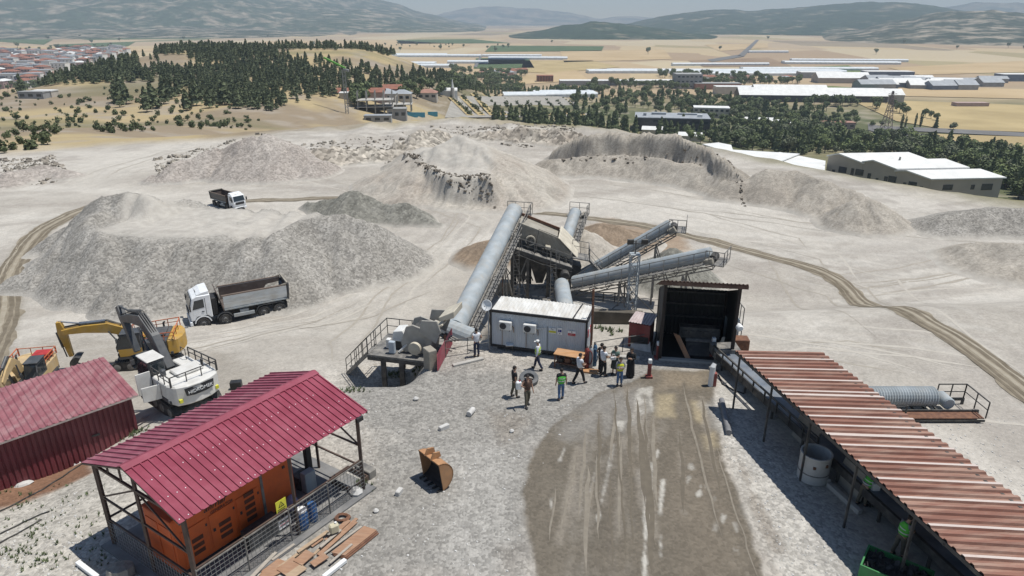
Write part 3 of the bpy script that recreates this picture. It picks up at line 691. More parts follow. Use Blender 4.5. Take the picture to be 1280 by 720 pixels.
# ================================================================ mountains round the plain
def range_mat(name, wood, bare, sc=.004, thr=.5):
    m = bpy.data.materials.new(name); m.use_nodes = True; nt = m.node_tree; N = nt.nodes; L = nt.links
    b = N['Principled BSDF']; b.inputs['Roughness'].default_value = 1; b.inputs['Specular IOR Level'].default_value = 0
    g = N.new('ShaderNodeNewGeometry')
    n = N.new('ShaderNodeTexNoise'); n.inputs['Scale'].default_value = sc * 2.2; n.inputs['Detail'].default_value = 14; n.inputs['Roughness'].default_value = .68; L.new(g.outputs['Position'], n.inputs['Vector'])
    r = N.new('ShaderNodeValToRGB'); e = r.color_ramp.elements; e[0].position = thr - .06; e[1].position = thr + .07
    e[0].color = (*wood, 1); e[1].color = (*bare, 1); L.new(n.outputs['Fac'], r.inputs['Fac'])
    n2 = N.new('ShaderNodeTexNoise'); n2.inputs['Scale'].default_value = sc * 9; n2.inputs['Detail'].default_value = 6; L.new(g.outputs['Position'], n2.inputs['Vector'])
    mr = N.new('ShaderNodeMapRange'); mr.inputs['From Min'].default_value = .3; mr.inputs['From Max'].default_value = .7; mr.inputs['To Min'].default_value = .65; mr.inputs['To Max'].default_value = 1.3; L.new(n2.outputs['Fac'], mr.inputs['Value'])
    mu = N.new('ShaderNodeMix'); mu.data_type = 'RGBA'; mu.blend_type = 'MULTIPLY'; mu.inputs['Factor'].default_value = 1; L.new(r.outputs['Color'], mu.inputs['A']); L.new(mr.outputs['Result'], mu.inputs['B'])
    L.new(mu.outputs['Result'], b.inputs['Base Color']); return m
def mountain(name, crestline, d0, d1, mt, seed, rough=.16, nu=260, nv=48, zf=-56):
    xs = np.array([c[0] for c in crestline], float); ys = np.array([c[1] for c in crestline], float)
    us = np.linspace(xs[0], xs[-1], nu); cy = np.interp(us, xs, ys) + (fbm(us / 26, us * 0 + seed, seed, 4) - .5) * 5
    vx = (us - 640) / FPX; vy = (360 - cy) / FPX
    dx = vx; dy = CP + vy * SP; dz = -SP + vy * CP; hh = np.hypot(dx, dy); zc = CAMH + dz * d1 / hh; dx = dx / hh; dy = dy / hh
    t = np.linspace(0, 1.35, nv); d = d0 + (d1 - d0) * t
    X = dx[:, None] * d; Y = dy[:, None] * d
    prof = np.where(t <= 1, .35 * ss(0, 1, t) + .65 * np.minimum(t, 1), 1 - (t - 1) * 1.2)
    env = np.where(t < 1, np.sin(np.clip(t, 0, 1) * PI) ** .6, 0)
    nz = (fbm(X / 900 + seed, Y / 900, seed, 6) - .5) * 2; rid = 1 - np.abs(fbm(X / 420, Y / 700 + seed, seed + 3, 4) - .5) * 4
    Z = zf + (zc[:, None] - zf) * (prof + rough * env * (nz + .5 * rid - .3))
    V = np.stack([X, Y, Z], -1).reshape(-1, 3); i = np.arange(nu * nv).reshape(nu, nv)
    q = np.stack([i[:-1, :-1], i[1:, :-1], i[1:, 1:], i[:-1, 1:]], -1).reshape(-1, 4)
    me = bpy.data.meshes.new(name); me.from_pydata(V.tolist(), [], q.tolist()); me.materials.append(mt)
    me.polygons.foreach_set('use_smooth', [True] * len(q))
    o = bpy.data.objects.new(name, me); COL.objects.link(o); tag(o, kind='structure'); return o
r_far = range_mat('far_range', (.10, .12, .10), (.26, .23, .18), .0012)
r_left = range_mat('scrub_range', (.055, .075, .045), (.30, .255, .19), .0034, .55)
r_right = range_mat('wooded_range', (.035, .055, .032), (.29, .245, .18), .0026, .60)
r_front = range_mat('bare_range', (.05, .062, .042), (.33, .285, .22), .0045, .54)
mountain('mountain', [(470, 40), (530, 20), (600, 7), (650, 9), (700, 15), (745, 22), (800, 21), (850, 22), (920, 26), (980, 40)], 8600, 10600, r_far, 3)
mountain('mountain', [(-160, -70), (0, -68), (200, -60), (380, -26), (440, -12), (480, 0), (520, 12), (550, 20), (590, 30), (630, 38)], 4200, 7600, r_left, 8, .2)
mountain('mountain', [(760, 34), (800, 26), (840, 17), (880, 13), (960, 13), (1020, 8), (1070, 3), (1120, 2), (1160, 7), (1240, 16), (1420, 20)], 3600, 5600, r_right, 14, .14)
mountain('mountain', [(1120, 16), (1170, 9), (1220, 3), (1300, 4), (1440, 10)], 7600, 8800, r_far, 19)
mountain('mountain', [(610, 52), (645, 43), (700, 32), (745, 26), (800, 31), (850, 40), (890, 45), (930, 50)], 2700, 3300, r_right, 25, .16)
mountain('mountain', [(960, 53), (1020, 45), (1080, 36), (1130, 24), (1170, 16), (1195, 13), (1240, 12), (1330, 22), (1440, 30)], 2500, 3700, r_front, 31, .22)
# low undulation at the foot of the left range
mountain('mountain', [(-120, 44), (100, 36), (260, 34), (420, 40), (560, 46)], 3000, 4300, r_front, 37, .1)

# ================================================================ fields, road, water on the plain
def zone(name, pts, mt, z=None, lift=.5):
    P = [GV(*p) for p in pts]
    c = sum(P, Vector()) / len(P); mb = MB()
    mb.add([(p.x - c.x, p.y - c.y, p.z - c.z + lift) for p in P], [tuple(range(len(P)))])
    o = mb.build(name, mt, fix=False); o.location = c
    if o.data.polygons[0].normal.z < 0: o.data.flip_normals()
    return tag(o, kind='structure')
f_green = mat('crop_green', (.10, .135, .065), (.075, .11, .055), .95, .02, spec=.05, world=True)
f_bright = mat('crop_bright', (.15, .185, .065), (.115, .15, .06), .95, .02, spec=.05, world=True)
f_tan = mat('stubble', (.47, .36, .22), (.40, .30, .175), .95, .012, spec=.05, world=True)
f_yell = mat('dry_wheat', (.43, .34, .185), (.345, .27, .145), .95, .03, spec=.05, world=True)
f_brn = mat('tilled', (.29, .21, .14), (.24, .17, .115), .95, .012, spec=.05, world=True)
for pts, mt in (([(-5, 44), (60, 42), (66, 50), (55, 56), (-5, 52)], f_green), ([(66, 56), (170, 52), (160, 58), (70, 60)], f_green), ([(80, 47), (290, 44), (280, 48), (110, 50)], f_green),
                ([(495, 50), (590, 49), (640, 54), (500, 55)], f_green), ([(614, 57), (755, 58), (752, 64), (606, 65)], f_green), ([(595, 73), (660, 72), (668, 85), (592, 86)], f_green), ([(1010, 84), (1060, 82), (1092, 94), (1040, 95)], f_bright),
                ([(985, 110), (1040, 108), (1110, 113), (1075, 118), (1000, 117)], f_bright), ([(600, 74), (655, 73), (660, 80), (596, 81)], f_yell), ([(655, 76), (740, 76), (775, 84), (690, 92), (650, 90)], f_yell),
                ([(640, 96), (720, 88), (735, 100), (650, 106)], f_tan), ([(700, 64), (830, 62), (840, 74), (705, 78)], f_tan), ([(860, 76), (960, 72), (990, 83), (880, 84)], f_brn),
                ([(1060, 124), (1285, 132), (1285, 166), (1180, 162), (1120, 152)], f_yell), ([(1115, 108), (1285, 112), (1285, 124), (1100, 120)], f_tan), ([(1110, 85), (1285, 76), (1285, 90), (1150, 94)], f_tan),
                ([(1165, 168), (1285, 172), (1285, 184), (1200, 182)], f_yell), ([(0, 58), (120, 58), (300, 64), (0, 66)], f_tan), ([(330, 52), (480, 50), (590, 56), (560, 62), (330, 60)], f_tan), ([(880, 56), (960, 54), (960, 60), (900, 64)], f_tan)):
    zone('field', pts, mt)
tar = mat('worn_asphalt', (.16, .155, .15), (.125, .12, .115), .9, .05, world=True)
conc = mat('bleached_concrete', (.46, .445, .41), (.36, .345, .32), .9, 1.2, bump=.2, dirt=(.27, .25, .22))
zone('road', [(922, 70), (945, 50), (949, 50), (930, 71)], tar, lift=.9); zone('road', [(884, 75), (922, 69), (930, 71), (890, 78)], tar, lift=.9)
zone('road', [(1090, 158), (1170, 161), (1285, 167), (1285, 172), (1165, 166), (1090, 162)], tar, lift=.6); zone('road', [(1085, 155), (1110, 160), (1285, 196), (1285, 203), (1150, 182), (1085, 163)], tar, lift=.4)
zone('road', [(563, 108), (566, 99), (569, 99), (571, 112)], tar, lift=1.0); zone('road', [(592, 84), (600, 70), (603, 70), (596, 85)], tar, lift=.9)
zone('terrace', [(566, 121), (705, 121), (750, 146), (640, 148), (556, 148)], mat('terrace_gravel', (.33, .31, .275), (.26, .245, .215), .95, .2, world=True), lift=.4)
for k in range(-1, 10):
    a = 574 + k * 14; b = a + 24
    zone('verge', [(a, 122.5), (a + 6, 122.5), (b + 9, 146), (b, 146)], f_yell, lift=.7)

# ================================================================ vegetation
bark = mat('bark', (.11, .08, .055), (.07, .05, .035), .95, 4)
l_pine = mat('pine_needles', (.155, .175, .10), (.09, .11, .062), .9, .35, spec=.1, world=True)
l_dark = mat('dark_leaves', (.17, .20, .10), (.10, .125, .06), .85, .3, spec=.15, world=True)
l_mid = mat('green_leaves', (.22, .255, .11), (.14, .175, .075), .85, .3, spec=.15, world=True)
l_olive = mat('olive_leaves', (.20, .215, .135), (.13, .145, .09), .85, .3, spec=.15, world=True)
l_shrub = mat('shrub_leaves', (.135, .155, .08), (.085, .105, .055), .9, .5, spec=.1, world=True)
def leaf_cloud(rs, n, size, shape):
    """n leaf clumps; shape(rs) gives a point and an outward direction"""
    V = []; F = []
    for _ in range(n):
        p, d = shape(rs); s = size * rs.uniform(.6, 1.4)
        a = Vector((rs.uniform(-1, 1), rs.uniform(-1, 1), rs.uniform(-.6, .6))).normalized()
        d = (Vector(d) + Vector((rs.uniform(-.7, .7), rs.uniform(-.7, .7), rs.uniform(-.4, .7)))).normalized()
        b = d.cross(a)
        if b.length < .1: continue
        b.normalize(); a = b.cross(d).normalized(); p = Vector(p); k = len(V)
        V += [p - a * s, p - b * s * .7 + d * s * .25, p + a * s, p + b * s * .7 + d * s * .2]
        F.append((k, k + 1, k + 2, k + 3))
    return V, F
def trunk_mb(h, r, limbs, rs):
    mb = MB(); mb.tube([(0, 0, -.5), (rs.uniform(-.1, .1), rs.uniform(-.1, .1), h * .5), (rs.uniform(-.2, .2), rs.uniform(-.2, .2), h)], [r, r * .75, r * .3], 6)
    for _ in range(limbs):
        z = h * rs.uniform(.35, .8); t = rs.uniform(0, 2 * PI); l = h * rs.uniform(.18, .32)
        mb.tube([(0, 0, z), (math.cos(t) * l * .5, math.sin(t) * l * .5, z + l * .35), (math.cos(t) * l, math.sin(t) * l, z + l * .6)], [r * .4, r * .28, r * .12], 4)
    return mb
def pine_crown(h, r, n, rs, base=.25, size=.75):
    def sh(q):
        t = q.random() ** 1.25; z = h * (base + (1 - base) * t)
        lay = .75 + .25 * math.sin(z * 3.1 + q.random())
        rr = r * (1 - t) ** .75 * lay * q.uniform(.35, 1) + .1; a = q.uniform(0, 2 * PI)
        return (math.cos(a) * rr, math.sin(a) * rr, z - .15 * rr), (math.cos(a), math.sin(a), .35)
    return leaf_cloud(rs, n, size, sh)
def round_crown(h, r, n, rs, base=.3, size=.6):
    lobes = [(rs.uniform(-.45, .45) * r, rs.uniform(-.45, .45) * r, h * rs.uniform(base + .2, .85), r * rs.uniform(.42, .68)) for _ in range(7)]
    def sh(q):
        lx, ly, lzz, lr = q.choice(lobes); v = Vector((q.gauss(0, 1), q.gauss(0, 1), q.gauss(.15, .9))).normalized(); k = lr * q.uniform(.7, 1.05)
        return (lx + v.x * k, ly + v.y * k, max(h * base * .7, lzz + v.z * k * .85)), v
    return leaf_cloud(rs, n, size, sh)
def col_crown(h, r, n, rs, base=.06, size=.5):
    def sh(q):
        t = q.random(); z = h * (base + (1 - base) * t); rr = r * (math.sin(min(t * 1.5 + .25, PI)) ** .6 if t < .75 else (1 - t) * 3.4 + .06) * q.uniform(.6, 1); a = q.uniform(0, 2 * PI)
        return (math.cos(a) * rr, math.sin(a) * rr, z), (math.cos(a), math.sin(a), .8)
    return leaf_cloud(rs, n, size, sh)
def crown_me(name, vf, mt, rs=None):
    me = bpy.data.meshes.new(name); me.from_pydata([tuple(v) for v in vf[0]], [], vf[1]); me.materials.append(mt); return me
def one_mesh(name, trunk, vf, lm):
    mb = trunk; mb.m = [1] * len(mb.f); mb.add(vf[0], vf[1], 0)
    me = bpy.data.meshes.new(name); me.from_pydata(mb.v, [], mb.f); me.materials.append(lm); me.materials.append(bark); me.polygons.foreach_set('material_index', mb.m); return me
rs = random.Random(5)
PINES = []
for k in range(6):
    h = 8.0 + k * .5; PINES.append(one_mesh('pine_tree', trunk_mb(h * .9, .16, 0, rs), pine_crown(h, 2.7 + .2 * k, 230, rs, .16 + .03 * (k % 3), .85), l_pine))
BUSHES = []
for k in range(5): BUSHES.append(one_mesh('bush', trunk_mb(1.0, .1, 0, rs), round_crown(2.0 + .25 * k, 1.5 + .1 * k, 90, rs, .08, .5), l_shrub))
ROUNDS = [one_mesh('leafy_tree', trunk_mb(5, .2, 3, rs), round_crown(7.5, 3.1, 260, rs, .22, .62), m) for m in (l_dark, l_mid, l_olive)]
def plant(me, p, s, rs, name=None, sz=None):
    o = bpy.data.objects.new(name or me.name.split('.')[0], me); COL.objects.link(o); o.location = p; o.rotation_euler = (0, 0, rs.uniform(0, 6.28)); o.scale = (s * rs.uniform(.88, 1.12), s * rs.uniform(.88, 1.12), sz or s)
    return o
def in_poly(x, y, P):
    c = False; n = len(P)
    for i in range(n):
        x0, y0 = P[i]; x1, y1 = P[(i + 1) % n]
        if (y0 > y) != (y1 > y) and x < (x1 - x0) * (y - y0) / (y1 - y0) + x0: c = not c
    return c
# pine wood on the hill: sow seedlings on the ground, keep a clearing by the top and thin the wood downhill
WOOD = [(x, y) for x, y in [(40, 105), (90, 84), (160, 68), (240, 63), (320, 66), (400, 78), (480, 92), (620, 99), (640, 110), (590, 115), (520, 112), (450, 118), (380, 128), (340, 142), (300, 138), (240, 128), (235, 112), (190, 105), (110, 107), (45, 111)]]
W3 = [(-300, 255)]
seeds = []
tries = 0
while len(seeds) < 2900 and tries < 70000:
    tries += 1
    x = rs.uniform(-430, 30); y = rs.uniform(230, 640)
    z = lz(x, y); px, py = proj((x, y, z))
    if not in_poly(px, py + 2, WOOD): 
        if not (py < 70 and 60 < px < 520 and y > 480 and rs.random() < .35): continue
    if 172 < px < 246 and 68 < py < 88 and rs.random() < .9: continue
    if float(fbm(x / 26, y / 26, 77, 3)) < .42 and rs.random() < .7: continue
    if any((x - a) ** 2 + (y - b) ** 2 < 5.5 for a, b, *_ in seeds[-160:]): continue
    seeds.append((x, y, z, px, py))
seeds.sort(key=lambda q: q[1])
big = [q for q in seeds]
stuff_v = MB()
for i, (x, y, z, px, py) in enumerate(big):
    s = rs.uniform(.38, .64)
    if i < 290:
        o = plant(rs.choice(PINES), (x, y, z), s, rs)
        tag(o, 'dark green pine standing among the others on the dry wooded hill', 'pine', 'pines on the wooded hill')
    else: stuff_v.m.append((x, y, z, s))
def merged(name, items, pool, label, cat):
    vs = []; fs = []; mi = []; off = 0
    cache = []
    for me in pool:
        v = np.empty(len(me.vertices) * 3, np.float32); me.vertices.foreach_get('co', v); cache.append((v.reshape(-1, 3), [tuple(p.vertices) for p in me.polygons], [p.material_index for p in me.polygons]))
    for (x, y, z, s) in items:
        v, f, m = rs.choice(cache); t = rs.uniform(0, 6.28); c, sn = math.cos(t) * s, math.sin(t) * s
        M = np.array([[c, -sn, 0], [sn, c, 0], [0, 0, s * rs.uniform(.9, 1.15)]]); vs.append(v @ M.T + np.array([x, y, z])); fs += [tuple(i + off for i in q) for q in f]; mi += m; off += len(v)
    me = bpy.data.meshes.new(name); me.from_pydata(np.concatenate(vs).tolist(), [], fs)
    for m in pool[0].materials: me.materials.append(m)
    me.polygons.foreach_set('material_index', mi)
    o = bpy.data.objects.new(name, me); COL.objects.link(o); return tag(o, label, cat, kind='stuff')
merged('pine_wood', stuff_v.m, PINES, 'far side of the pine wood running over the hill crest', 'wood')
# bushes dotted over the dry slope
BUSHSPOT = [(10, 138), (20, 150), (8, 172), (4, 190), (18, 168), (30, 165), (40, 160), (24, 180), (55, 172), (62, 182), (70, 168), (66, 130), (78, 122), (98, 130), (88, 150), (95, 146), (102, 152), (84, 158), (112, 136), (118, 142), (60, 158), (72, 152), (120, 162), (128, 165), (134, 160), (140, 165), (146, 158), (152, 163), (158, 166), (165, 163), (170, 160), (178, 165), (190, 162), (186, 156), (148, 150), (156, 146), (138, 136), (144, 142), (164, 124), (174, 128), (184, 130), (180, 124), (194, 126), (200, 134), (198, 144), (194, 150), (215, 140), (222, 150), (225, 158), (236, 150), (240, 158), (252, 160), (258, 158), (264, 157), (270, 159), (278, 157), (284, 160), (292, 152), (310, 152), (250, 148), (266, 148), (220, 130), (10, 120), (26, 116), (44, 122), (130, 110), (114, 126), (96, 142), (106, 148), (40, 185), (46, 178), (16, 186), (206, 124), (212, 118), (224, 112), (232, 120), (240, 126), (236, 134), (170, 115), (150, 110)]
for (px, py) in BUSHSPOT:
    for _ in range(1 if rs.random() < .55 else 2):
        p = G(px + rs.uniform(-2.5, 2.5), py + rs.uniform(-1.5, 1.5)); o = plant(rs.choice(BUSHES), p, rs.uniform(.45, .85), rs)
        tag(o, 'dark round bush on the dry slope at the quarry edge', 'bush', 'bushes on the dry slope')
for (px, py) in [(146, 128), (152, 122), (149, 118), (158, 130), (196, 134), (205, 130), (184, 140), (192, 136), (150, 134), (207, 122), (214, 124), (222, 120), (234, 138), (246, 132), (262, 135), (281, 131), (296, 132), (28, 116)]:
    o = plant(rs.choice(PINES), G(px, py), rs.uniform(.8, 1.1), rs); tag(o, 'scattered young pine below the wood, on open dry grass', 'pine', 'lone pines below the wood')
for _ in range(150):
    px = rs.uniform(-5, 330); py = rs.uniform(112, 168) - max(0, px - 150) * .03
    if py > 166 - px * .01 + (20 if px < 60 else 0): continue
    p = G(px, py)
    if edge_d(p.x, p.y) < 8: continue
    o = plant(rs.choice(BUSHES), p, rs.uniform(.22, .6), rs); tag(o, 'dark round bush on the dry slope at the quarry edge', 'bush', 'bushes on the dry slope')
# trees of the valley floor: wooded belts seen beyond the right rim
TREE_KINDS = {}
def proto(kind, h, r, lm, n, mk, size, limbs):
    a = []
    for k in range(3):
        root = thing(kind, 'x', 'tree'); trunk_mb(h * .72, .22, limbs, rs).build('trunk', bark, root, fix=False)
        c = bpy.data.objects.new('crown', crown_me('crown', mk(h * rs.uniform(.92, 1.08), r * rs.uniform(.9, 1.1), n, rs, size=size), lm)); COL.objects.link(c); c.parent = root
        a.append(root)
    TREE_KINDS[kind] = a
def crownf(b, f): return lambda h, r, n, q, size: f(h, r, n, q, b, size)
proto('broadleaf_tree', 8.0, 3.3, l_dark, 420, crownf(.2, round_crown), .55, 4)
proto('light_green_tree', 7.0, 3.0, l_mid, 420, crownf(.2, round_crown), .55, 4)
proto('grey_green_tree', 7.5, 3.4, l_olive, 420, crownf(.2, round_crown), .55, 4)
proto('conifer', 9.5, 2.4, l_dark, 420, crownf(.1, pine_crown), .6, 0)
proto('cypress', 10.0, 1.0, l_dark, 300, crownf(.05, col_crown), .42, 0)
used = {}
LAB = {  # what each kind of tree looks like
'broadleaf_tree': ('dark leafy round tree in the wooded belt below the rim', 'tree', 'leafy trees in the valley belt'),
       'light_green_tree': ('light green leafy tree in the wooded belt below the rim', 'tree', 'light green trees in the valley belt'),
       'grey_green_tree': ('grey green spreading tree in the wooded belt below the rim', 'tree', 'grey green trees in the valley belt'),
       'conifer': ('dark pointed conifer in the wooded belt below the rim', 'conifer', 'conifers in the valley belt'),
       'cypress': ('slim dark cypress rising by the wooded belt', 'cypress', 'cypresses in the valley belt')}
def grow(kind, p, s, label=None, group=None):
    k = rs.randrange(3); pr = TREE_KINDS[kind][k]
    if (kind, k) not in used: used[(kind, k)] = 1; o = pr
    else: o = copy_tree(pr)
    o.location = p; o.rotation_euler = (0, 0, rs.uniform(0, 6.28)); o.scale = (s * rs.uniform(.9, 1.1), s * rs.uniform(.9, 1.1), s)
    l = LAB[kind]; label = label or None; tag(o, label or l[0], l[1], group or l[2]); return o
placed = []
def belt(n, poly, kinds, gap=4.0, s=(.75, 1.2)):
    xs = [p[0] for p in poly]; ys = [p[1] for p in poly]; c = 0; t = 0
    while c < n and t < n * 30:
        t += 1; px = rs.uniform(min(xs), max(xs)); py = rs.uniform(min(ys), max(ys))
        if not in_poly(px, py, poly): continue
        p = GV(px, py)
        if edge_d(p.x, p.y) < 55 or any((p.x - a) ** 2 + (p.y - b) ** 2 < gap * gap for a, b in placed): continue
        placed.append((p.x, p.y)); grow(rs.choice(kinds), p, rs.uniform(*s)); c += 1
BL = ['broadleaf_tree', 'broadleaf_tree', 'light_green_tree', 'grey_green_tree', 'conifer']
belt(40, [(1000, 195), (1050, 192), (1090, 205), (1060, 175), (990, 178)], ['broadleaf_tree', 'conifer', 'light_green_tree'], 3.5)
belt(120, [(1070, 178), (1110, 172), (1180, 185), (1290, 205), (1290, 262), (1245, 240), (1200, 215), (1100, 200)], BL, 4.2, (.85, 1.3))
belt(80, [(880, 178), (930, 172), (1000, 176), (1000, 194), (940, 190)], ['broadleaf_tree', 'conifer', 'conifer', 'grey_green_tree'], 4)
belt(80, [(900, 148), (1000, 146), (1060, 160), (1060, 176), (900, 172)], BL, 5)
belt(80, [(760, 118), (880, 122), (960, 136), (1050, 152), (1040, 160), (930, 150), (820, 138), (770, 134)], ['broadleaf_tree', 'broadleaf_tree', 'conifer'], 6, (.9, 1.4))
belt(64, [(610, 149), (680, 151), (745, 156), (790, 158), (800, 172), (720, 168), (620, 158)], ['conifer', 'conifer', 'broadleaf_tree'], 4.5)
belt(30, [(710, 124), (770, 128), (790, 146), (750, 152), (720, 140)], ['conifer', 'broadleaf_tree'], 5)
belt(26, [(820, 160), (880, 158), (885, 182), (820, 176)], ['broadleaf_tree', 'light_green_tree', 'conifer'], 4.5)
for k in range(34): 
    p = GV(573 + k * 4.6, 117.5 + (k % 3) * .4); o = grow('conifer', p, rs.uniform(.7, .95), 'small conifer in the row at the far edge of the car park', 'conifer row behind the car park')
for k in range(16): 
    p = G(500 + k * 4.5 + rs.uniform(-2, 2), 120 + rs.uniform(-6, 6)); grow('broadleaf_tree', p, rs.uniform(.8, 1.2), 'dark leafy tree among the houses below the pine hill', 'trees among the houses')
for (px, py, s, k) in [(1143, 160, .95, 'cypress'), (1131, 160, .8, 'cypress'), (1150, 159, 1.1, 'cypress'), (1126, 161, 1.0, 'cypress'), (1169, 161, .85, 'conifer'), (1191, 163, .8, 'grey_green_tree'), (1102, 158, .6, 'broadleaf_tree'), (1090, 158, .6, 'light_green_tree'), (1182, 190, 1.0, 'cypress'), (1239, 190, .8, 'conifer'), (984, 192, 1.2, 'cypress'), (1010, 186, 1.0, 'cypress')]:
    grow(k, GV(px, py), s, None, None)
for (px, py) in [(100, 47), (60, 50), (70, 60), (150, 52), (115, 55), (380, 60), (441, 58), (446, 61), (500, 64), (550, 63), (620, 65), (690, 54), (810, 68), (1095, 68), (1196, 62), (1260, 60), (1280, 62), (1130, 55), (900, 63), (22, 60), (290, 56), (335, 47), (230, 50), (208, 44), (745, 47), (960, 50)]:
    o = plant(ROUNDS[0], GV(px, py), rs.uniform(1.2, 2.0), rs); tag(o, 'lone dark tree far out on the plain', 'tree', 'lone trees on the plain')
wood_items = []
for P, n in (([(880, 160), (1000, 160), (1090, 172), (1285, 200), (1285, 262), (1230, 232), (1110, 196), (1000, 198), (900, 182)], 250), ([(760, 114), (900, 120), (1060, 142), (1075, 160), (900, 156), (800, 140)], 190), ([(560, 100), (640, 100), (660, 116), (560, 120)], 200)):
    xs = [p[0] for p in P]; ys = [p[1] for p in P]; c = 0
    for _ in range(n * 6):
        px = rs.uniform(min(xs), max(xs)); py = rs.uniform(min(ys), max(ys))
        if c >= n or not in_poly(px, py, P): continue
        p = GV(px, py)
        if edge_d(p.x, p.y) < 45 or float(fbm(p.x / 22, p.y / 22, 91, 2)) < .40: continue
        c += 1; wood_items.append((p.x, p.y, p.z, rs.uniform(.45, 1.05)))
merged('valley_wood', wood_items[::2], ROUNDS[:1], 'crowded small dark trees of the valley belt', 'wood')
merged('valley_brush', wood_items[1::4], ROUNDS[1:2], 'lighter green brush between the trees of the valley belt', 'brush')
merged('valley_scrub', wood_items[3::4], ROUNDS[2:3], 'grey green scrub between the trees of the valley belt', 'scrub')
for k in range(-1, 10):
    for j in range(9):
        t = (j + .5) / 9; p = GV(577 + k * 14 + 25.5 * t + rs.uniform(-1, 1), 122.5 + 23.5 * t); o = plant(rs.choice(BUSHES), p, rs.uniform(.7, 1.2), rs, 'young_tree'); tag(o, 'small young tree planted in a row on the terraces', 'tree', 'young trees in rows on the terraces')
hedge_items = []
for line, n in (([(0, 66), (140, 58)], 30), ([(390, 56), (640, 60)], 40), ([(870, 108), (1000, 104)], 60), ([(740, 108), (860, 112)], 40), ([(595, 98), (650, 103)], 60), ([(820, 95), (960, 100)], 70), ([(1090, 136), (1170, 150)], 12), ([(640, 118), (760, 116)], 50), ([(1000, 134), (1075, 132)], 26), ([(560, 90), (660, 96)], 40), ([(0, 112), (60, 112)], 22), ([(440, 132), (460, 130)], 8)):
    for k in range(n):
        t = rs.random(); px = line[0][0] + (line[1][0] - line[0][0]) * t; py = line[0][1] + (line[1][1] - line[0][1]) * t + rs.uniform(-2.2, 2.2)
        p = GV(px, py); hedge_items.append((p.x, p.y, p.z, rs.uniform(.7, 1.3)))
merged('far_trees', hedge_items, [ROUNDS[0]], 'scattered far trees and hedges across the plain', 'trees')

# ================================================================ buildings of the valley
w_white = mat('white_roof', (.74, .74, .72), (.64, .64, .62), .6, .3, dirt=(.5, .48, .44), dirt_amt=.25, dscale=.1)
w_film = mat('greenhouse_film', (.72, .74, .75), (.56, .60, .62), .45, .25, dirt=(.4, .45, .45), dirt_amt=.3, dscale=.15)
w_grey = mat('grey_render', (.33, .33, .325), (.27, .27, .265), .8, .3)
w_cream = mat('cream_render', (.52, .47, .40), (.44, .40, .34), .8, .3)
w_tan = mat('tan_cladding', (.42, .375, .32), (.37, .33, .285), .75, .3)
w_black = mat('black_cladding', (.045, .047, .052), (.03, .032, .036), .45, .3)
w_blue = mat('blue_grey_cladding', (.16, .19, .25), (.12, .145, .2), .6, .3)
w_pink = mat('pink_render', (.42, .30, .27), (.34, .25, .23), .8, .3)
r_grey = mat('grey_roof', (.36, .38, .40), (.29, .31, .33), .6, .2, dirt=(.2, .2, .2), dirt_amt=.4, dscale=.3)
r_tile = mat('clay_tiles', (.30, .13, .085), (.22, .095, .065), .85, .4)
r_tile2 = mat('faded_tiles', (.36, .20, .15), (.28, .155, .12), .85, .4)
glassd = mat('dark_glass', (.035, .045, .055), (.02, .028, .036), .12, .5, spec=.6)
def bldg(name, label, px, py, L, W, H, rz, wall, roof, kind='flat', win=0, cat='building', group=None, pitch=.22, wrows=1, eav=.4):
    """a block whose middle stands where the line of sight meets the valley floor"""
    p = (GV if py < 112 or px > 570 else G)(px, py)
    t = thing(name, label, cat, p, R(rz), group)
    mb = MB(); l, w = L / 2, W / 2
    if kind == 'gable':
        rh = w * pitch * 2
        mb.prism([(-l, -w, -3), (-l, w, -3), (-l, w, H), (-l, 0, H + rh), (-l, -w, H)], (L, 0, 0)); mb.build('wall', wall, t)
        rb = MB()
        for s in (-1, 1): rb.prism([(-l - eav, s * (w + eav), H - eav * pitch * 2 + .03), (-l - eav, 0, H + rh + .05), (-l - eav, 0, H + rh + .3), (-l - eav, s * (w + eav), H - eav * pitch * 2 + .28)], (L + 2 * eav, 0, 0))
        rb.build('roof', roof, t)
    elif kind == 'hip':
        mb.box(-l, l, -w, w, -3, H); mb.build('wall', wall, t)
        e = eav; rh = w * .5; rb = MB(); rb.add([(-l - e, -w - e, H), (l + e, -w - e, H), (l + e, w + e, H), (-l - e, w + e, H), (-l + w * .9, 0, H + rh), (l - w * .9, 0, H + rh)], [(0, 1, 5, 4), (1, 2, 5), (2, 3, 4, 5), (3, 0, 4), (3, 2, 1, 0)]); rb.build('roof', roof, t)
    elif kind == 'vault':
        n = max(1, round(W / 9)); ww = W / n; mb.box(-l, l, -w, w, -3, H); mb.build('wall', wall, t); rb = MB()
        for i in range(n):
            y0 = -w + i * ww; pr = [(-l, y0 + ww * (.5 - .5 * math.cos(a * PI / 6)), H + .03 + 1.6 * math.sin(a * PI / 6)) for a in range(7)]; rb.prism(pr, (L, 0, 0))
        rb.build('roof', roof, t)
    else:
        mb.box(-l, l, -w, w, -3, H); mb.build('wall', wall, t)
        rb = MB(); rb.box(-l - .15, l + .15, -w - .15, w + .15, H + .005, H + .45); rb.build('roof', roof, t)
    for r_ in range(wrows if win else 0):
        for i in range(win):
            x = -l + (i + .5) * L / win; z = H * (r_ + .55) / wrows; ws = L / win * .28; hs = min(.75, H / wrows * .22)
            for s in (-1,): MB().box(x - ws, x + ws, s * (w + .03) - .05, s * (w + .03) + .05, z - hs, z + hs).build('window', glassd, t)
    return t
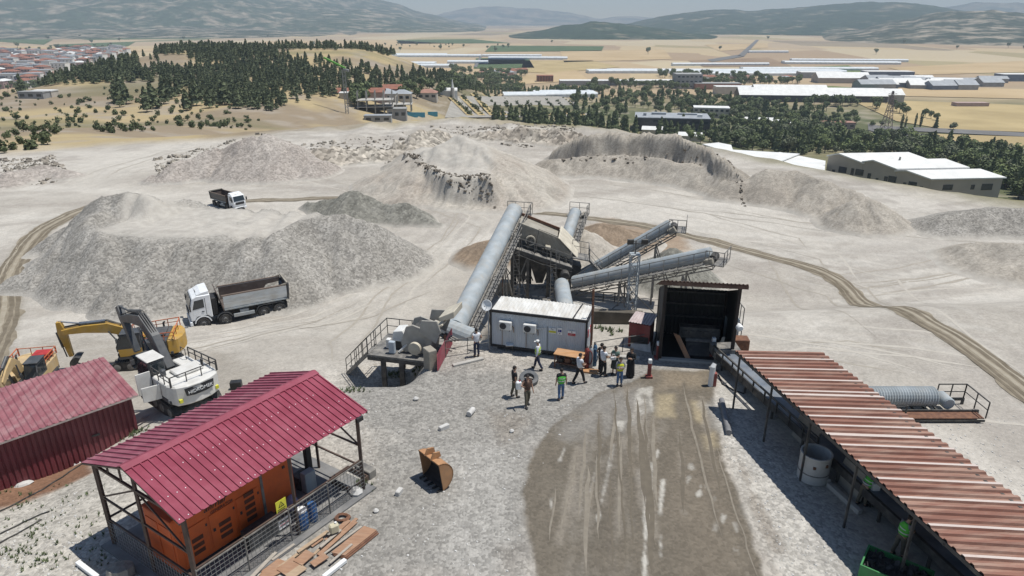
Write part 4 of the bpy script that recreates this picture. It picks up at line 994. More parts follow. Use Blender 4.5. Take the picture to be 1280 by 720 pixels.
# far greenhouses and sheds: white roofs in rows
GH = [(345, 70, 150, 40, 6), (410, 78, 240, 36, 4), (480, 69, 260, 40, 2), (540, 70, 200, 30, -2), (385, 83, 120, 40, 3), (470, 80, 200, 30, 0), (520, 83, 120, 26, 0), (660, 73, 150, 28, -4), (640, 70, 120, 16, -4), (585, 78, 70, 22, 0),
      (760, 90, 60, 26, 4), (905, 90, 330, 34, -2), (1010, 87, 200, 20, 0), (940, 93, 150, 22, 0), (1060, 76, 200, 16, -6), (1050, 79, 190, 22, -5), (900, 81, 160, 10, 2), (960, 65, 90, 8, 0), (705, 119, 60, 34, 6), (655, 121, 40, 24, 4)]
for px, py, L, W, rz in GH:
    bldg('greenhouse', 'long white film greenhouse far out on the plain', px, py + 1, L, W, 3.2, rz, w_film, w_film, 'vault', 0, 'greenhouse', 'white greenhouses on the plain')
for spec in [('factory', 'long white roofed factory hall with dark shaded front, right of centre', 1010, 126, 130, 26, 6, -6, w_black, w_white, 'gable'), ('factory', 'second white roofed hall behind the long one', 985, 119, 70, 18, 6, -5, w_grey, w_white, 'gable'),
             ('factory', 'grey shed with pale roof beyond the long factory hall', 1095, 127, 40, 20, 7, -6, w_grey, w_white, 'gable'), ('warehouse', 'pale warehouse beside the green field', 1025, 97, 55, 24, 7, -6, w_grey, w_white, 'flat'),
             ('warehouse', 'dark blue warehouse beyond the green field', 1012, 95, 30, 16, 6, -6, w_blue, r_grey, 'flat'), ('warehouse', 'tan warehouse with white roof below the green field', 1050, 103, 60, 26, 6, -5, w_tan, w_white, 'gable'),
             ('warehouse', 'blue grey warehouse on the plain with flat roof, mid right', 1108, 96, 60, 22, 7, -4, w_blue, w_white, 'flat'), ('warehouse', 'blue warehouse at the right edge of the plain', 1273, 101, 50, 20, 8, -2, w_blue, w_white, 'flat'),
             ('warehouse', 'low purple grey shed on the yellow field', 1212, 133, 28, 8, 3, 0, w_pink, w_pink, 'flat'), ('apartment_block', 'square grey block tower among the factories', 858, 110, 28, 22, 15, 0, w_grey, w_grey, 'flat'),
             ('factory', 'red brown roofed factory beside the grey block', 895, 111, 50, 16, 6, 0, r_tile2, w_grey, 'flat'), ('factory', 'long grey roofed hall left of the grey block', 780, 106, 150, 18, 5, 1, w_grey, w_white, 'flat'),
             ('factory', 'white roofed hall with a row of small windows behind the trees', 930, 117, 60, 16, 7, -3, w_cream, w_white, 'flat'), ('house', 'dark red block on the stubble field', 681, 102, 20, 14, 7, 0, r_tile, r_tile, 'flat')]:
    bldg(*spec[:11], win=6 if spec[0] in ('apartment_block', 'house') else 0, wrows=3)
for i in range(26):
    px = rs.uniform(1085, 1240); py = rs.uniform(103, 113)
    bldg('shed', 'low grey shed in the industrial estate on the plain', px, py, rs.uniform(20, 50), rs.uniform(12, 22), rs.uniform(4, 6), rs.uniform(-10, 6), rs.choice([w_grey, w_blue]), rs.choice([r_grey, w_white, r_grey]), 'gable', 0, 'shed', 'sheds of the industrial estate')
for i in range(26):
    px = rs.uniform(595, 660) if i < 14 else rs.uniform(850, 1000); py = rs.uniform(90, 98) if i < 14 else rs.uniform(96, 104)
    bldg('house', 'small tiled house among the far trees', px, py, rs.uniform(9, 14), rs.uniform(7, 9), rs.uniform(3, 5), rs.uniform(-30, 30), rs.choice([w_cream, w_pink, w_white]), rs.choice([r_tile, r_tile2, r_grey]), 'hip', 0, 'house', 'houses among the far trees')
# black office block with its wings
t = bldg('office_building', 'black two storey office block with flat grey roof among trees', 838, 164, 46, 26, 9.5, -10, w_black, r_grey, 'flat', 9, 'office building', wrows=2)
for x, y, a, b, h in ((-8, 4, 9, 5, 1.2), (10, 5, 12, 4, .9), (17, -6, 3, 2, 1.6), (-17, -4, 2, 2, 1.5)): MB().box(x - a / 2, x + a / 2, y - b / 2, y + b / 2, 9.97, 9.97 + h).build('roof_plant', r_grey if x < 15 else w_white, t)
bldg('office_building', 'cream flat roofed building with stair tower behind the black block', 888, 146, 26, 14, 7, -12, w_cream, w_white, 'flat', 7, 'office building', wrows=2)
for px, py, L in ((817, 168, 14), (972, 158, 16), (945, 155, 22), (862, 176, 13)): bldg('shed', 'small white roofed shed half hidden in the tree belt', px, py, L, 7, 3, -14, w_cream, w_white, 'gable', 0, 'shed', 'white roofed sheds in the tree belt')
bldg('shop', 'low pink fronted building by the valley road', 1045, 160, 22, 9, 4, -8, w_pink, r_tile2, 'flat', 5, 'shop')
# long white roof below the rim and the stepped tan hall
def slab_roof(name, label, pts, zs, wall, roof, th=.35, zb=-40):
    P = [PZ(px, py, z) for (px, py), z in zip(pts, zs)]; c = sum(P, Vector()) / len(P); c.z = lz(c.x, c.y)
    t = thing(name, label, 'building', c); a = [p - c for p in P]
    MB().prism(a, (0, 0, -th)).build('roof', roof, t)
    b = [Vector((p.x * .985, p.y * .985, p.z - th - .02)) for p in a]; n = len(b); mb = MB()
    lo = [Vector((p.x, p.y, -2)) for p in b]; mb.add(b + lo, [(i, (i + 1) % n, (i + 1) % n + n, i + n) for i in range(n)] + [tuple(range(n))]); mb.build('wall', wall, t)
    return t
slab_roof('factory', 'long white roofed factory just below the quarry rim, left end', [(878, 180), (898, 178), (914, 181), (916, 187), (1000, 192), (972, 203), (940, 199)], [-29] * 7, w_grey, w_white)
slab_roof('factory', 'white roofed factory range running up to the stepped tan hall', [(935, 196), (975, 190), (1032, 201), (1031, 213), (985, 211)], [-29.6] * 5, w_grey, w_white)
Zb = -34
fa = PZ(1031, 222, Zb); fb = PZ(1160, 243, Zb)
fd = (fb - fa); Lf = fd.length; fd.normalize(); fe = Vector((-fd.y, fd.x, 0)); fe = (fe * .8 + fd * .6).normalized()
hall = thing('industrial_hall', 'tan hall with three stepped white mono-pitch roofs below the rim', 'industrial hall', fa)
hb = MB(); rf = MB(); cuts = [0, .36, .68, 1.0]; heights = [(7.4, 8.6, 6.6), (7.0, 8.0, 6.2), (5.6, 6.2, 4.6)]; DEP = 24
for k in range(3):
    a = fd * Lf * cuts[k]; b = fd * Lf * (cuts[k + 1] - (.002 if k < 2 else 0)); h0, h1, h2 = heights[k]; mid = a + (b - a) * .32
    pr = [a + Vector((0, 0, -4)), b + Vector((0, 0, -4)), b + Vector((0, 0, h2)), mid + Vector((0, 0, h1)), a + Vector((0, 0, h0))]
    hb.prism(pr, fe * DEP)
    off = -fe * .6; up = Vector((0, 0, .04)); th = Vector((0, 0, .4))
    rf.prism([mid + off + Vector((0, 0, h1)) + up, b + fd * .5 + off + Vector((0, 0, h2)) + up, b + fd * .5 + off + Vector((0, 0, h2)) + up + th, mid + off + Vector((0, 0, h1)) + up + th], fe * (DEP + 1.2))
    rf.prism([a - fd * .1 + off + Vector((0, 0, h0)) + up, mid + off + Vector((0, 0, h1)) + up, mid + off + Vector((0, 0, h1)) + up + th * .99, a - fd * .1 + off + Vector((0, 0, h0)) + up + th * .99], fe * (DEP + 1.2))
hb.build('wall', w_tan, hall); rf.build('roof', w_white, hall)
for s, z0, z1, ww in ((.08, 0, 3.2, .9), (.17, 2.6, 4.6, 2.6), (.17, -.6, .9, 2.6), (.27, 0, 4.6, .9), (.34, 2.6, 4.6, 2.6), (.44, -.4, 3.8, 1.0), (.52, .6, 2.6, .8), (.60, .0, 3.6, 1.0), (.66, 2.0, 4.0, 2.4), (.78, 0, 2.6, .8), (.85, 1.6, 3.2, 2.4), (.93, 1.0, 2.2, .9)):
    p = fd * Lf * s - fe * .06; MB().obox(p + Vector((0, 0, (z0 + z1) / 2)), fd * ww / 2, fe * .08, Vector((0, 0, (z1 - z0) / 2))).build('window', glassd, hall)
for s, z0, z1, ww in ((.25, .9, 2.6, 3.2), (.6, .9, 2.4, 1.2), (.8, .6, 2.6, 3.6)):
    p = fb - fa + fe * DEP * s + fd * .06; MB().obox(p + Vector((0, 0, (z0 + z1) / 2 + .4)), fe * ww / 2, fd * .08, Vector((0, 0, (z1 - z0) / 2))).build('window', glassd, hall)
p = fd * Lf * .48 + fe * 8 + Vector((0, 0, 8.0)); MB().tube([p, p + Vector((0, 0, 1.3))], .3, 8).build('roof_vent', w_grey, hall)
p = GV(1236, 242); o = MB().box(-2.2, 2.2, -1, 1, -.2, 1.8).build('box_trailer', w_white); o.location = p; tag(o, 'white box trailer by the right end of the stepped hall', 'trailer')
# unfinished concrete building and houses below the pine hill
def frame_building(px, py, L, W, floors, rz, label):
    t = thing('unfinished_building', label, 'building', G(px, py), R(rz)); mb = MB(); sl = MB()
    for f in range(floors):
        z = f * 3.0
        for i in range(5):
            for j in range(3): MB().box(-L / 2 + i * L / 4 - .2, -L / 2 + i * L / 4 + .2, -W / 2 + j * W / 2 - .2, -W / 2 + j * W / 2 + .2, z - (1 if f == 0 else 0), z + 2.7 + (1.2 if f == floors - 1 else 0)).build('column', conc, t)
        if f < floors - 1: sl.box(-L / 2 - .6, L / 2 + .6, -W / 2 - .6, W / 2 + .6, z + 2.72, z + 3.0)
    sl.build('floor_slab', conc, t); MB().box(-L / 2 + .5, L / 2 - 3, W / 2 - .3, W / 2 - .1, 0, 2.7).build('back_wall', w_grey, t)
    return t
frame_building(470, 140, 16, 9, 3, 8, 'unfinished grey concrete frame building beyond the quarry edge')
frame_building(497, 137, 14, 8, 2, 4, 'lower concrete frame with open columns beside the unfinished building')
for spec in [('house', 'grey two storey shell next to the concrete frames', 497, 148, 9, 7, 4.5, 5, w_grey, w_grey, 'flat'), ('house', 'small pale grey house at the building site', 473, 152, 12, 5, 2.6, 3, w_grey, r_grey, 'flat'), ('house', 'grey roofed villa under the trees, left one', 478, 126, 15, 9, 4, 0, w_cream, r_grey, 'hip'),
             ('house', 'grey roofed villa under the trees, middle one', 503, 126, 10, 8, 4, 0, w_cream, r_grey, 'hip'), ('house', 'tan roofed villa at the end of the tree row', 535, 124, 11, 8, 4, 0, w_cream, r_tile2, 'hip'), ('barn', 'red brown roofed barn in front of the pine hill', 490, 116, 11, 9, 2.4, 8, w_pink, r_tile, 'gable'),
             ('barn', 'long reddish roof beside the tower crane', 452, 121, 24, 8, 2.5, 2, w_pink, r_tile, 'gable'), ('shed', 'white roofed shed at the foot of the crane', 437, 124, 9, 6, 3, 6, w_cream, w_white, 'flat'), ('shed', 'white arched shed by the tall grey tower', 558, 119, 14, 8, 3, 6, w_white, w_white, 'vault'),
             ('hut', 'low grey concrete hut with openings on the dry slope', 44, 122.5, 12, 5, 2.6, -4, w_grey, w_grey, 'flat'), ('hut', 'pale walled hut beside the grey hut on the slope', 57, 121, 10, 5, 2.6, -4, w_cream, w_white, 'flat')]:
    bldg(*spec, win=3 if spec[0] in ('house', 'hut') else 0, cat=spec[0])
for k, (px, py) in enumerate(((516, 146), (525, 146), (541, 145))):
    p = G(px, py); o = MB().box(-2.6, 2.6, -.1, .1, -.3, 2.2).build('site_hoarding', mat('blue_hoarding', (.10, .38, .52), (.08, .3, .44), .6)); o.location = p; tag(o, 'bright blue hoarding panel at the building site', 'hoarding', 'blue hoarding panels')
# tapered grey tower and green tower crane
p = GV(566, 124); t = thing('concrete_tower', 'slim pointed grey tower rising above the car park trees', 'tower', p); MB().tube([(0, 0, -1), (0, 0, 7)], [1.5, 1.2], 10).build('shaft', conc, t); MB().tube([(0, 0, 7.02), (0, 0, 12)], [.9, .2], 10).build('spire', w_white, t)
p = G(434, 142); t = thing('tower_crane', 'tower crane with a bright green jib above the building site', 'crane', p); gm = mat('crane_green', (.16, .42, .06), (.12, .34, .05), .5); mb = MB()
for sx in (-.6, .6):
    for sy in (-.6, .6): mb.bar((sx, sy, -1), (sx, sy, 19), .16)
for k in range(10):
    z = k * 1.9; mb.bar((-.6, -.6, z), (.6, -.6, z + 1.9), .1); mb.bar((.6, .6, z), (-.6, .6, z + 1.9), .1); mb.bar((-.6, .6, z), (-.6, -.6, z + 1.9), .1)
mb.build('mast', w_grey, t); MB().bar((1, 0, 19.6), (-9, 3, 24), .7, .7).build('jib', gm, t); MB().bar((0, 0, 19.2), (2.5, -.7, 18.6), .9, .9).build('counterweight', w_grey, t)
# lattice pylon by the valley road
p = GV(1107, 163); t = thing('electricity_pylon', 'red and grey lattice pylon beside the valley road', 'pylon', p); st = mat('pylon_steel', (.28, .24, .23), (.23, .15, .13), .6, 3, metal=.3)
mb = MB(); H = 26
def leg(z): return 2.6 * (1 - z / H) ** 1.0 + .35
for sx in (-1, 1):
    for sy in (-1, 1): mb.bar((sx * leg(0), sy * leg(0), -1), (sx * leg(H), sy * leg(H), H), .28)
zs = [0, 4, 7.6, 11, 14, 16.6, 19, 21.2, 23.4, 25.4]
for a, b in zip(zs[:-1], zs[1:]):
    for sx, sy, ex, ey in ((-1, -1, 1, -1), (1, -1, 1, 1), (1, 1, -1, 1), (-1, 1, -1, -1)): mb.bar((sx * leg(a), sy * leg(a), a), (ex * leg(b), ey * leg(b), b), .16); mb.bar((ex * leg(a), ey * leg(a), a), (sx * leg(b), sy * leg(b), b), .16)
mb.build('mast', st, t)
for z, l in ((18, 4.2), (21, 3.6), (24, 3.0)):
    m2 = MB(); m2.bar((-l, 0, z), (l, 0, z), .22); m2.bar((-l, 0, z), (0, 0, z + 1.3), .16); m2.bar((l, 0, z), (0, 0, z + 1.3), .16); m2.build('crossarm', st, t)
# the town
TOWN = []
for k in range(8):
    wall = [w_white, w_cream, w_pink, w_grey, w_cream, w_white, w_pink, w_grey][k]; roof = [r_tile, r_tile2, r_tile, r_grey, r_tile2, r_grey, w_white, r_tile][k]
    L, W, H = [(14, 11, 9), (12, 10, 7), (16, 12, 12), (13, 13, 10), (11, 9, 6), (20, 12, 14), (15, 10, 8), (12, 12, 9)][k]; mb = MB(); l, w_ = L / 2, W / 2
    mb.box(-l, l, -w_, w_, -2, H, 0); e = .5; rh = 2.2 if k not in (3, 5) else .6
    mb.add([(-l - e, -w_ - e, H + .02), (l + e, -w_ - e, H + .02), (l + e, w_ + e, H + .02), (-l - e, w_ + e, H + .02), (-l + w_ * .9, 0, H + rh), (l - w_ * .9, 0, H + rh)], [(0, 1, 5, 4), (1, 2, 5), (2, 3, 4, 5), (3, 0, 4), (3, 2, 1, 0)], 1)
    for r_ in range(int(H // 3)):
        for i in range(4):
            x = -l + (i + .5) * L / 4
            mb.box(x - .7, x + .7, -w_ - .06, -w_ - .01, r_ * 3 + 1, r_ * 3 + 2.4, 2)
    me = bpy.data.meshes.new('town_house'); me.from_pydata(mb.v, [], mb.f)
    for m in (wall, roof, glassd): me.materials.append(m)
    me.polygons.foreach_set('material_index', mb.m); TOWN.append(me)
tp = []
TP = [(-30, 112), (-30, 66), (60, 67), (110, 64), (160, 66), (140, 75), (75, 92), (40, 112)]
t0 = 0
while len(tp) < 640 and t0 < 20000:
    t0 += 1; x = rs.uniform(-1500, -480); y = rs.uniform(720, 1900); z = -53.5; px, py = proj((x, y, z))
    if not in_poly(px, py, TP) or px < -20: continue
    if any((x - a) ** 2 + (y - b) ** 2 < 300 for a, b in tp): continue
    tp.append((x, y))
tp.sort(key=lambda q: q[1]); rest = []
for i, (x, y) in enumerate(tp):
    if i < 285:
        o = bpy.data.objects.new('town_house', rs.choice(TOWN)); COL.objects.link(o); o.location = (x, y, lz(x, y)); o.rotation_euler = (0, 0, rs.choice([0, .3, -.25, 1.57]) + rs.uniform(-.1, .1))
        tag(o, 'small house packed among others in the far town', 'house', 'houses of the far town')
    else: rest.append((x, y, lz(x, y), rs.uniform(.85, 1.2)))
def merged_town(items):
    vs = []; fs = []; mi = []; mats = [w_white, w_cream, w_pink, w_grey, r_tile, r_tile2, r_grey, glassd]; off = 0
    for (x, y, z, s) in items:
        me = rs.choice(TOWN); t = rs.choice([0, .3, -.25, 1.57]); c, sn = math.cos(t) * s, math.sin(t) * s
        for v in me.vertices: vs.append((x + v.co.x * c - v.co.y * sn, y + v.co.x * sn + v.co.y * c, z + v.co.z * s))
        for p in me.polygons: fs.append(tuple(i + off for i in p.vertices)); mi.append(mats.index(me.materials[p.material_index]))
        off += len(me.vertices)
    me = bpy.data.meshes.new('far_town'); me.from_pydata(vs, [], fs)
    for m in mats: me.materials.append(m)
    me.polygons.foreach_set('material_index', mi); o = bpy.data.objects.new('far_town', me); COL.objects.link(o); tag(o, 'far rows of the town, houses packed together', 'town', kind='stuff')
merged_town(rest)
bldg('apartment_block', 'long blue windowed apartment block at the near edge of the town', 4, 108, 40, 14, 11, 4, w_blue, r_grey, 'flat', 12, 'apartment block', wrows=4)

# ================================================================ air
hz = MB(); hz.box(-12000, 12000, -300, 12000, -60.5, 760)
hm = bpy.data.materials.new('haze'); hm.use_nodes = True; nt = hm.node_tree; nt.nodes.clear(); out = nt.nodes.new('ShaderNodeOutputMaterial'); pv = nt.nodes.new('ShaderNodeVolumePrincipled')
pv.inputs['Color'].default_value = (.72, .86, 1, 1); pv.inputs['Density'].default_value = 1.5e-4; pv.inputs['Anisotropy'].default_value = .0; nt.links.new(pv.outputs['Volume'], out.inputs['Volume'])
ho = hz.build('haze', hm); tag(ho, 'pale bluish air over the plain', 'haze', kind='stuff')
# ================================================================ crushing and screening plant
galv = mat('galvanised_sheet', (.37, .405, .425), (.28, .315, .335), .62, 1.4, metal=.0, spec=.35, dirt=(.36, .33, .28), dirt_amt=.55, dscale=1.1)
steel = mat('dusty_steel', (.20, .195, .185), (.13, .125, .12), .7, 3, metal=.2, dirt=(.38, .35, .30), dirt_amt=.6, dscale=1.5)
dsteel = mat('dark_steel', (.055, .055, .055), (.035, .035, .035), .6, 3, dirt=(.22, .20, .17), dirt_amt=.45, dscale=1.8)
tanst = mat('tan_machine_paint', (.34, .315, .265), (.26, .24, .20), .65, 2, dirt=(.20, .175, .14), dirt_amt=.5, dscale=1.3)
cream = mat('cream_plate', (.58, .53, .43), (.48, .44, .36), .6, 2, dirt=(.30, .26, .2), dirt_amt=.4, dscale=1.4)
rust = mat('rusty_iron', (.20, .10, .06), (.12, .06, .04), .85, 5, bump=.2)
redp = mat('dull_red_paint', (.26, .055, .05), (.18, .04, .035), .6, 3, dirt=(.3, .25, .2), dirt_amt=.35)
wht = mat('white_paint', (.72, .72, .70), (.62, .62, .60), .45, 2, dirt=(.42, .39, .34), dirt_amt=.4, dscale=1.2)
rubber = mat('black_rubber', (.035, .035, .036), (.022, .022, .023), .8, 6, dirt=(.2, .185, .165), dirt_amt=.45, dscale=2)
ZU = Vector((0, 0, 1))
def ribtube(mb, a, b, r, pitch=.16, depth=.025, n=16, m=0):
    a = Vector(a); b = Vector(b); L = (b - a).length; k = max(4, int(L / pitch) * 2); prof = []
    for i in range(k + 1): prof.append((r + (depth if i % 2 else 0), L * i / k))
    mb.lathe(prof, a, b - a, n, m); return mb
def rail(mb, pts, h=1.0, r=.03, every=1.3, mid=True):
    """posts and two bars over a polyline of feet"""
    pts = [Vector(p) for p in pts]
    for a, b in zip(pts[:-1], pts[1:]):
        n = max(1, round((b - a).length / every))
        for i in range(n + 1):
            p = a + (b - a) * i / n; mb.bar(p, p + ZU * h, r * 1.4)
        mb.bar(a + ZU * h, b + ZU * h, r * 1.5)
        if mid: mb.bar(a + ZU * h * .52, b + ZU * h * .52, r * 1.1)
def conveyor(label, a, b, r, side=1, legs=(.35, .75), pitch=.17, head=True, walk=True, wt=(0, 1), cover=(0, 1)):
    a = Vector(a); b = Vector(b); root = thing('conveyor', label, 'conveyor', a, 0, 'covered conveyors of the plant')
    D = b - a; L = D.length; d = D / L; s = d.cross(ZU).normalized(); up = s.cross(d); o = Vector((0, 0, 0))
    ribtube(MB(), d * L * cover[0], d * L * cover[1], r, pitch, .018 if pitch < .3 else .012, 24).build('cover', galv, root, smooth=True)
    tr = MB(); k = max(3, int(L / 1.3))
    for q in (-1, 1):
        tr.bar(s * q * r * .9 - up * r * .8, D + s * q * r * .9 - up * r * .8, .09, .14); tr.bar(s * q * r * .9 - up * (r + .45), D + s * q * r * .9 - up * (r + .45), .08)
        for i in range(k):
            p = d * L * i / k; e = d * L * (i + 1) / k
            tr.bar(p + s * q * r * .9 - up * r * .8, e + s * q * r * .9 - up * (r + .45), .045); tr.bar(e + s * q * r * .9 - up * r * .8, e + s * q * r * .9 - up * (r + .45), .045)
    for i in range(k + 1): p = d * L * i / k; tr.bar(p - s * r - up * (r + .4), p + s * r - up * (r + .4), .05)
    tr.build('truss', steel, root)
    if walk:
        c = s * side * (r + .38) - up * r * .7; p0 = d * L * wt[0] + c; p1 = d * L * wt[1] + c
        w = MB(); w.bar(p0, p1, .56, .05, up); 
        for i in range(int((p1 - p0).length / .5)): w.bar(p0 + d * (.5 * i) - s * .28 + up * .05, p0 + d * (.5 * i) + s * .28 + up * .05, .05, .05)
        w.build('walkway', steel, root); m = MB(); n = max(2, round((p1 - p0).length / 1.2)); e = s * side * .28
        for i in range(n + 1): q = p0 + (p1 - p0) * i / n + e; m.bar(q, q + ZU * 1.0, .045)
        m.bar(p0 + e + ZU, p1 + e + ZU, .05); m.bar(p0 + e + ZU * .55, p1 + e + ZU * .55, .04)
        m.build('railing', steel, root)
    if head:
        h = MB(); fw = Vector((d.x, d.y, 0)).normalized(); q = D + s * side * (r * .3) - up * r * .8
        h.obox(q + fw * .35, fw * .7, s * (r + .45), ZU * .03); h.build('head_platform', steel, root)
        m = MB(); c4 = [q - fw * .3 + s * side * (r + .42), q + fw * 1.02 + s * side * (r + .42), q + fw * 1.02 - s * side * (r + .42)]; rail(m, c4, 1.0, .03, .8); m.build('head_railing', steel, root)
        MB().lathe([(.26, -r * .9), (.3, -r * .85), (.3, r * .85), (.26, r * .9)], D + fw * .15 - up * .2, s, 12).build('head_drum', rubber, root)
        MB().obox(D + s * side * (r + .35) - up * .3, d * .3, s * .2, up * .22).build('drive_motor', tanst, root, bevel=.03)
    for t in legs:
        p = d * L * t - up * (r + .45)
        for q in (-1, 1):
            f = a + p + s * q * (r + .3) + Vector((d.x, d.y, 0)) * -.0; g = lz(f.x, f.y) - a.z - .2
            l = MB(); l.bar(p + s * q * r * .9, Vector((f.x - a.x, f.y - a.y, g)), .12); hgt = p.z - g
            l.bar(p + s * q * r * .9, Vector((f.x - a.x + d.x * hgt * .45, f.y - a.y + d.y * hgt * .45, g)), .09); l.bar(p + s * q * r * .9 + Vector((0, 0, -hgt * .5)), p - s * q * r * .9 + Vector((0, 0, -hgt * .85)), .06)
            l.build('leg', steel, root)
    return root
conveyor('longest grey covered conveyor rising from the jaw crusher to the screen top', PY(569, 410, 41.0), PY(643, 263, 56.5), .68, 1, (.3, .62, .88), .45)
conveyor('steep covered conveyor behind the screen, throwing brown sand', PY(701, 318, 56.2), PY(719, 265, 61.5), .52, 1, (.6,), .4)
conveyor('upper of the two covered conveyors reaching right, smooth skinned', PY(716, 350, 54), PY(838, 281, 52), .46, 1, (.45, .8), .5)
conveyor('lower of the two covered conveyors reaching right, finely ribbed', PY(718, 353, 52.5), PY(889, 318, 47.2), .55, 1, (.35, .8), .20)
conveyor('short bluish covered conveyor end just behind the white office cabin', PY(708, 392, 43.5), PY(702, 356, 50), .58, 1, (), .5, head=False, walk=False)
p0 = PZ(556, 409, -1.35); p1 = PZ(594, 424, -1.35); t = thing('conveyor', 'short lying galvanised tube at the foot of the long conveyor', 'conveyor', p0); ribtube(MB(), (0, 0, 0), p1 - p0, .62, .45, .02).build('cover', galv, t)
mb = MB(); mb.bar((0, 0, -.8), p1 - p0 + Vector((0, 0, -.8)), 1.0, .3); mb.build('bed', steel, t)

# ---- vibrating screen on its stand
YS = 53.5
org = PY(690, 349, YS); org.z = lz(org.x, org.y); scr = thing('vibrating_screen', 'big tan inclined vibrating screen on a dark steel stand with hoppers', 'screening machine', org)
def L_(px, py, y=YS): return PY(px, py, y) - org
BK = Vector((.25, 2.3, 0))
TL, TR, BR, BL = L_(649, 278), L_(698, 297), L_(712, 324), L_(645, 297)
BR2 = L_(716, 320)
for k, o in enumerate((Vector((0, 0, 0)), BK)):
    m = MB(); m.prism([TL + o, TR + o, BR2 + o, BR + o, BL + o], Vector((.02, .1, 0))); m.build('side_plate', tanst, scr, bevel=.02)
m = MB(); m.prism([BL + BK * .04 + (TL - BL) * .15, BR + BK * .04 + (TL - BL) * .15, BR + BK * .98 + (TL - BL) * .15, BL + BK * .98 + (TL - BL) * .15], (TL - BL) * .08); m.build('screen_deck', dsteel, scr)
m = MB(); m.prism([TL + BK * .05 + ZU * -.12, TL + BK * .97 + ZU * -.12, TL + BK * .97 + ZU * -.2 + (TR - TL) * .97, TR + BK * .05 + ZU * -.12 - (TR - TL) * .03], ZU * .06); m.build('dust_cover', tanst, scr)
m = MB(); m.bar(TL + BK * .98 + ZU * .08, TR + BK * .98 + ZU * .08, .12, .2); m.build('top_beam', rust, scr)
m = MB(); m.prism([TR + Vector((-.05, -.15, .02)), TR + BK * 1.02 + Vector((.1, 0, .3)), BR2 + BK * 1.02 + Vector((.35, 0, .35)), BR2 + Vector((.25, -.15, -.05))], (TR - TL).normalized() * .16); m.build('discharge_plate', cream, scr, bevel=.02)
c = L_(663, 300); MB().lathe([(.42, -.08), (.42, .08), (.34, .1), (.34, -.1)], c + Vector((0, -.12, 0)), (0, 1, 0), 18, closed=True).build('drive_wheel', cream, scr); MB().lathe([(.1, -.12), (.1, .12)], c + Vector((0, -.12, 0)), (0, 1, 0), 10).build('hub', steel, scr)
c = L_(684.5, 308); MB().obox(c + Vector((0, -.25, 0)), (.22, 0, -.05), (0, .22, 0), (0.03, 0, .14)).build('vibrator_motor', cream, scr, bevel=.04)
dk0, dk1 = L_(636, 304), L_(714, 330)
m = MB(); m.prism([dk0 + Vector((0, -.9, 0)), dk1 + Vector((0, -.9, 0)), dk1 + BK * 1.2, dk0 + BK * 1.2], (0, 0, -.14)); m.build('deck', steel, scr)
for o, nm in ((Vector((0, -.88, 0)), 'a'), (BK * 1.18, 'b')):
    m = MB(); rail(m, [dk0 + o, dk1 + o], 1.0, .03, 1.0); m.build('railing', steel, scr)
m = MB()
for o in (Vector((0, -.85, -.2)), BK * 1.15 + Vector((0, 0, -.2))): m.bar(dk0 + o, dk1 + o, .2, .28)
m.build('deck_beam', dsteel, scr)
for tt in (.05, .30, .62, .97):
    for o in (Vector((0, -.85, 0)), BK * 1.15):
        p = dk0 + (dk1 - dk0) * tt + o; f = Vector((p.x, p.y, lz(org.x + p.x, org.y + p.y) - org.z - .3)); m = MB(); m.bar(p + ZU * -.2, f, .24); m.build('leg', dsteel, scr)
for t0_, t1_ in ((.05, .30), (.62, .97)):
    p = dk0 + (dk1 - dk0) * t0_ + Vector((0, -.85, -.3)); q = dk0 + (dk1 - dk0) * t1_ + Vector((0, -.85, 0)); m = MB(); m.bar(p, Vector((q.x, q.y, .1)), .1); m.bar(q + ZU * -.3, Vector((p.x, p.y, .1)), .1); m.build('brace', steel, scr)
for tt, ww in ((.18, .75), (.48, 1.0), (.8, .8)):
    p = dk0 + (dk1 - dk0) * tt + BK * .35; z0 = max(.5, p.z * .22); m = MB(); hh = p.z - .25
    vs = [(p.x - ww, p.y - .9, hh), (p.x + ww, p.y - .9, hh), (p.x + ww, p.y + 1.1, hh), (p.x - ww, p.y + 1.1, hh), (p.x - .28, p.y - .3, z0), (p.x + .28, p.y - .3, z0), (p.x + .28, p.y + .3, z0), (p.x - .28, p.y + .3, z0)]
    m.add(vs, [(0, 1, 5, 4), (1, 2, 6, 5), (2, 3, 7, 6), (3, 0, 4, 7), (0, 3, 2, 1), (4, 5, 6, 7)]); m.build('hopper', dsteel, scr)
# catwalk and chute at the discharge end
a_, b_ = L_(716, 322, YS - .4), L_(737, 326, YS - .4)
m = MB(); m.prism([a_, b_, b_ + Vector((.1, 1.6, 0)), a_ + Vector((.1, 1.6, 0))], (0, 0, -.08)); m.build('catwalk', steel, scr)
m = MB(); rail(m, [a_ + Vector((.1, 1.55, 0)), b_ + Vector((.08, 1.55, 0)), b_ + Vector((-.03, 0, 0))], 1.05, .03, .8); m.build('catwalk_railing', steel, scr)
st0, st1 = b_, L_(752, 343, YS - 1.6); m = MB()
for o in (0, .7): m.bar(st0 + Vector((0, o, 0)), st1 + Vector((0, o, 0)), .07, .2)
for i in range(9): q = st0 + (st1 - st0) * i / 8.5; m.bar(q, q + Vector((0, .7, 0)), .22, .04)
m.build('stair', steel, scr); m = MB(); rail(m, [st0, st1], 1.0, .03, 1.2); m.build('stair_railing', steel, scr)
m = MB(); m.prism([L_(712, 330), L_(727, 333), L_(722, 352), L_(712, 352)], (0, 1.4, 0)); m.build('chute', dsteel, scr); MB().lathe([(.32, -.5), (.36, -.4), (.36, .4), (.32, .5)], L_(706, 343, YS - 1.2), (0, 1, 0), 14).build('flywheel', dsteel, scr)
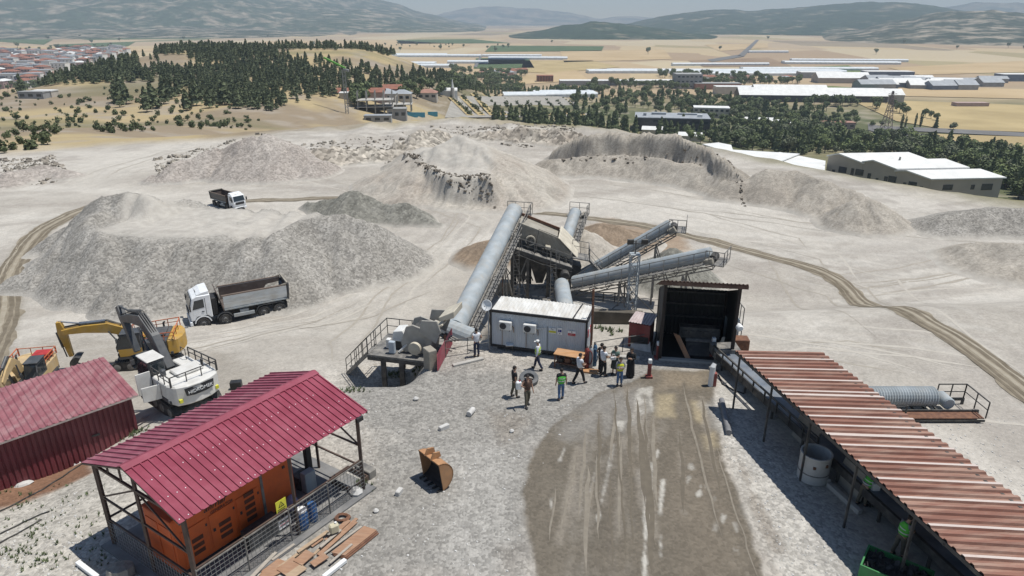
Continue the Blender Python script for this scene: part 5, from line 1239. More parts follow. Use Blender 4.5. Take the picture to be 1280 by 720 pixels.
# ladders, pipes and struts that crowd the stand
for tt, o in ((.12, Vector((0, -1.0, 0))), (.7, Vector((0, -1.0, 0)))):
    p = dk0 + (dk1 - dk0) * tt + o; m = MB()
    for q in (-.22, .22): m.bar(Vector((p.x + q, p.y - .5, .1)), Vector((p.x + q, p.y, p.z + .9)), .05)
    n_ = int((p.z) / .3)
    for i in range(n_): f = i / n_; m.bar(Vector((p.x - .22, p.y - .5 + .5 * f, .1 + p.z * f)), Vector((p.x + .22, p.y - .5 + .5 * f, .1 + p.z * f)), .035)
    m.build('ladder', steel, scr)
for a, b in ((.0, .35), (.35, .05), (.55, .9), (.9, .6), (.2, .5)):
    p = dk0 + (dk1 - dk0) * a + BK * 1.15; q = dk0 + (dk1 - dk0) * b + BK * 1.15; m = MB(); m.bar(Vector((p.x, p.y, .2)), q + ZU * -.2, .09); m.build('strut', steel, scr)
for k in range(7):
    t_ = .08 + .14 * k; p = BL + (BR - BL) * t_ + Vector((0, -.06, .12)); m = MB(); m.lathe([(.13, 0), (.13, .5)], p + Vector((0, -.1, -.55)), (0, .05, 1), 8); m.build('coil_spring', dsteel, scr)
for k in range(9):
    t_ = .06 + .11 * k; p = TL + (TR - TL) * t_; q = BL + (BR2 - BL) * t_; m = MB(); m.bar(p + Vector((0, -.04, -.05)), q + Vector((0, -.04, .1)), .07, .05, (0, 1, 0)); m.build('stiffener', tanst, scr)
m = MB(); m.tube([dk0 + Vector((0, -.95, -.35)), dk0 * .5 + dk1 * .5 + Vector((0, -1.0, -.55)), dk1 + Vector((0, -.95, -.35))], .05, 6); m.tube([dk0 * .6 + dk1 * .4 + Vector((0, -.9, .1)), TL * .5 + TR * .5 + Vector((0, -.3, .15)), TR + Vector((0, -.2, .1))], .03, 6); m.build('cable', rubber, scr)
lp0, lp1 = L_(629, 302, YS - .8), L_(642, 304, YS - .8); m = MB(); m.prism([lp0, lp1, lp1 + Vector((.1, 2.2, 0)), lp0 + Vector((.1, 2.2, 0))], (0, 0, -.08)); m.build('side_landing', steel, scr); m = MB(); rail(m, [lp0 + Vector((.1, 2.2, 0)), lp0, lp1], 1.0, .03, .7); m.build('landing_railing', steel, scr)
for q in (lp0, lp1): m = MB(); m.bar(q + ZU * -.08, Vector((q.x, q.y, 0)), .1); m.build('leg', steel, scr)
heap('gravel_heap', 'grey spill of gravel under the screen stand', ridge([(660, 352, .5), (690, 355, .6), (705, 356, .5)], .35, -4.0), g_grey, .25, .15, 1.5, seed=131)
# ---- lattice floodlight mast
b0 = G(788, 402); ht = PY(789, 318, b0.y).z - b0.z; t = thing('light_mast', 'slim lattice floodlight mast in front of the two right conveyors', 'mast', b0); m = MB(); w_ = .26
for sx in (-1, 1):
    for sy in (-1, 1): m.bar((sx * w_, sy * w_, -.3), (sx * w_, sy * w_, ht), .06)
n = int(ht / .6)
for i in range(n):
    z = i * ht / n; z2 = (i + 1) * ht / n
    for (x0, y0, x1, y1) in ((-1, -1, 1, -1), (1, -1, 1, 1), (1, 1, -1, 1), (-1, 1, -1, -1)): m.bar((x0 * w_, y0 * w_, z), (x1 * w_, y1 * w_, z2), .035); m.bar((x0 * w_, y0 * w_, z2), (x1 * w_, y1 * w_, z2), .03)
m.build('mast', galv, t); MB().box(-.3, .3, -.3, .3, ht, ht + .05).build('top_platform', galv, t)
m = MB(); m.bar((0, 0, ht), (0, 0, ht + .9), .08); m.bar((-.4, 0, ht + .7), (.55, 0, ht + .7), .06); m.build('lamp_bracket', steel, t)
for x in (-.35, .5): MB().obox((x, -.15, ht + .85), (.2, 0, 0), (0, .05, .03), (0, -.06, .17)).build('floodlight', dsteel, t, bevel=.02)
for sx, sy in ((1, .3), (-1, .2)):
    m = MB(); m.bar((0, 0, ht * .45), (sx * 2.2, sy, -.2), .06); m.build('stay', steel, t)
# ---- concrete works round the plant
def cbox(name, label, px, py, L, W, H, rz, mt=None, cat='concrete block', z=None, group=None, bev=.03):
    p = G(px, py) if z is None else PZ(px, py, z); o = MB().box(-L / 2, L / 2, -W / 2, W / 2, -.25, H).build(name, mt or conc, bevel=bev); o.location = p; o.rotation_euler = (0, 0, R(rz)); return tag(o, label, cat, group)
cbox('concrete_block', 'large tan concrete block wall under the long conveyor', 627, 366, 2.0, .8, 1.1, -6, mat('tan_concrete', (.34, .31, .26), (.27, .245, .205), .9, 2, bump=.3))
for k in range(6): cbox('concrete_kerb', 'short pale concrete kerb stone in the row under the screen', 640 + k * 9.5, 368 + k * 1.0, .52, .3, .16, -6, group='kerb stones under the screen')
t = cbox('retaining_wall', 'dark shaded concrete retaining wall behind the office cabin', 752, 404, 5.0, .5, .9, -7, mat('shaded_concrete', (.15, .13, .105), (.085, .075, .06), .9, 1.5, bump=.3), 'retaining wall')  # uneven brown-grey, darkened so the colour carries the bank's shade
cbox('concrete_slab', 'pale broken concrete slab on top of the retaining bank', 752, 389, 4.6, 1.4, .5, -7, conc, 'slab')
a_ = G(566, 458); b_ = G(604, 449); o = MB().bar(Vector((0, 0, .02)), b_ - a_ + ZU * .02, .24, .2).build('concrete_kerb', conc, bevel=.02); o.location = a_; tag(o, 'long low pale kerb between yard and plant, left of the cabin', 'kerb')
cbox('concrete_slab', 'long low pale kerb between yard and plant, right of the cabin', 765, 447, 3.0, .25, .16, -8, conc, 'kerb')
o = MB().box(-.2, .2, -.2, .2, 0, .35).build('junction_box', steel, bevel=.02); o.location = G(681, 379); tag(o, 'small grey junction box standing on the ground behind the cabin', 'junction box')
for (px, py, ptop, lab) in ((628.5, 372, 338, 'thin red brown post beside the tan concrete wall'), (738, 447, 362, 'tall thin red brown post at the right corner of the cabin'), (557, 445, 418, 'short dark post behind the man in white shirt')):
    b = G(px, py); zt = PY(px, ptop, b.y).z; o = MB().tube([(0, 0, -.2), (0, 0, zt - b.z)], .06, 8).build('post', rust); o.location = b; tag(o, lab, 'post')
m = MB(); a_ = G(557, 447); rail(m, [Vector((0, 0, 0)), G(612, 438) - a_], 1.0, .025, 1.6); o = m.build('pipe_railing', steel); o.location = a_; tag(o, 'thin pipe railing between the crusher and the cabin', 'railing')
m = MB(); a_ = G(742, 446); rail(m, [Vector((0, 0, 0)), G(778, 440) - a_, G(806, 436) - a_], .9, .025, 1.4); o = m.build('pipe_railing', steel); o.location = a_; tag(o, 'thin pipe railing between the cabin and the kiosk', 'railing')
m = MB(); a_ = G(770, 400); n_ = 6
rail(m, [Vector((0, 0, 0)), G(826, 404) - a_], .8, .05, .9); o = m.build('guard_rail', dsteel); o.location = G(740, 376); tag(o, 'dark guard rail running below the two right conveyors', 'guard rail')

# ---- jaw crusher on its platform
D0 = PZ(459, 443, 0.0); jaw = thing('jaw_crusher', 'grey jaw crusher on a railed steel platform at the yard edge', 'crusher', Vector((D0.x, D0.y, lz(D0.x, D0.y)))); oz = jaw.location.copy()
du = (PZ(534, 452, 0.0) - D0); LD = du.length; du.normalize(); dv = Vector((-du.y, du.x, 0))
def J(u, v, z): return du * u + dv * v + Vector((0, 0, z - oz.z))
def jb(name, u0, u1, v0, v1, z0, z1, mt, bev=.03):
    m = MB(); m.prism([J(u0, v0, z0), J(u1, v0, z0), J(u1, v1, z0), J(u0, v1, z0)], (0, 0, z1 - z0)); return m.build(name, mt, jaw, bevel=bev)
jb('deck', 0, LD, 0, 2.9, -.12, 0, steel, 0)
m = MB()
for v in (.05, 2.85): m.bar(J(0, v, -.22), J(LD, v, -.22), .14, .22)
m.build('deck_beam', dsteel, jaw)
for u in (.9, 2.0, LD - .15):
    for v in (.1, 2.8): m = MB(); m.bar(J(u, v, -.2), J(u, v, -3.2), .26); m.build('leg', dsteel, jaw)
m = MB(); rail(m, [J(0, .05, 0), J(0, 2.85, 0), J(2.4, 2.85, 0)], 1.0, .028, .95); m.build('railing', dsteel, jaw)
S1 = G(434, 467) - oz; S0 = J(0, .1, 0); m = MB(); sv = dv * 1.1
for q in (Vector((0, 0, 0)), sv): m.bar(S0 + q, S1 + q, .08, .2)
for i in range(9): q = S0 + (S1 - S0) * i / 9; m.bar(q, q + sv, .2, .04)
m.build('stair', steel, jaw); m = MB(); rail(m, [S0 + sv, S1 + sv], 1.0, .026, .7); rail(m, [S0, S1], 1.0, .026, .9); m.build('stair_railing', dsteel, jaw)
gm_ = mat('grey_machine_paint', (.43, .41, .37), (.33, .315, .285), .65, 2, dirt=(.36, .33, .285), dirt_amt=.5, dscale=1.6)
def jpoly(name, pts, v0, v1, mt, bev=.03):          # profile in u-z swept along v
    m = MB(); m.prism([J(u, v0, z) for u, z in pts], dv * (v1 - v0)); return m.build(name, mt, jaw, bevel=bev)
for v in (.75, 2.0): jpoly('side_plate', [(1.85, .05), (3.2, .05), (3.5, .7), (3.3, 1.5), (2.5, 1.75), (2.1, 1.6), (1.75, .6)], v, v + .1, gm_)
jpoly('swing_jaw', [(2.2, .1), (2.8, .1), (3.15, 1.5), (2.5, 1.6)], .9, 1.95, dsteel)
jpoly('front_frame', [(3.1, .0), (3.5, .0), (3.75, 1.5), (3.35, 1.6)], .7, 2.1, gm_)
for v in (.62, 2.22): jpoly('feed_wing', [(2.9, 1.35), (3.9, .8), (4.2, 1.6), (4.0, 2.2), (3.1, 2.15)], v, v + .08, gm_)
jpoly('feed_plate', [(3.3, 1.2), (4.3, 1.9), (4.25, 2.0), (3.25, 1.3)], .7, 2.2, cream)
jpoly('feed_lip', [(4.0, 2.05), (4.9, 2.35), (4.9, 2.75), (4.0, 2.3)], .9, 2.4, cream)
for v in (.32, 2.4):
    MB().lathe([(.12, -.12), (.3, -.1), (.36, -.1), (.36, .1), (.3, .1), (.12, .12)], J(2.75, v, .55), dv, 20).build('flywheel', cream if v < 1 else gm_, jaw)
MB().tube([J(2.75, .3, .55), J(2.75, 2.4, .55)], .1, 10).build('shaft', steel, jaw)
jpoly('motor_guard', [(1.1, .5), (1.2, 1.1), (1.75, 1.2), (1.9, .95), (1.9, .5)], 1.0, 1.9, wht); jb('motor', 1.15, 1.85, 1.05, 1.85, .03, .5, dsteel)
jb('control_box', 1.15, 1.5, .35, .6, .03, .75, mat('light_blue_box', (.42, .47, .52), (.36, .41, .46), .5)); jb('grease_pump', .75, 1.0, .9, 1.2, .03, .6, wht)
m = MB(); m.bar(J(1.7, .5, .1), J(2.1, .8, .5), .09); m.bar(J(1.7, .7, .1), J(2.1, 1.0, .5), .09); m.build('guard_bar', wht, jaw)
for i in range(3): m = MB(); m.bar(J(3.7 + i * .1, 1.5 + i * .3, 1.0 - i * .1), J(4.6 + i * .1, 1.3 + i * .3, .75 - i * .1), .12, .09); m.build('grizzly_bar', steel, jaw)
# concrete wing wall and pink sheet barrier
a_ = PZ(537, 464, 0); b_ = PZ(547, 461, 0); zt = PY(536, 440, a_.y).z; m = MB(); dd_ = (b_ - a_); nn = Vector((-dd_.y, dd_.x, 0)).normalized()
m.prism([Vector((0, 0, -1)), dd_ + Vector((0, 0, -1)), dd_ + nn * .7 + Vector((0, 0, -1)), nn * .7 + Vector((0, 0, -1))], (0, 0, zt - a_.z + 1)); o = m.build('wing_wall', mat('tan_concrete', (.34, .31, .26)), bevel=.03); o.location = a_; tag(o, 'tan concrete wing wall between jaw crusher and pink sheet', 'wall')
pink = mat('pink_sheet', (.50, .12, .155), (.40, .09, .12), .55, 2, dirt=(.45, .36, .32), dirt_amt=.35)
a_ = G(547, 465); b_ = G(565, 431); zt = 1.0; m = MB(); u_ = b_ - a_; m.sheet((0, 0, .05), (0, 0, zt), u_, .2, .04)
o = m.build('sheet_barrier', pink, fix=False); o.location = a_; tag(o, 'slanting pink corrugated sheet barrier beside the jaw crusher', 'barrier')
# ================================================================ yard: office cabin and its clutter
cabw = mat('cabin_panel', (.56, .60, .64), (.49, .53, .57), .55, 1.5, dirt=(.34, .32, .28), dirt_amt=.35, dscale=1.2, stretch=(1, 1, .3))
cabr = mat('cabin_roof', (.66, .655, .63), (.52, .51, .48), .6, 1.2, dirt=(.42, .38, .32), dirt_amt=.6, dscale=2.2, stretch=(1.5, .5, 1))
black = mat('black_trim', (.03, .03, .032), (.02, .02, .022), .5)
P0 = PZ(613.9, 431, .22); P1 = PZ(731.5, 446.2, .22); cu = P1 - P0; CLN = cu.length; cu.normalize(); cv = Vector((-cu.y, cu.x, 0)); CH = 2.12; CD = 2.0
cab = thing('office_cabin', 'white corrugated office cabin with two air conditioners on its front', 'cabin', (P0.x, P0.y, 0))
def Cb(u, v, z): return cu * u + cv * v + ZU * z
def cbx(name, u0, u1, v0, v1, z0, z1, mt, bev=0, parent=None):
    m = MB(); m.prism([Cb(u0, v0, z0), Cb(u1, v0, z0), Cb(u1, v1, z0), Cb(u0, v1, z0)], (0, 0, z1 - z0)); return m.build(name, mt, parent or cab, bevel=bev)
for a_, b_ in (((0, .02), (CLN, .02)), ((CLN, .02), (CLN, CD)), ((CLN, CD), (0, CD)), ((0, CD), (0, .02))):
    p = Cb(a_[0], a_[1], .3); q = Cb(b_[0], b_[1], .3); m = MB(); n_ = max(4, round((q - p).length / .11)); e = (q - p) / n_; out = Vector((e.y, -e.x, 0)).normalized(); vs = []; fs = []
    for i in range(n_ + 1):
        for k, (f, dp) in enumerate(((0, 0), (.35, 0), (.45, .018), (.9, .018))):
            if i == n_ and k: break
            x = p + e * (i + f) + out * dp; vs += [x, x + ZU * (CH - .12)]
    for i in range(len(vs) // 2 - 1): fs.append((2 * i, 2 * i + 2, 2 * i + 3, 2 * i + 1))
    m.add(vs, fs); m.build('wall', cabw, cab, fix=False)
cbx('base_frame', -.03, CLN + .03, -.03, CD + .03, .16, .3, black); 
for u in (.1, CLN / 2, CLN - .3):
    for v in (.05, CD - .3): cbx('foot', u, u + .25, v, v + .25, -.1, .16, conc)
m = MB()
for u, v in ((0, 0), (CLN, 0), (CLN, CD), (0, CD)): m.bar(Cb(u, v, .3), Cb(u, v, CH + .2), .1)
m.build('corner_post', black, cab)
m = MB()
for a_, b_ in (((-.04, -.02), (CLN + .04, -.02)), ((CLN + .02, -.04), (CLN + .02, CD + .04)), ((CLN + .04, CD + .02), (-.04, CD + .02)), ((-.02, CD + .04), (-.02, -.04))): m.bar(Cb(*a_, CH + .24), Cb(*b_, CH + .24), .1, .14)
m.build('roof_beam', black, cab)
m = MB(); m.sheet(Cb(.02, .02, CH + .27), cv * (CD - .04) + ZU * .06, cu * (CLN - .04), .2, .03); m.build('roof', cabr, cab, fix=False)
m = MB(); m.bar(Cb(CLN * .86, .0, CH + .33), Cb(CLN * .89, CD, CH + .39), .06, .04); m.build('roof_strap', black, cab)
for u in (.55, 1.95):
    a_ = cbx('air_conditioner', u, u + .72, -.30, -.02, 1.38, 1.88, wht, .03)
    MB().lathe([(.19, 0), (.19, .025)], Cb(u + .25, -.305, 1.63), -cv, 20).build('fan_grille', mat('grille_dark', (.05, .05, .055), None, .6), a_); MB().lathe([(.05, 0), (.05, .04)], Cb(u + .25, -.305, 1.63), -cv, 10).build('fan_hub', black, a_)
    m = MB(); m.bar(Cb(u + .1, -.02, 1.36), Cb(u + .1, -.3, 1.36), .04); m.bar(Cb(u + .62, -.02, 1.36), Cb(u + .62, -.3, 1.36), .04); m.build('bracket', black, a_)
    m = MB(); m.tube([Cb(u + .12, -.05, 1.36), Cb(u + .13, -.05, .8), Cb(u + .12, -.05, .35)], .018, 6); m.tube([Cb(u + .7, -.1, 1.6), Cb(u + .8, -.06, 1.5), Cb(u + .8, -.05, 1.2)], .025, 6); m.build('pipe', mat('rusty_pipe', (.3, .2, .13)), a_)
m = MB(); m.tube([Cb(2.68, -.08, 1.6), Cb(3.2, -.08, 1.72)], .025, 6); m.build('pipe', wht, cab)
MB().obox(Cb(3.28, -.03, 1.05), cu * .012, cv * .02, ZU * .75).build('door_edge', mat('grey_seal', (.2, .21, .22)), cab)
yel = mat('sign_yellow', (.62, .60, .06), (.55, .53, .05), .5); sblue = mat('sign_blue', (.03, .05, .28), None, .5); sred = mat('sign_red', (.50, .03, .05), None, .5); swht = mat('sign_white', (.75, .76, .76), (.68, .69, .69), .5); sblk = mat('sign_black', (.02, .02, .02), None, .5)
def csign(u, z, w, h, paints):
    s_ = cbx('sign', u, u + w, -.035, -.02, z, z + h, swht)
    for nm, mt, a0, a1, b0, b1 in paints: cbx(nm, u + w * a0, u + w * a1, -.041, -.036, z + h * b0, z + h * b1, mt, parent=s_)
csign(3.36, 1.42, .40, .32, [('band', yel, .0, 1, .12, .5), ('mark', sblk, .28, .4, .72, .9), ('mark', sblk, .5, .62, .62, .78), ('mark', sblk, .15, .85, .26, .34)])
csign(3.84, 1.40, .27, .40, [('panel', sblue, .15, .85, .38, .72), ('mark', swht, .3, .5, .5, .64), ('mark', sblk, .4, .6, .12, .2)])
csign(4.42, 1.40, .44, .30, [('band', sred, .02, .98, .05, .52), ('mark', swht, .12, .88, .2, .27), ('mark', swht, .3, .75, .36, .42), ('mark', sblk, .45, .55, .7, .9)])
for r_ in range(4): m = MB(); m.obox(Cb(CLN + .03, .5 + .35 * r_, 1.4), cv * .13, cu * .012, ZU * .2); m.build('end_sign', [sred, swht, sred, swht][r_], cab)
# satellite dish, tubes, bench, stool
d0 = Cb(-.12, -.05, 0) + cab.location; t = thing('satellite_dish', 'pale satellite dish on a pole at the left corner of the cabin', 'satellite dish', d0)
MB().tube([(0, 0, -.1), (0, 0, 2.75)], .03, 8).build('pole', galv, t); prof = [(.02, 0), (.12, .012), (.22, .04), (.31, .085), (.32, .09), (.3, .1), (.2, .055), (.1, .03), (.02, .02)]
MB().lathe(prof, (-.05, -.12, 2.72), (-.35, -.8, .35), 18).build('dish', swht, t); m = MB(); m.bar((-.05, -.12, 2.62), (-.18, -.5, 2.85), .025); m.obox((-.19, -.52, 2.86), (.03, 0, 0), (0, .05, 0), (0, 0, .03)); m.build('feed_arm', galv, t)
wood_o = mat('orange_board', (.48, .26, .12), (.38, .20, .09), .7, 2, stretch=(1, 6, 1), dirt=(.4, .33, .26), dirt_amt=.3)
q0 = G(692, 459); q1 = G(727, 465); bu = (q1 - q0); bl = bu.length; bu.normalize(); bv = Vector((-bu.y, bu.x, 0)); t = thing('work_bench', 'dark work bench with an orange board top at the cabin front', 'bench', q0)
def Bn(u, v, z): return bu * u + bv * v + ZU * z
m = MB(); m.prism([Bn(-.02, -.05, .78), Bn(bl + .05, -.05, .78), Bn(bl + .05, .72, .78), Bn(-.02, .72, .78)], (0, 0, .05)); m.build('top', wood_o, t, bevel=.01)
for u in (.05, bl - .05):
    for v in (.02, .62): m = MB(); m.bar(Bn(u, v, -.1), Bn(u, v, .775), .07); m.build('leg', rust, t)
m = MB(); m.prism([Bn(.08, .05, .25), Bn(bl - .08, .05, .25), Bn(bl - .08, .6, .25), Bn(.08, .6, .25)], (0, 0, .04)); m.build('shelf', rust, t)
for k, (u, w1, h, mt) in enumerate(((.2, .25, .2, dsteel), (.55, .3, .28, rust), (.95, .22, .16, dsteel))): m = MB(); m.prism([Bn(u, .15, .3), Bn(u + w1, .15, .3), Bn(u + w1, .45, .3), Bn(u, .45, .3)], (0, 0, h)); o = m.build('tool_box', mt, bevel=.03); o.location = q0; tag(o, ['black tool box on the bench shelf, left one', 'rusty tool box in the middle of the bench shelf', 'flat black box at the right end of the bench shelf'][k], 'tool box')
p = G(637, 439); t = thing('stool', 'white seated low stool at the cabin front', 'stool', p); MB().box(-.22, .22, -.2, .2, .40, .46).build('seat', swht, t, bevel=.02)
for x in (-.18, .18):
    for y in (-.16, .16): m = MB(); m.bar((x, y, 0), (x * .9, y * .9, .4), .03); m.build('leg', dsteel, t)
m = MB(); m.bar((-.2, .19, .45), (-.2, .24, .8), .03); m.bar((.2, .19, .45), (.2, .24, .8), .03); m.bar((-.2, .24, .78), (.2, .24, .78), .03, .16); m.build('backrest', dsteel, t)
hose = mat('hose_red', (.24, .05, .045), None, .6); hoseb = mat('hose_blue', (.06, .14, .24), None, .6)
for k, (px, py, mt, lab) in enumerate(((733, 461, redp, 'dull red gas cylinder at the cabin corner'), (738, 461, galv, 'grey gas cylinder at the cabin corner'), (743, 457, hoseb, 'blue gas cylinder at the cabin corner'))):
    p = G(px, py); t = thing('gas_cylinder', lab, 'gas cylinder', p); MB().lathe([(.10, 0), (.115, .03), (.115, 1.1), (.09, 1.22), (.04, 1.28)], (0, 0, 0), (0, 0, 1), 14).build('body', mt, t, smooth=True); MB().lathe([(.035, 1.285), (.05, 1.3), (.05, 1.36), (.02, 1.4)], (0, 0, 0), (0, 0, 1), 10).build('valve', steel, t)
for k, (px, py, mt, lab) in enumerate(((735, 460, hose, 'coil of red hose hanging by the gas cylinders'), (742, 458, hoseb, 'coil of blue hose by the gas cylinders'))):
    p = G(px, py) + Vector((0, -.2, .75)); pts = [(.18 * math.cos(a * .4) + .01 * math.sin(a), -.01 * (a % 7), .42 * math.sin(a * .4)) for a in range(64)]; o = MB().tube(pts, .018, 6).build('hose', mt); o.location = p; tag(o, lab, 'hose')
cbox('wooden_pallet', 'brown wooden platform at the foot of the gas cylinders', 738, 465, .8, .4, .1, -14, wood_o, 'platform', bev=.01)
# truck tyre
def tyre_mb(mb, c, axis, ro, w, n=28, ri=None, m=0):
    ri = ri or ro * .56; h = w / 2
    return mb.lathe([(ri, -h * .8), (ro * .86, -h), (ro * .97, -h * .82), (ro, -h * .4), (ro * .985, 0), (ro, h * .4), (ro * .97, h * .82), (ro * .86, h), (ri, h * .8)], c, axis, n, m, closed=True)
o = tyre_mb(MB(), (0, 0, .22), (.05, -.32, 1), .50, .30).build('truck_tyre', mat('worn_tyre', (.13, .135, .14), (.09, .095, .10), .85, 4, dirt=(.3, .28, .25), dirt_amt=.4), smooth=True); o.location = G(661, 478); tag(o, 'big worn grey tyre lying on the gravel behind two men', 'tyre')

# ---- kiosk by the hopper
kz = -.5; KP = PZ(798, 426, kz); t = thing('kiosk', 'small dark red control kiosk with pale corrugated lean-to roof', 'kiosk', KP)
def K(px, py, z): return PZ(px, py, z) - KP
zr = 1.55; a_, b_, c_, d_ = K(785.5, 402, zr), K(794.7, 389, zr + .1), K(820, 396.5, zr + .1), K(813.8, 407, zr)
m = MB(); m.sheet(a_, b_ - a_, d_ - a_, .16, .03); m.build('roof', mat('pale_rose_sheet', (.50, .43, .42), (.40, .33, .32), .6, 3, dirt=(.3, .2, .18), dirt_amt=.4), t, fix=False)
cc_ = (a_ + b_ + c_ + d_) / 4
def kin(v, z, f=.93): q = cc_ + (v - cc_) * f; return Vector((q.x, q.y, z))
m = MB(); m.add([kin(v, -.5) for v in (a_, d_, c_, b_)] + [kin(v, v.z - .08) for v in (a_, d_, c_, b_)], [(0, 1, 2, 3), (4, 5, 6, 7), (0, 1, 5, 4), (1, 2, 6, 5), (2, 3, 7, 6), (3, 0, 4, 7)]); m.build('wall', redp, t)
m = MB(); e = (kin(d_, 0) - kin(a_, 0)); n_ = Vector((e.y, -e.x, 0)).normalized(); q = kin(a_, .55) + n_ * .01; m.prism([q + e * .12, q + e * .95, q + e * .95 + ZU * .7, q + e * .12 + ZU * .7], n_ * .02); m.build('front_opening', black, t)
m = MB(); m.prism([Vector((a_.x + .15, a_.y - .35, .35)), Vector((d_.x + .05, d_.y - .35, .35)), Vector((d_.x + .05, d_.y + .1, .95)), Vector((a_.x + .25, a_.y + .1, .95))], (0, 0, .04)); m.build('slanted_desk', mat('pale_desk', (.60, .58, .55)), t)
m = MB(); rail(m, [Vector((d_.x + .1, d_.y - .5, -.3)), Vector((c_.x + .1, c_.y, -.3))], 1.5, .035, .6); m.build('railing', dsteel, t)
m = MB(); m.prism([Vector((a_.x - .5, a_.y - 1.3, -.5)), Vector((d_.x, d_.y - 1.3, -.5)), Vector((d_.x + .1, d_.y - .5, -.5)), Vector((a_.x - .2, a_.y - .5, -.5))], (0, 0, .62)); m.build('slab', conc, t)

# ---- black hopper shed at the end of the haul road
shed_d = mat('shade_black_sheet', (.017, .019, .021), (.011, .013, .014), .6, 2, dirt=(.07, .065, .06), dirt_amt=.3, stretch=(1, 1, .2)); brn = mat('brown_sheet', (.135, .075, .055), (.09, .05, .038), .7, 2, dirt=(.22, .17, .13), dirt_amt=.4)  # dark sheet deepened to near-black, interior shade put into its colour
dark_post = mat('dark_brown_post', (.035, .026, .022), (.022, .017, .015), .7, 2)  # very dark brown, close to black
H0 = PZ(823, 449.5, 0); H1 = PZ(914, 456, 0); hu = H1 - H0; HW = hu.length; hu.normalize(); hv = Vector((-hu.y, hu.x, 0)); hs = thing('hopper_shed', 'tall black corrugated tipping shed over the feed hopper, open front', 'shed', (H0.x, H0.y, 0)); HD = 3.6
def Hp(u, v, z): return hu * u + hv * v + ZU * z
HT = 4.55
def hsheet(name, o, u, w, mt): m = MB(); m.sheet(o, u, w, .2, .03); return m.build(name, mt, hs, fix=False)
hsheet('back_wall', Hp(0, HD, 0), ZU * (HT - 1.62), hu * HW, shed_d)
for u, v_ in ((0, 0), (HW, .9)):
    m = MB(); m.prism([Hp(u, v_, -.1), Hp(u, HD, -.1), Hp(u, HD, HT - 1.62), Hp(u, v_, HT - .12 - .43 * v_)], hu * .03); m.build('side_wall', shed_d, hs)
m = MB(); m.sheet(Hp(-.22, -.35, HT + .25), hv * (HD + .7) - ZU * 1.86, hu * (HW + .5), .2, .05, .03); m.build('roof', brn, hs, fix=False)
m = MB(); m.bar(Hp(-.2, -.3, HT + .1), Hp(HW + .3, -.3, HT + .1), .12, .18); m.build('fascia', brn, hs)
for u in (.05, HW - .05):
    for v, zt_ in ((.02, HT), (HD - .1, HT - 1.7)): m = MB(); m.bar(Hp(u, v, -.2), Hp(u, v, zt_), .16); m.build('post', dark_post, hs)
m = MB()
for z in (1.2, 2.0, 2.75): m.bar(Hp(0, HD - .08, z), Hp(HW, HD - .08, z), .1)
m.build('girt', dsteel, hs)
m = MB(); m.prism([Hp(.05, .26, 0), Hp(HW - .05, .26, 0), Hp(HW - .05, HD - .1, 0), Hp(.05, HD - .1, 0)], ZU * .03); m.build('floor_or_shade_plate', shed_d, hs)  # added dark plate over the bright ground, stands in for shade indoors
hop = thing('feed_hopper', 'dusty feed hopper with slanted rusty wings inside the black shed', 'hopper', (H0.x, H0.y, 0))
def hpoly(name, pts, ext, mt): m = MB(); m.prism([Hp(*p) for p in pts], ext); return m.build(name, mt, hop)
hpoly('wing_plate', [(.75, .9, 1.25), (1.1, .7, 1.2), (1.75, .35, .05), (1.5, .25, .0)], hv * .08, mat('orange_rust', (.42, .22, .12), (.3, .2, .14), .8, 3)); hpoly('wing_plate', [(3.0, .3, .02), (3.25, .3, .0), (3.55, .9, 1.2), (3.4, .9, 1.2)], hv * .08, tanst)
hpoly('grizzly_frame', [(1.15, 1.5, .75), (3.35, 1.5, .75), (3.35, 1.6, 1.35), (1.15, 1.6, 1.35)], hv * .5, dsteel)
for k in range(5): hpoly('grizzly_slot', [(1.3 + k * .4, 1.42, .95), (1.55 + k * .4, 1.42, .95), (1.55 + k * .4, 1.46, 1.2), (1.3 + k * .4, 1.46, 1.2)], hv * .04, dsteel)
m = MB(); m.prism([Hp(1.5, 1.3, .62), Hp(3.0, 1.3, .62), Hp(3.0, 1.42, .72), Hp(1.5, 1.42, .72)], ZU * .05); m.build('lip', steel, hop); hpoly('throat', [(1.55, .6, -.1), (2.95, .6, -.1), (2.95, 1.4, .6), (1.55, 1.4, .6)], hv * .1, dsteel)
m = MB(); m.prism([Hp(0, -.12, -.1), Hp(HW, -.12, -.1), Hp(HW, .25, -.1), Hp(0, .25, -.1)], ZU * .2); m.build('sill', conc, hop, bevel=.04)
p = Hp(HW + .1, .1, 2.3) + hs.location; o = MB().lathe([(.16, 0), (.18, .05), (.18, .3), (.14, .36)], (0, 0, 0), (.1, -1, -.1), 14).build('floodlight', swht, smooth=True); o.location = p; tag(o, 'white round floodlight on the right post of the black shed', 'floodlight')
t = thing('electric_cabinet', 'grey electric cabinet beside the black shed', 'cabinet', PZ(916, 432, 0) + Vector((0, .6, 0))); MB().box(-.35, .35, -.3, .3, 0, 1.5).build('body', galv, t, bevel=.02); MB().box(-.28, .28, -.32, -.301, .15, 1.35).build('door', wht, t); m = MB(); rail(m, [Vector((.5, -.3, 0)), Vector((.5, .8, 0))], 2.2, .03, .5); m.build('ladder', steel, t)
cbox('rusty_box', 'rusty brown square box at the head of the long conveyor', 924, 436, .9, .7, .7, -4, rust, 'box')
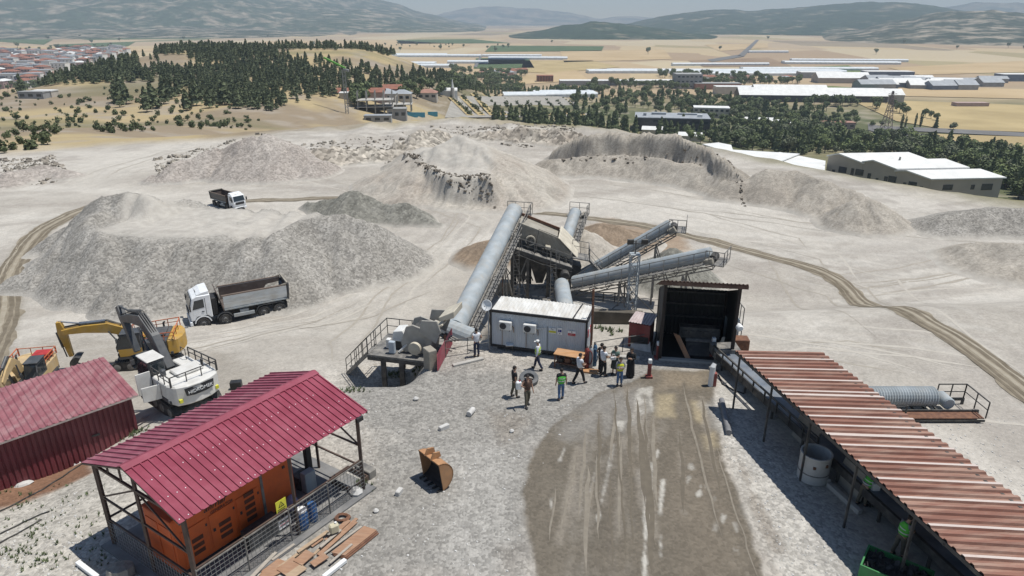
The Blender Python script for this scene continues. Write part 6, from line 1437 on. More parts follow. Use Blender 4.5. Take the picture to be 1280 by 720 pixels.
def bollard(px, py, ptop, r, lab, wide=False):
    b = G(px, py); zt = PY(px, ptop, b.y).z - b.z; t = thing('bollard', lab, 'bollard', b); w_ = r
    MB().box(-w_, w_, -w_, w_, -.1, zt * .78).build('post', redp, t, bevel=.02); MB().box(-w_, w_, -w_, w_, zt * .785, zt).build('cap', swht, t, bevel=.02); MB().box(-w_ * 1.9, w_ * 1.9, -w_ * 1.6, w_ * 1.6, 0, .12).build('foot', redp, t)
bollard(811, 472, 449, .09, 'red bollard on the pale concrete patch left of the haul road'); bollard(822, 448, 427, .1, 'red bollard with white top at the left corner of the black shed'); bollard(890, 445, 422, .1, 'red bollard right of the hopper mouth')
b = G(888, 482); t = thing('bollard', 'stout white and red steel post at the right end of the hopper sill', 'bollard', b); MB().tube([(0, 0, -.1), (.02, 0, 1.1), (.1, .05, 1.25)], [.14, .14, .1], 10).build('post', swht, t); MB().box(.08, .26, -.12, .12, 0, .75).build('rail_stub', redp, t, bevel=.02)

# ---- long roofed picking conveyor
rs_red = mat('rusty_roof_sheet', (.255, .12, .086), (.18, .086, .063), .8, 1.2, dirt=(.42, .30, .235), dirt_amt=.75, dscale=.7, stretch=(.4, 3, 1)); rs_wht = mat('pale_roof_sheet', (.60, .54, .50), (.50, .42, .38), .6, 1.5, dirt=(.40, .25, .19), dirt_amt=.5, dscale=1.5)
E0 = PZ(919, 438, 3.0); E1 = PZ(1236, 726, 3.0); E1 = E0 + (E1 - E0) * 1.22; W0_ = PZ(1026, 440, 3.2); W1_ = PZ(1290, 648, 3.2); W1_ = W0_ + (W1_ - W0_) * 1.30
ps = thing('picking_shed', 'long open shed with rust red and white striped corrugated roof', 'shed', (E0.x, E0.y, 0)); o_ = Vector((E0.x, E0.y, 0))
ev = E1 - E0; EL = ev.length; eu = ev / EL
wv = (W0_ - E0)
rr = random.Random(3); pale = set()
nn_ = round(EL / .33); i = 2
while i < nn_: pale.add(i); i += rr.choice([2, 3, 3, 4])
def stripe_f(i, j): return 1 if (i in pale and j in (1, 2)) or (i in (12, 21) and j in (0, 1, 2)) else 0
m = MB(); across = wv; m.sheet(E0 - o_, across, ev, .33, .075, .01, prof=[(0, 0), (.42, 0), (.55, 1), (.87, 1)], stripe=stripe_f); m.build('roof', [rs_red, rs_wht], ps, fix=False)
m = MB(); m.bar(E0 - o_ + Vector((.05, 0, -.1)), E1 - o_ + Vector((.05, 0, -.1)), .1, .14); m.bar(W0_ - o_ + Vector((-.3, 0, -.08)), W0_ + ev - o_ + Vector((-.3, 0, -.08)), .1, .14); m.build('eave_beam', dsteel, ps)
m = MB()
for k in range(12): m.bar(E0 - o_ + ev * (k / 11) + Vector((0, 0, -.16)), E0 - o_ + ev * (k / 11) + across * .98 + Vector((0, 0, -.14)), .08)
m.build('rafter', dsteel, ps)
for k in range(7):
    for w_ in (.03, .95): p = E0 - o_ + ev * (.015 + k * .16) + across * w_; m = MB(); m.bar(Vector((p.x, p.y, -.1)), Vector((p.x, p.y, p.z - .2)), .075); m.build('post', dsteel, ps)
m = MB(); a_ = E0 + ev * .10 - o_ + across * .93; m.sheet(Vector((a_.x, a_.y, .0)), ZU * 3.0, ev * .9, .25, .03); m.build('shade_screen', shed_d, ps, fix=False)  # added back sheet, put in to darken the space under the roof
pc = thing('picking_conveyor', 'dark belt conveyor running from the hopper under the striped roof', 'conveyor', o_)
m = MB(); c0 = Vector((1.1, 4.4, .65)); c1 = E1 - o_ + Vector((2.25, .4, 0)); c1.z = .9
m.bar(c0, c1, 1.0, .12, m=0); m.build('belt', mat('blue_grey_belt', (.16, .19, .23), (.10, .12, .15), .6, 2, dirt=(.3, .28, .25), dirt_amt=.5), pc)
m = MB(); sd_ = (c1 - c0).cross(ZU).normalized()
for q in (-1, 1): m.bar(c0 + sd_ * q * .58 - ZU * .1, c1 + sd_ * q * .58 - ZU * .1, .12, .34)
m.build('side_frame', dsteel, pc)
for k in range(9):
    for q in (-1, 1): p = c0 + (c1 - c0) * (k + .3) / 9 + sd_ * q * .55; m = MB(); m.bar(Vector((p.x, p.y, -.1)), p - ZU * .28, .1); m.build('leg', dsteel, pc)
m = MB(); q0 = c0 + sd_ * .75; q1 = c0 + (c1 - c0) * .42 + sd_ * .75; rail(m, [q0 + ZU * -.1, q1 + ZU * -.1], .62, .05, 1.0); m.build('railing', dsteel, pc)
m = MB(); m.obox(c0 + Vector((0, .2, .05)), (.7, 0, 0), (0, .5, 0), (0, 0, .25)); m.build('tail_box', steel, pc)
# things standing along the shed
ctank = mat('grey_tank', (.50, .50, .49), (.42, .42, .41), .7, 2, dirt=(.3, .29, .27), dirt_amt=.5, dscale=1.4)
p = PZ(1015, 597, 0); t = thing('water_tank', 'pale grey open round tank in the shade of the striped shed', 'tank', p); MB().lathe([(.56, 0), (.60, .03), (.60, 1.15), (.615, 1.17), (.615, 1.25), (.55, 1.25), (.54, .1)], (0, 0, 0), (0, 0, 1), 30).build('shell', ctank, t, smooth=True); MB().lathe([(.606, .42), (.615, .42), (.615, .47), (.606, .47)], (0, 0, 0), (0, 0, 1), 30, closed=True).build('strap', steel, t)
for k in range(3): a_ = R(200 + 45 * k); MB().obox((.605 * math.cos(a_), .605 * math.sin(a_), .75 + .1 * k), (.05, 0, 0), (0, .03, 0), (0, 0, .06)).build('patch', rust, t)
bead = mat('beige_board', (.36, .32, .265), (.28, .25, .21), .8, 1.2)
for k, (px, py, hh, lab) in enumerate(((1001, 555, 1.15, 'beige board leaning on the shed frame behind the tank'), (1058, 614, 1.1, 'beige board leaning on the shed frame near the worker'))):
    p = PZ(px, py, 0); m = MB(); e = eu; m.prism([e * -.75, e * .75, e * .75 + ZU * hh + Vector((.25, 0, 0)), e * -.75 + ZU * hh + Vector((.25, 0, 0))], Vector((.05, 0, .01))); o = m.build('board', bead); o.location = p; tag(o, lab, 'board')
a_ = PZ(1035, 607, 0); b_ = PZ(1075, 643, 0); m = MB(); m.bar(Vector((0, 0, .08)), b_ - a_ + ZU * .08, .22, .2); o = m.build('concrete_beam', conc, bevel=.02); o.location = a_; tag(o, 'long low concrete beam on the ground beside the shed', 'beam')
o = MB().box(-.2, .2, -.16, .16, 0, .25).build('concrete_block', conc, bevel=.03); o.location = PZ(1030, 603, 0); tag(o, 'small concrete block at the foot of the tank', 'concrete block')
a_ = PZ(902, 500, .14); b_ = PZ(911, 541, .14); o = MB().tube([(0, 0, 0), b_ - a_], .14, 12).build('pipe', mat('grey_pipe', (.22, .22, .23)), smooth=True); o.location = a_; tag(o, 'grey pipe length lying in the shed shadow', 'pipe')
o = MB().lathe([(.16, -.3), (.18, -.28), (.18, .28), (.16, .3)], (0, 0, .18), (1, .2, 0), 14).build('drum_roller', mat('grey_pipe', (.22, .22, .23)), smooth=True); o.location = PZ(976, 520, 0); tag(o, 'short grey roller lying in the shade by the conveyor', 'roller')
m = MB(); a_ = PZ(898, 468, .03); pts = [a_ - a_] + [PZ(*q, .03) - a_ for q in ((903, 480), (918, 488), (930, 492))]; o = m.tube(pts, .035, 6).build('cable', rubber); o.location = a_; tag(o, 'black cable winding over the ground by the hopper', 'cable')
grn = mat('skip_green', (.05, .24, .08), (.04, .19, .06), .6, 2, dirt=(.2, .2, .15), dirt_amt=.3)
p = PZ(1116, 732, 0); t = thing('skip', 'open green steel skip heaped with dark scrap', 'skip', p, R(-38)); m = MB(); w_, l_, h_ = .6, 1.0, .75; th = .05
for x0, x1, y0, y1 in ((-l_, l_, -w_, -w_ + th), (-l_, l_, w_ - th, w_), (-l_, -l_ + th, -w_ + th, w_ - th), (l_ - th, l_, -w_ + th, w_ - th)): m.box(x0, x1, y0, y1, .02, h_)
m.build('side', grn, t); MB().box(-l_ + th, l_ - th, -w_ + th, w_ - th, .02, .1).build('floor_or_shade_plate', grn, t); m = MB()
for k in range(70): c = Vector((rr.uniform(-.85, .85), rr.uniform(-.48, .48), rr.uniform(.5, .72))); s_ = rr.uniform(.04, .1); m.obox(c, Vector((rr.uniform(-1, 1), rr.uniform(-1, 1), rr.uniform(-1, 1))).normalized() * s_, Vector((rr.uniform(-1, 1), rr.uniform(-1, 1), rr.uniform(-1, 1))).normalized() * s_, Vector((0, 0, s_)))
m.box(-.92, .92, -.53, .53, .3, .58); o = m.build('scrap_fill', mat('dark_scrap', (.05, .048, .05), (.03, .03, .03), .8, 8)); o.parent = t; tag(o, kind='stuff')
p = PZ(1071, 628, 0); t = thing('switch_box', 'grey switch box on a stand beside the bending worker', 'switch box', PZ(1088, 634, 0)); MB().box(-.17, .17, -.1, .1, .75, 1.2).build('case', galv, t, bevel=.02); MB().box(-.13, .13, -.112, -.1005, .8, 1.15).build('panel', swht, t); m = MB(); m.bar((0, 0, 0), (0, 0, .75), .06); m.build('stand', dsteel, t)
# parked conveyor section on the right
p0 = PZ(1066, 500, .55); p1 = PZ(1166, 500, .55); p1.y = p0.y; L = (p1 - p0).length; t = thing('conveyor', 'ribbed grey conveyor section lying on the ground behind the striped shed', 'conveyor', Vector((p0.x, p0.y, 0)))
ribtube(MB(), (0, 0, .75), (L, 0, .75), .45, .125, .045, 20).build('cover', galv, t)
m = MB(); 
for y in (-.55, .55): m.bar((-.2, y, .28), (L + 1.9, y, .28), .08, .14)
for k in range(9): m.bar((L * k / 7, -.55, .28), (L * k / 7, .55, .28), .06)
for x in (.2, L, L + 1.85): m.bar((x, -.55, 0), (x, -.55, .28), .1); m.bar((x, .55, 0), (x, .55, .28), .1)
m.build('frame', dsteel, t); m = MB(); m.prism([(L * .5, -1.15, .22), (L + 1.8, -1.15, .22), (L + 1.8, -.6, .22), (L * .5, -.6, .22)], (0, 0, .04)); m.build('walkway', rust, t)
m = MB(); rail(m, [(L + .5, .55, .25), (L + 1.85, .55, .25), (L + 1.85, -1.15, .25)], .85, .03, .7); m.bar((L * .5, -1.15, .25), (L * .5, -1.15, .95), .06); m.bar((0, -1.15, .72), (L * .5, -1.15, .9), .04); m.bar((L * .5, -1.15, .12), (L + 1.85, -1.15, .12), .05, .1); m.build('railing', dsteel, t)
MB().lathe([(.25, -.4), (.3, -.35), (.3, .35), (.25, .4)], (L + .55, 0, .55), (0, 1, 0), 14).build('drum', galv, t, smooth=True)

# ---- things lying on the yard
obk = mat('bucket_orange', (.43, .23, .11), (.34, .18, .09), .6, 3, dirt=(.25, .16, .10), dirt_amt=.45, dscale=2)
def bucket_mb(w, r):
    """curved shell with cheeks; mouth faces +x"""
    arc = [(-math.cos(a) * r * (1.0 if a < 1.6 else 1.05), math.sin(a) * r + r) for a in [(-1.35 + 2.95 * k / 10) for k in range(11)]]
    sh = MB(); th = .04; inn = [(x * .93 + .01, (z - r) * .93 + r) for x, z in arc]; loop = arc + inn[::-1]
    sh.prism([(x, -w / 2, z) for x, z in loop], (0, w, 0)); ck = []
    for y in (-w / 2, w / 2 - .035): m = MB(); m.prism([(x, y, z) for x, z in arc], (0, .035, 0)); ck.append(m)
    return sh, ck, arc
b = thing('loose_bucket', 'orange excavator bucket lying alone on the gravel', 'bucket', G(538, 606), R(222)); sh, ck, arc = bucket_mb(1.4, .66); m = MB(); m.prism([(x * .925 + .012, -.66, (z - .66) * .925 + .66) for x, z in arc] + [(x * .90 + .02, -.66, (z - .66) * .90 + .66) for x, z in arc[::-1]], (0, 1.32, 0)); m.build('lining', black, b); sh.build('shell', obk, b, smooth=True)
for m in ck: m.build('cheek', obk, b)
for k in range(5): m = MB(); y = -.6 + .3 * k; x, z = arc[0]; m.prism([(x - .02, y - .06, z), (x - .02, y + .06, z), (x + .26, y + .03, z + .02), (x + .26, y - .03, z + .02)], (0, 0, .05)); m.build('tooth', black, b)
m = MB(); x, z = arc[-1]
for y in (-.2, .2): m.prism([(x - .45, y - .03, z - .03), (x + .05, y - .03, z + .0), (x - .1, y - .03, z + .28), (x - .4, y - .03, z + .2)], (0, .06, 0))
m.build('mounting_ear', obk, b)
gw = mat('white_stone', (.55, .54, .52), (.45, .44, .42), .8, 4)
for k, (px, py, L, W, H, rz, lab) in enumerate(((555, 536, .52, .2, .2, 40, 'pale concrete test block on the gravel above the bucket'), (499, 617, .36, .2, .2, 70, 'pale concrete test block on the gravel left of the bucket'))):
    cbox('concrete_block', lab, px, py, L, W, H, rz, gw)
a_ = G(586, 521); o = MB().lathe([(.13, 0), (.14, .02), (.14, .5), (.12, .52)], (0, 0, .13), (.35, .9, 0), 14).build('concrete_cylinder', gw, smooth=True); o.location = a_; tag(o, 'pale concrete cylinder lying on the gravel below the white shirted man', 'concrete cylinder')
cbox('steel_box', 'small black steel box on the ground right of the white excavator', 296, 486, .55, .35, .45, 10, black, 'box')
for k, (px, py, s_) in enumerate(((445, 618, .28), (470, 640, .12), (520, 500, .15), (640, 540, .12))):
    bm_ = MB(); bm_.lathe([(.3 * s_, 0), (.9 * s_, .2 * s_), (1.0 * s_, .6 * s_), (.5 * s_, 1.1 * s_)], (0, 0, 0), (0.1, 0, 1), 7); o = bm_.build('rock', gw); o.location = G(px, py); o.rotation_euler = (0, 0, k); tag(o, ['white rock beside the shelter foot', 'small pale stone right of the board pile', 'pale stone on the gravel near the crusher', 'small pale stone beside the brown road'][k], 'rock')

# ---- generator shelter
mar = mat('crimson_roof', (.245, .025, .057), (.20, .02, .046), .45, 1.2, dirt=(.29, .10, .13), dirt_amt=.35, dscale=1.2, spec=.5); mar2 = mat('faded_crimson', (.27, .07, .105), (.22, .05, .08), .5, 1, dirt=(.42, .24, .25), dirt_amt=.35, dscale=1.0); post_m = mat('brown_post', (.085, .055, .045), (.06, .04, .032), .6, 3, dirt=(.2, .14, .1), dirt_amt=.3)
RC, RE, RA, RF_ = [PZ(px, py, 3.55) for px, py in ((224, 655), (460, 514), (101, 578), (340, 467.5))]
gs = thing('generator_shelter', 'open shelter with crimson corrugated gable roof over the orange generator', 'shelter', (RC.x, RC.y, 0)); go_ = Vector((RC.x, RC.y, 0))
gu = RE - RC; gl = gu.length; gu.normalize(); gw_ = RA - RC; gwl = gw_.length; gw_.normalize()
def S(u, w, z): return gu * u + gw_ * w + ZU * z
mid = gwl * .5; RH = .9
m = MB(); m.sheet(S(0, 0, 3.55), gw_ * mid + ZU * RH, gu * gl, .262, .045, prof=[(0, 0), (.72, 0), (.76, 1), (.93, 1)]); m.build('roof_slope', mar, gs, fix=False)
m = MB(); nr_ = ZU * mid - gw_ * RH; nr_.normalize(); sl_ = (gw_ * mid + ZU * RH)
for w_ in (.04, .36, .66, .95):
    for k in range(29):
        if rr.random() < .25: continue
        q = S(0, 0, 3.55) + gu * (.262 * k + .1 + rr.uniform(-.02, .02)) + sl_ * (w_ + rr.uniform(-.012, .012)) + nr_ * .006; m.obox(q, gu * .014, sl_.normalized() * .014, nr_ * .008)
o = m.build('screw_heads', swht, gs); tag(o, kind='stuff')
m = MB(); m.sheet(S(0, gwl, 3.55), -gw_ * mid + ZU * RH, gu * gl, .262, .045, prof=[(0, 0), (.72, 0), (.76, 1), (.93, 1)]); m.build('roof_slope', mar2, gs, fix=False)
m = MB(); m.prism([S(-.02, mid - .22, 3.55 + RH - .02), S(-.02, mid, 3.55 + RH + .07), S(-.02, mid + .22, 3.55 + RH - .02), S(-.02, mid + .22, 3.55 + RH - .05), S(-.02, mid, 3.55 + RH + .04), S(-.02, mid - .22, 3.55 + RH - .05)], gu * (gl + .04)); m.build('ridge_cap', mar, gs)
for u in (.03, gl - .03):
    for w_ in (.02, gwl - .02): m = MB(); m.bar(S(u, w_, 3.49), S(u, mid, 3.49 + RH), .05, .06); m.build('barge_board', post_m, gs)
u0, u1, v0, v1 = .25, gl - .35, .25, gwl - .3
for u in (u0, u1):
    for v in (v0, v1): m = MB(); m.bar(S(u, v, -.3), S(u, v, 3.5), .12); m.build('post', post_m, gs)
for u, v, zt in ((u0, mid, 4.3), (u0 + (u1 - u0) * .55, v0, 3.5), (u1, mid, 4.3), (u0 + (u1 - u0) * .5, v1, 3.5)): m = MB(); m.bar(S(u, v, -.3), S(u, v, zt), .09); m.build('post', post_m, gs)
for u in (u0, u1):
    m = MB(); m.bar(S(u, v0, 3.42), S(u, v1, 3.42), .08)
    for z in (1.15, 2.1): m.bar(S(u, v0, z), S(u, v1, z), .06)
    m.bar(S(u, v0, 2.1), S(u, mid, 3.42), .05); m.bar(S(u, v1, 2.1), S(u, mid, 3.42), .05)
    for v in (.8, 1.6, 3.6, 4.4): m.bar(S(u, v, 3.42), S(u, v, 3.5 + RH * (1 - abs(v - mid) / mid)), .05)
    m.build('gable_rail', post_m, gs)
m = MB(); m.bar(S(u0, v0, 3.44), S(u1, v0, 3.44), .1); m.bar(S(u0, v0, 1.45), S(u1, v0, 1.45), .06); m.bar(S(u0, v1, 3.44), S(u1, v1, 3.44), .1); m.bar(S(u0, v1, 1.2), S(u1, v1, 1.2), .06); m.build('eave_rail', post_m, gs)
m = MB(); m.prism([S(-.1, -.1, -.2), S(gl, -.1, -.2), S(gl, gwl, -.2), S(-.1, gwl, -.2)], ZU * .27); m.build('slab', mat('dark_concrete', (.19, .19, .19), (.13, .13, .13), .85, 2, dirt=(.3, .28, .25), dirt_amt=.5), gs)
wm = MB(); n_ = int((u1 - u0) / .16)
for k in range(n_ + 1): u = u0 + (u1 - u0) * k / n_; wm.bar(S(u, v0 - .06, .1), S(u, v0 - .06, 1.4), .012)
for k in range(9): wm.bar(S(u0, v0 - .06, .1 + k * .162), S(u1, v0 - .06, .1 + k * .162), .012)
n_ = int((v1 - v0) / .16)
for k in range(n_ + 1): v = v0 + (v1 - v0) * k / n_; wm.bar(S(u0 - .06, v, .1), S(u0 - .06, v, 1.1), .012)
for k in range(7): wm.bar(S(u0 - .06, v0, .1 + k * .166), S(u0 - .06, v1, .1 + k * .166), .012)
wm.build('wire_mesh', mat('wire', (.28, .29, .29), None, .5, metal=.5), gs)
m = MB()
for k in range(5): u = u0 + (u1 - u0) * k / 4; m.bar(S(u, v0 - .06, 0), S(u, v0 - .06, 1.5), .045)
m.bar(S(u0, v0 - .06, 1.42), S(u1, v0 - .06, 1.42), .04); m.build('fence_post', steel, gs)
MB().obox(S(gl - .5, -.06, 3.47), gu * .16, gw_ * .05, ZU * .1).build('floodlight', black, gs, bevel=.02)
# generator
org_ = mat('generator_orange', (.62, .12, .025), (.54, .10, .022), .5, 1, dirt=(.22, .07, .03), dirt_amt=.35, dscale=1.2); orgd = mat('vent_shadow', (.10, .035, .02), None, .7)
G0 = S(.55, 1.75, 0); ge = thing('generator', 'bright orange container generator with black lettering under the crimson roof', 'generator', go_ + G0); GLn, GW, GHt = 4.75, 1.6, 2.35
def Q(u, w, z): return gu * u + gw_ * w + ZU * z
def gb(name, a0, a1, w0, w1, z0, z1, mt, bev=0, parent=None): m = MB(); m.prism([Q(a0, w0, z0), Q(a1, w0, z0), Q(a1, w1, z0), Q(a0, w1, z0)], (0, 0, z1 - z0)); return m.build(name, mt, parent or ge, bevel=bev)
gb('skid', .05, GLn - .05, .05, GW - .05, .07, .25, black); gb('body', 0, GLn, 0, GW, .25, GHt, org_, .03); gb('roof_panel', -.03, GLn + .03, -.03, GW + .03, GHt + .004, GHt + .07, org_, .02)
for k, (a0, a1) in enumerate(((.25, 1.15), (1.25, 2.2), (2.3, 3.2))):
    d_ = gb('door', a0, a1, -.03, -.002, .4, GHt - .55, org_, .01)
    gb('handle', a0 + .08, a0 + .16, -.05, -.031, 1.1, 1.22, black, parent=d_); gb('hinge', a1 - .06, a1, -.045, -.031, 1.5, 1.6, black, parent=d_)
    for j in range(3 if k < 2 else 5): gb('vent', a0 + .3, a1 - .2, -.042, -.031, .62 + .26 * j, .78 + .26 * j, orgd, parent=d_)
gb('divider', 3.32, 3.42, -.03, -.002, .27, GHt - .02, steel); gb('lifting_lug', 4.3, 4.4, -.04, -.002, 1.9, 2.0, black); gb('latch', 4.4, 4.5, -.04, -.002, .5, .6, black)
Mt = Matrix((gu, ZU, -gw_)).transposed().to_4x4()
def lett(txt, size, a0, z, shear=0):
    M = Mt.copy(); M.translation = Q(a0, -.034, z); o = text_part('lettering', txt, size, black, ge, M); o.data.shear = shear; return o
lett('alimar', .36, 1.55, GHt - .22, .3); lett('GENERATOR', .15, 1.75, GHt - .47, .3)
for k in range(2): m = MB(); m.obox(Q(-.012, .4 + .75 * k, 1.2), gw_ * .33, gu * .012, ZU * .85); m.build('end_door', org_, ge, bevel=.008)
# clutter inside and beside the shelter
bluep = mat('blue_plastic', (.03, .13, .34), (.025, .10, .28), .5, 3, dirt=(.2, .2, .2), dirt_amt=.25)
def drum(px, py, z, r, h, lab, lid):
    p = PZ(px, py, z); t = thing('plastic_drum', lab, 'drum', p); MB().lathe([(r * .9, 0), (r, .04), (r, h * .32), (r * 1.04, h * .34), (r, h * .36), (r, h * .66), (r * 1.04, h * .68), (r, h * .7), (r * .98, h)], (0, 0, 0), (0, 0, 1), 18).build('body', bluep, t, smooth=True)
    MB().lathe([(r * .95, h + .003), (r * .95, h + .05), (r * .5, h + .06)], (0, 0, 0), (0, 0, 1), 18).build('lid', lid, t)
drum(379, 659, .08, .22, .75, 'blue plastic drum with white lid behind the fence', swht); drum(392, 650, .08, .17, .7, 'slimmer blue plastic drum behind the fence', bluep)
def fsign(px, py, w, h, zc, lab, base, marks, name='sign'):
    c = Q(0, 0, 0); uu = 0
    # stands on the fence line: find u where the sight line meets the fence plane
    d = ray(px, py); n = gw_; o = Vector((0, 0, CAMH)); pl = go_ + S(0, v0 - .09, 0); tt = (pl - o).dot(n) / d.dot(n); p = o + d * tt
    t = thing(name, lab, 'sign', p); m = MB(); m.obox((0, 0, 0), gu * w / 2, n * .008, ZU * h / 2); m.build('board', base, t)
    for poly, mt, nm in marks: m = MB(); m.prism([gu * x * w - n * .010 + ZU * y * h for x, y in poly], -n * .004); m.build(nm, mt, t)
    return t
tri = [(-.3, -.05), (.3, -.05), (0, .38)]; tin = [(-.19, .0), (.19, .0), (0, .28)]
fsign(351.5, 633, .42, .55, 1.4, 'yellow warning sign with black triangle on the wire fence', yel, [([(-.26, .0), (.26, .0), (.2, .05), (-.2, .05)], sblk, 'mark'), ([(-.3, .0), (-.22, .0), (.02, .38), (-.02, .38)], sblk, 'mark'), ([(.3, .0), (.22, .0), (-.02, .38), (.02, .38)], sblk, 'mark'), ([(-.04, .08), (.04, .08), (.0, .24)], sblk, 'mark'), ([(-.4, -.12), (.4, -.12), (.4, -.17), (-.4, -.17)], sblk, 'mark'), ([(-.4, -.24), (.3, -.24), (.3, -.29), (-.4, -.29)], sblk, 'mark')])
fsign(356, 653, .50, .36, 1.0, 'white notice board with a black heading under the yellow sign', swht, [([(-.42, .12), (.42, .12), (.42, .34), (-.42, .34)], sblk, 'mark'), ([(-.4, -.02), (.4, -.02), (.4, -.07), (-.4, -.07)], sred, 'mark'), ([(-.4, -.16), (.32, -.16), (.32, -.2), (-.4, -.2)], sblk, 'mark')])
p = PZ(366, 637, .1); o = MB().lathe([(.1, 0), (.24, .1), (.26, .35), (.14, .6), (.05, .68)], (0, 0, 0), (0, 0, 1), 9).build('sack', mat('lilac_sack', (.30, .27, .40), (.24, .21, .33), .8, 6, bump=.5)); o.location = p; tag(o, 'lilac plastic sack standing against the generator', 'sack')
t = thing('steel_cabinet', 'dark open steel cabinet on the slab below the generator doors', 'cabinet', go_ + S(2.6, .9, .07), math.atan2(gu.y, gu.x)); MB().box(0, 1.3, 0, .5, 0, .7).build('case', dsteel, t, bevel=.02); MB().box(.02, 1.28, -.03, -.002, .05, .62).build('front_panel', steel, t)
t = thing('exhaust_stand', 'black cable stand and battery box at the right end of the shelter', 'equipment', go_ + S(6.1, 2.4, .07), math.atan2(gu.y, gu.x)); MB().box(-.3, .3, -.25, .25, 0, .6).build('battery_box', dsteel, t, bevel=.02); MB().bar((.4, 0, 0), (.4, 0, 2.4), .22).build('column', black, t); MB().box(-.25, .25, -.6, -.28, .02, .9).build('grey_case', galv, t, bevel=.02)
t = thing('fuel_tray', 'shallow tan steel tray with a grey box at the shelter corner', 'tray', go_ + S(gl - .3, 1.1, -.05), math.atan2(gu.y, gu.x)); MB().box(-.5, .5, -.6, .6, 0, .1).build('base', conc, t); m = MB()
for x0, x1, y0, y1 in ((-.5, .5, -.6, -.55), (-.5, .5, .55, .6), (-.5, -.45, -.55, .55), (.45, .5, -.55, .55)): m.box(x0, x1, y0, y1, .1, .32)
m.build('rim', post_m, t); MB().box(.55, .95, -.6, .3, 0, .42).build('grey_box', steel, t, bevel=.03)
# boards and scrap beside the shelter
wds = [mat('plank_rust', (.36, .215, .135), (.28, .16, .10), .8, 2, stretch=(1, 5, 1), dirt=(.4, .32, .25), dirt_amt=.3), mat('plank_tan', (.43, .32, .22), (.34, .25, .17), .8, 2, stretch=(1, 5, 1)), mat('plank_grey', (.40, .36, .31), (.31, .28, .24), .85, 2, stretch=(1, 5, 1))]
PL = [(330, 716, 372, 662, .22, 0), (345, 712, 400, 672, .12, 1), (352, 716, 372, 700, .5, 0), (372, 704, 388, 690, .42, 0), (385, 700, 432, 655, .10, 1), (398, 694, 445, 652, .16, 0), (400, 696, 452, 658, .08, 2), (372, 690, 410, 664, .14, 1), (330, 722, 352, 700, .45, 0), (408, 676, 436, 650, .2, 0), (312, 724, 345, 690, .14, 2), (390, 706, 408, 694, .3, 0), (296, 727, 335, 700, .2, 0), (318, 728, 362, 706, .3, 0), (360, 722, 380, 708, .34, 1), (400, 684, 426, 662, .12, 2), (420, 672, 446, 648, .13, 0), (388, 682, 402, 672, .24, 0), (340, 700, 368, 680, .1, 2), (412, 704, 440, 680, .09, 2)]
for k, (x0, y0, x1, y1, w_, mi) in enumerate(PL):
    z = .03 + .035 * (k % 4); a_ = PZ(x0, y0, z); b_ = PZ(x1, y1, z + .01); m = MB(); m.bar(Vector((0, 0, 0)), b_ - a_, w_, .03); o = m.build('plank', wds[mi]); o.location = a_; tag(o, 'weathered brown board in the loose pile beside the shelter', 'plank', 'boards piled beside the shelter')
c4 = [PZ(px, py, .12) for px, py in ((414, 690), (431, 694), (471, 662), (455, 657))]
for k in range(3):
    c0_ = c4[0]; m = MB(); off = Vector((.05 * k, -.05 * k, -.03 * k - .03)); m.prism([p - c0_ + off for p in c4], (0, 0, .022)); o = m.build('rusty_plate', rust if k else wds[0]); o.location = c0_; tag(o, ['rust brown steel plate, top of the stack of three beside the board pile', 'dark rusty plate in the middle of the stack of three', 'dark rusty plate at the bottom of the stack of three'][k], 'steel plate')
for (x0, y0, x1, y1, lab) in ((404, 722, 432, 700, 'white painted beam lying below the board pile'), (97, 703, 122, 722, 'white beam lying in the shelter shadow at the lower left')):
    a_ = PZ(x0, y0, .1); b_ = PZ(x1, y1, .1); o = MB().bar(Vector((0, 0, 0)), b_ - a_, .16, .14).build('beam', swht, bevel=.015); o.location = a_; tag(o, lab, 'beam')
p = PZ(418, 665, .2); t = thing('jerrycan', 'yellowed white plastic jerrycan on the board pile', 'jerrycan', p, .6); MB().box(-.17, .17, -.12, .12, 0, .36).build('body', mat('old_plastic', (.56, .52, .38), (.48, .44, .32), .5), t, bevel=.05); MB().lathe([(.045, .363), (.045, .41)], (.08, 0, 0), (0, 0, 1), 10).build('cap', swht, t)
for k, (px, py) in enumerate(((300, 722), (270, 724))): pass
m = MB(); a_ = PZ(150, 716, .25); m.lathe([(.25, 0), (.45, .12), (.4, .4), (.15, .5)], (0, 0, -.2), (0, .2, 1), 9); o = m.build('rubble_sack', mat('grey_sack', (.3, .28, .25), None, .9, 5, bump=.5)); o.location = a_; tag(o, 'grey sack slumped in the shelter shadow', 'sack')
m = MB(); c = PZ(428, 648, .06); pts = [(.3 * math.cos(a * .55) * (1 - a * .01), .22 * math.sin(a * .55) * (1 - a * .008), .02 + .012 * (a % 5)) for a in range(46)]; o = m.tube(pts, .03, 6).build('cable', rust); o.location = c; tag(o, 'tangle of rusty cable at the shelter foot', 'cable')

# ---- left maroon shed
ms_r = mat('faded_maroon_roof', (.29, .115, .13), (.225, .075, .09), .6, .8, dirt=(.46, .34, .33), dirt_amt=.45, dscale=1.4, stretch=(2, .6, 1)); ms_w = mat('maroon_wall', (.165, .035, .045), (.125, .027, .035), .55, 1, dirt=(.2, .1, .1), dirt_amt=.3)
B1 = G(173, 537); B0 = G(2, 602); zb = B1.z; B0 = PZ(2, 602, zb); lu = B0 - B1; lu.z = 0; lu.normalize(); LS = 9.5; WH = PY(167, 493, B1.y).z - zb
E1_ = PZ(167, 493, zb + WH); T1_ = PZ(129, 452, zb + WH + .15); lv = (T1_ - E1_); lv.z = 0; lw = lv.length; lv.normalize()
ls = thing('maroon_shed', 'maroon corrugated shed with faded lean-to roof at the left edge', 'shed', (B1.x, B1.y, zb))
def M_(u, v, z): return lu * u + lv * v + ZU * z
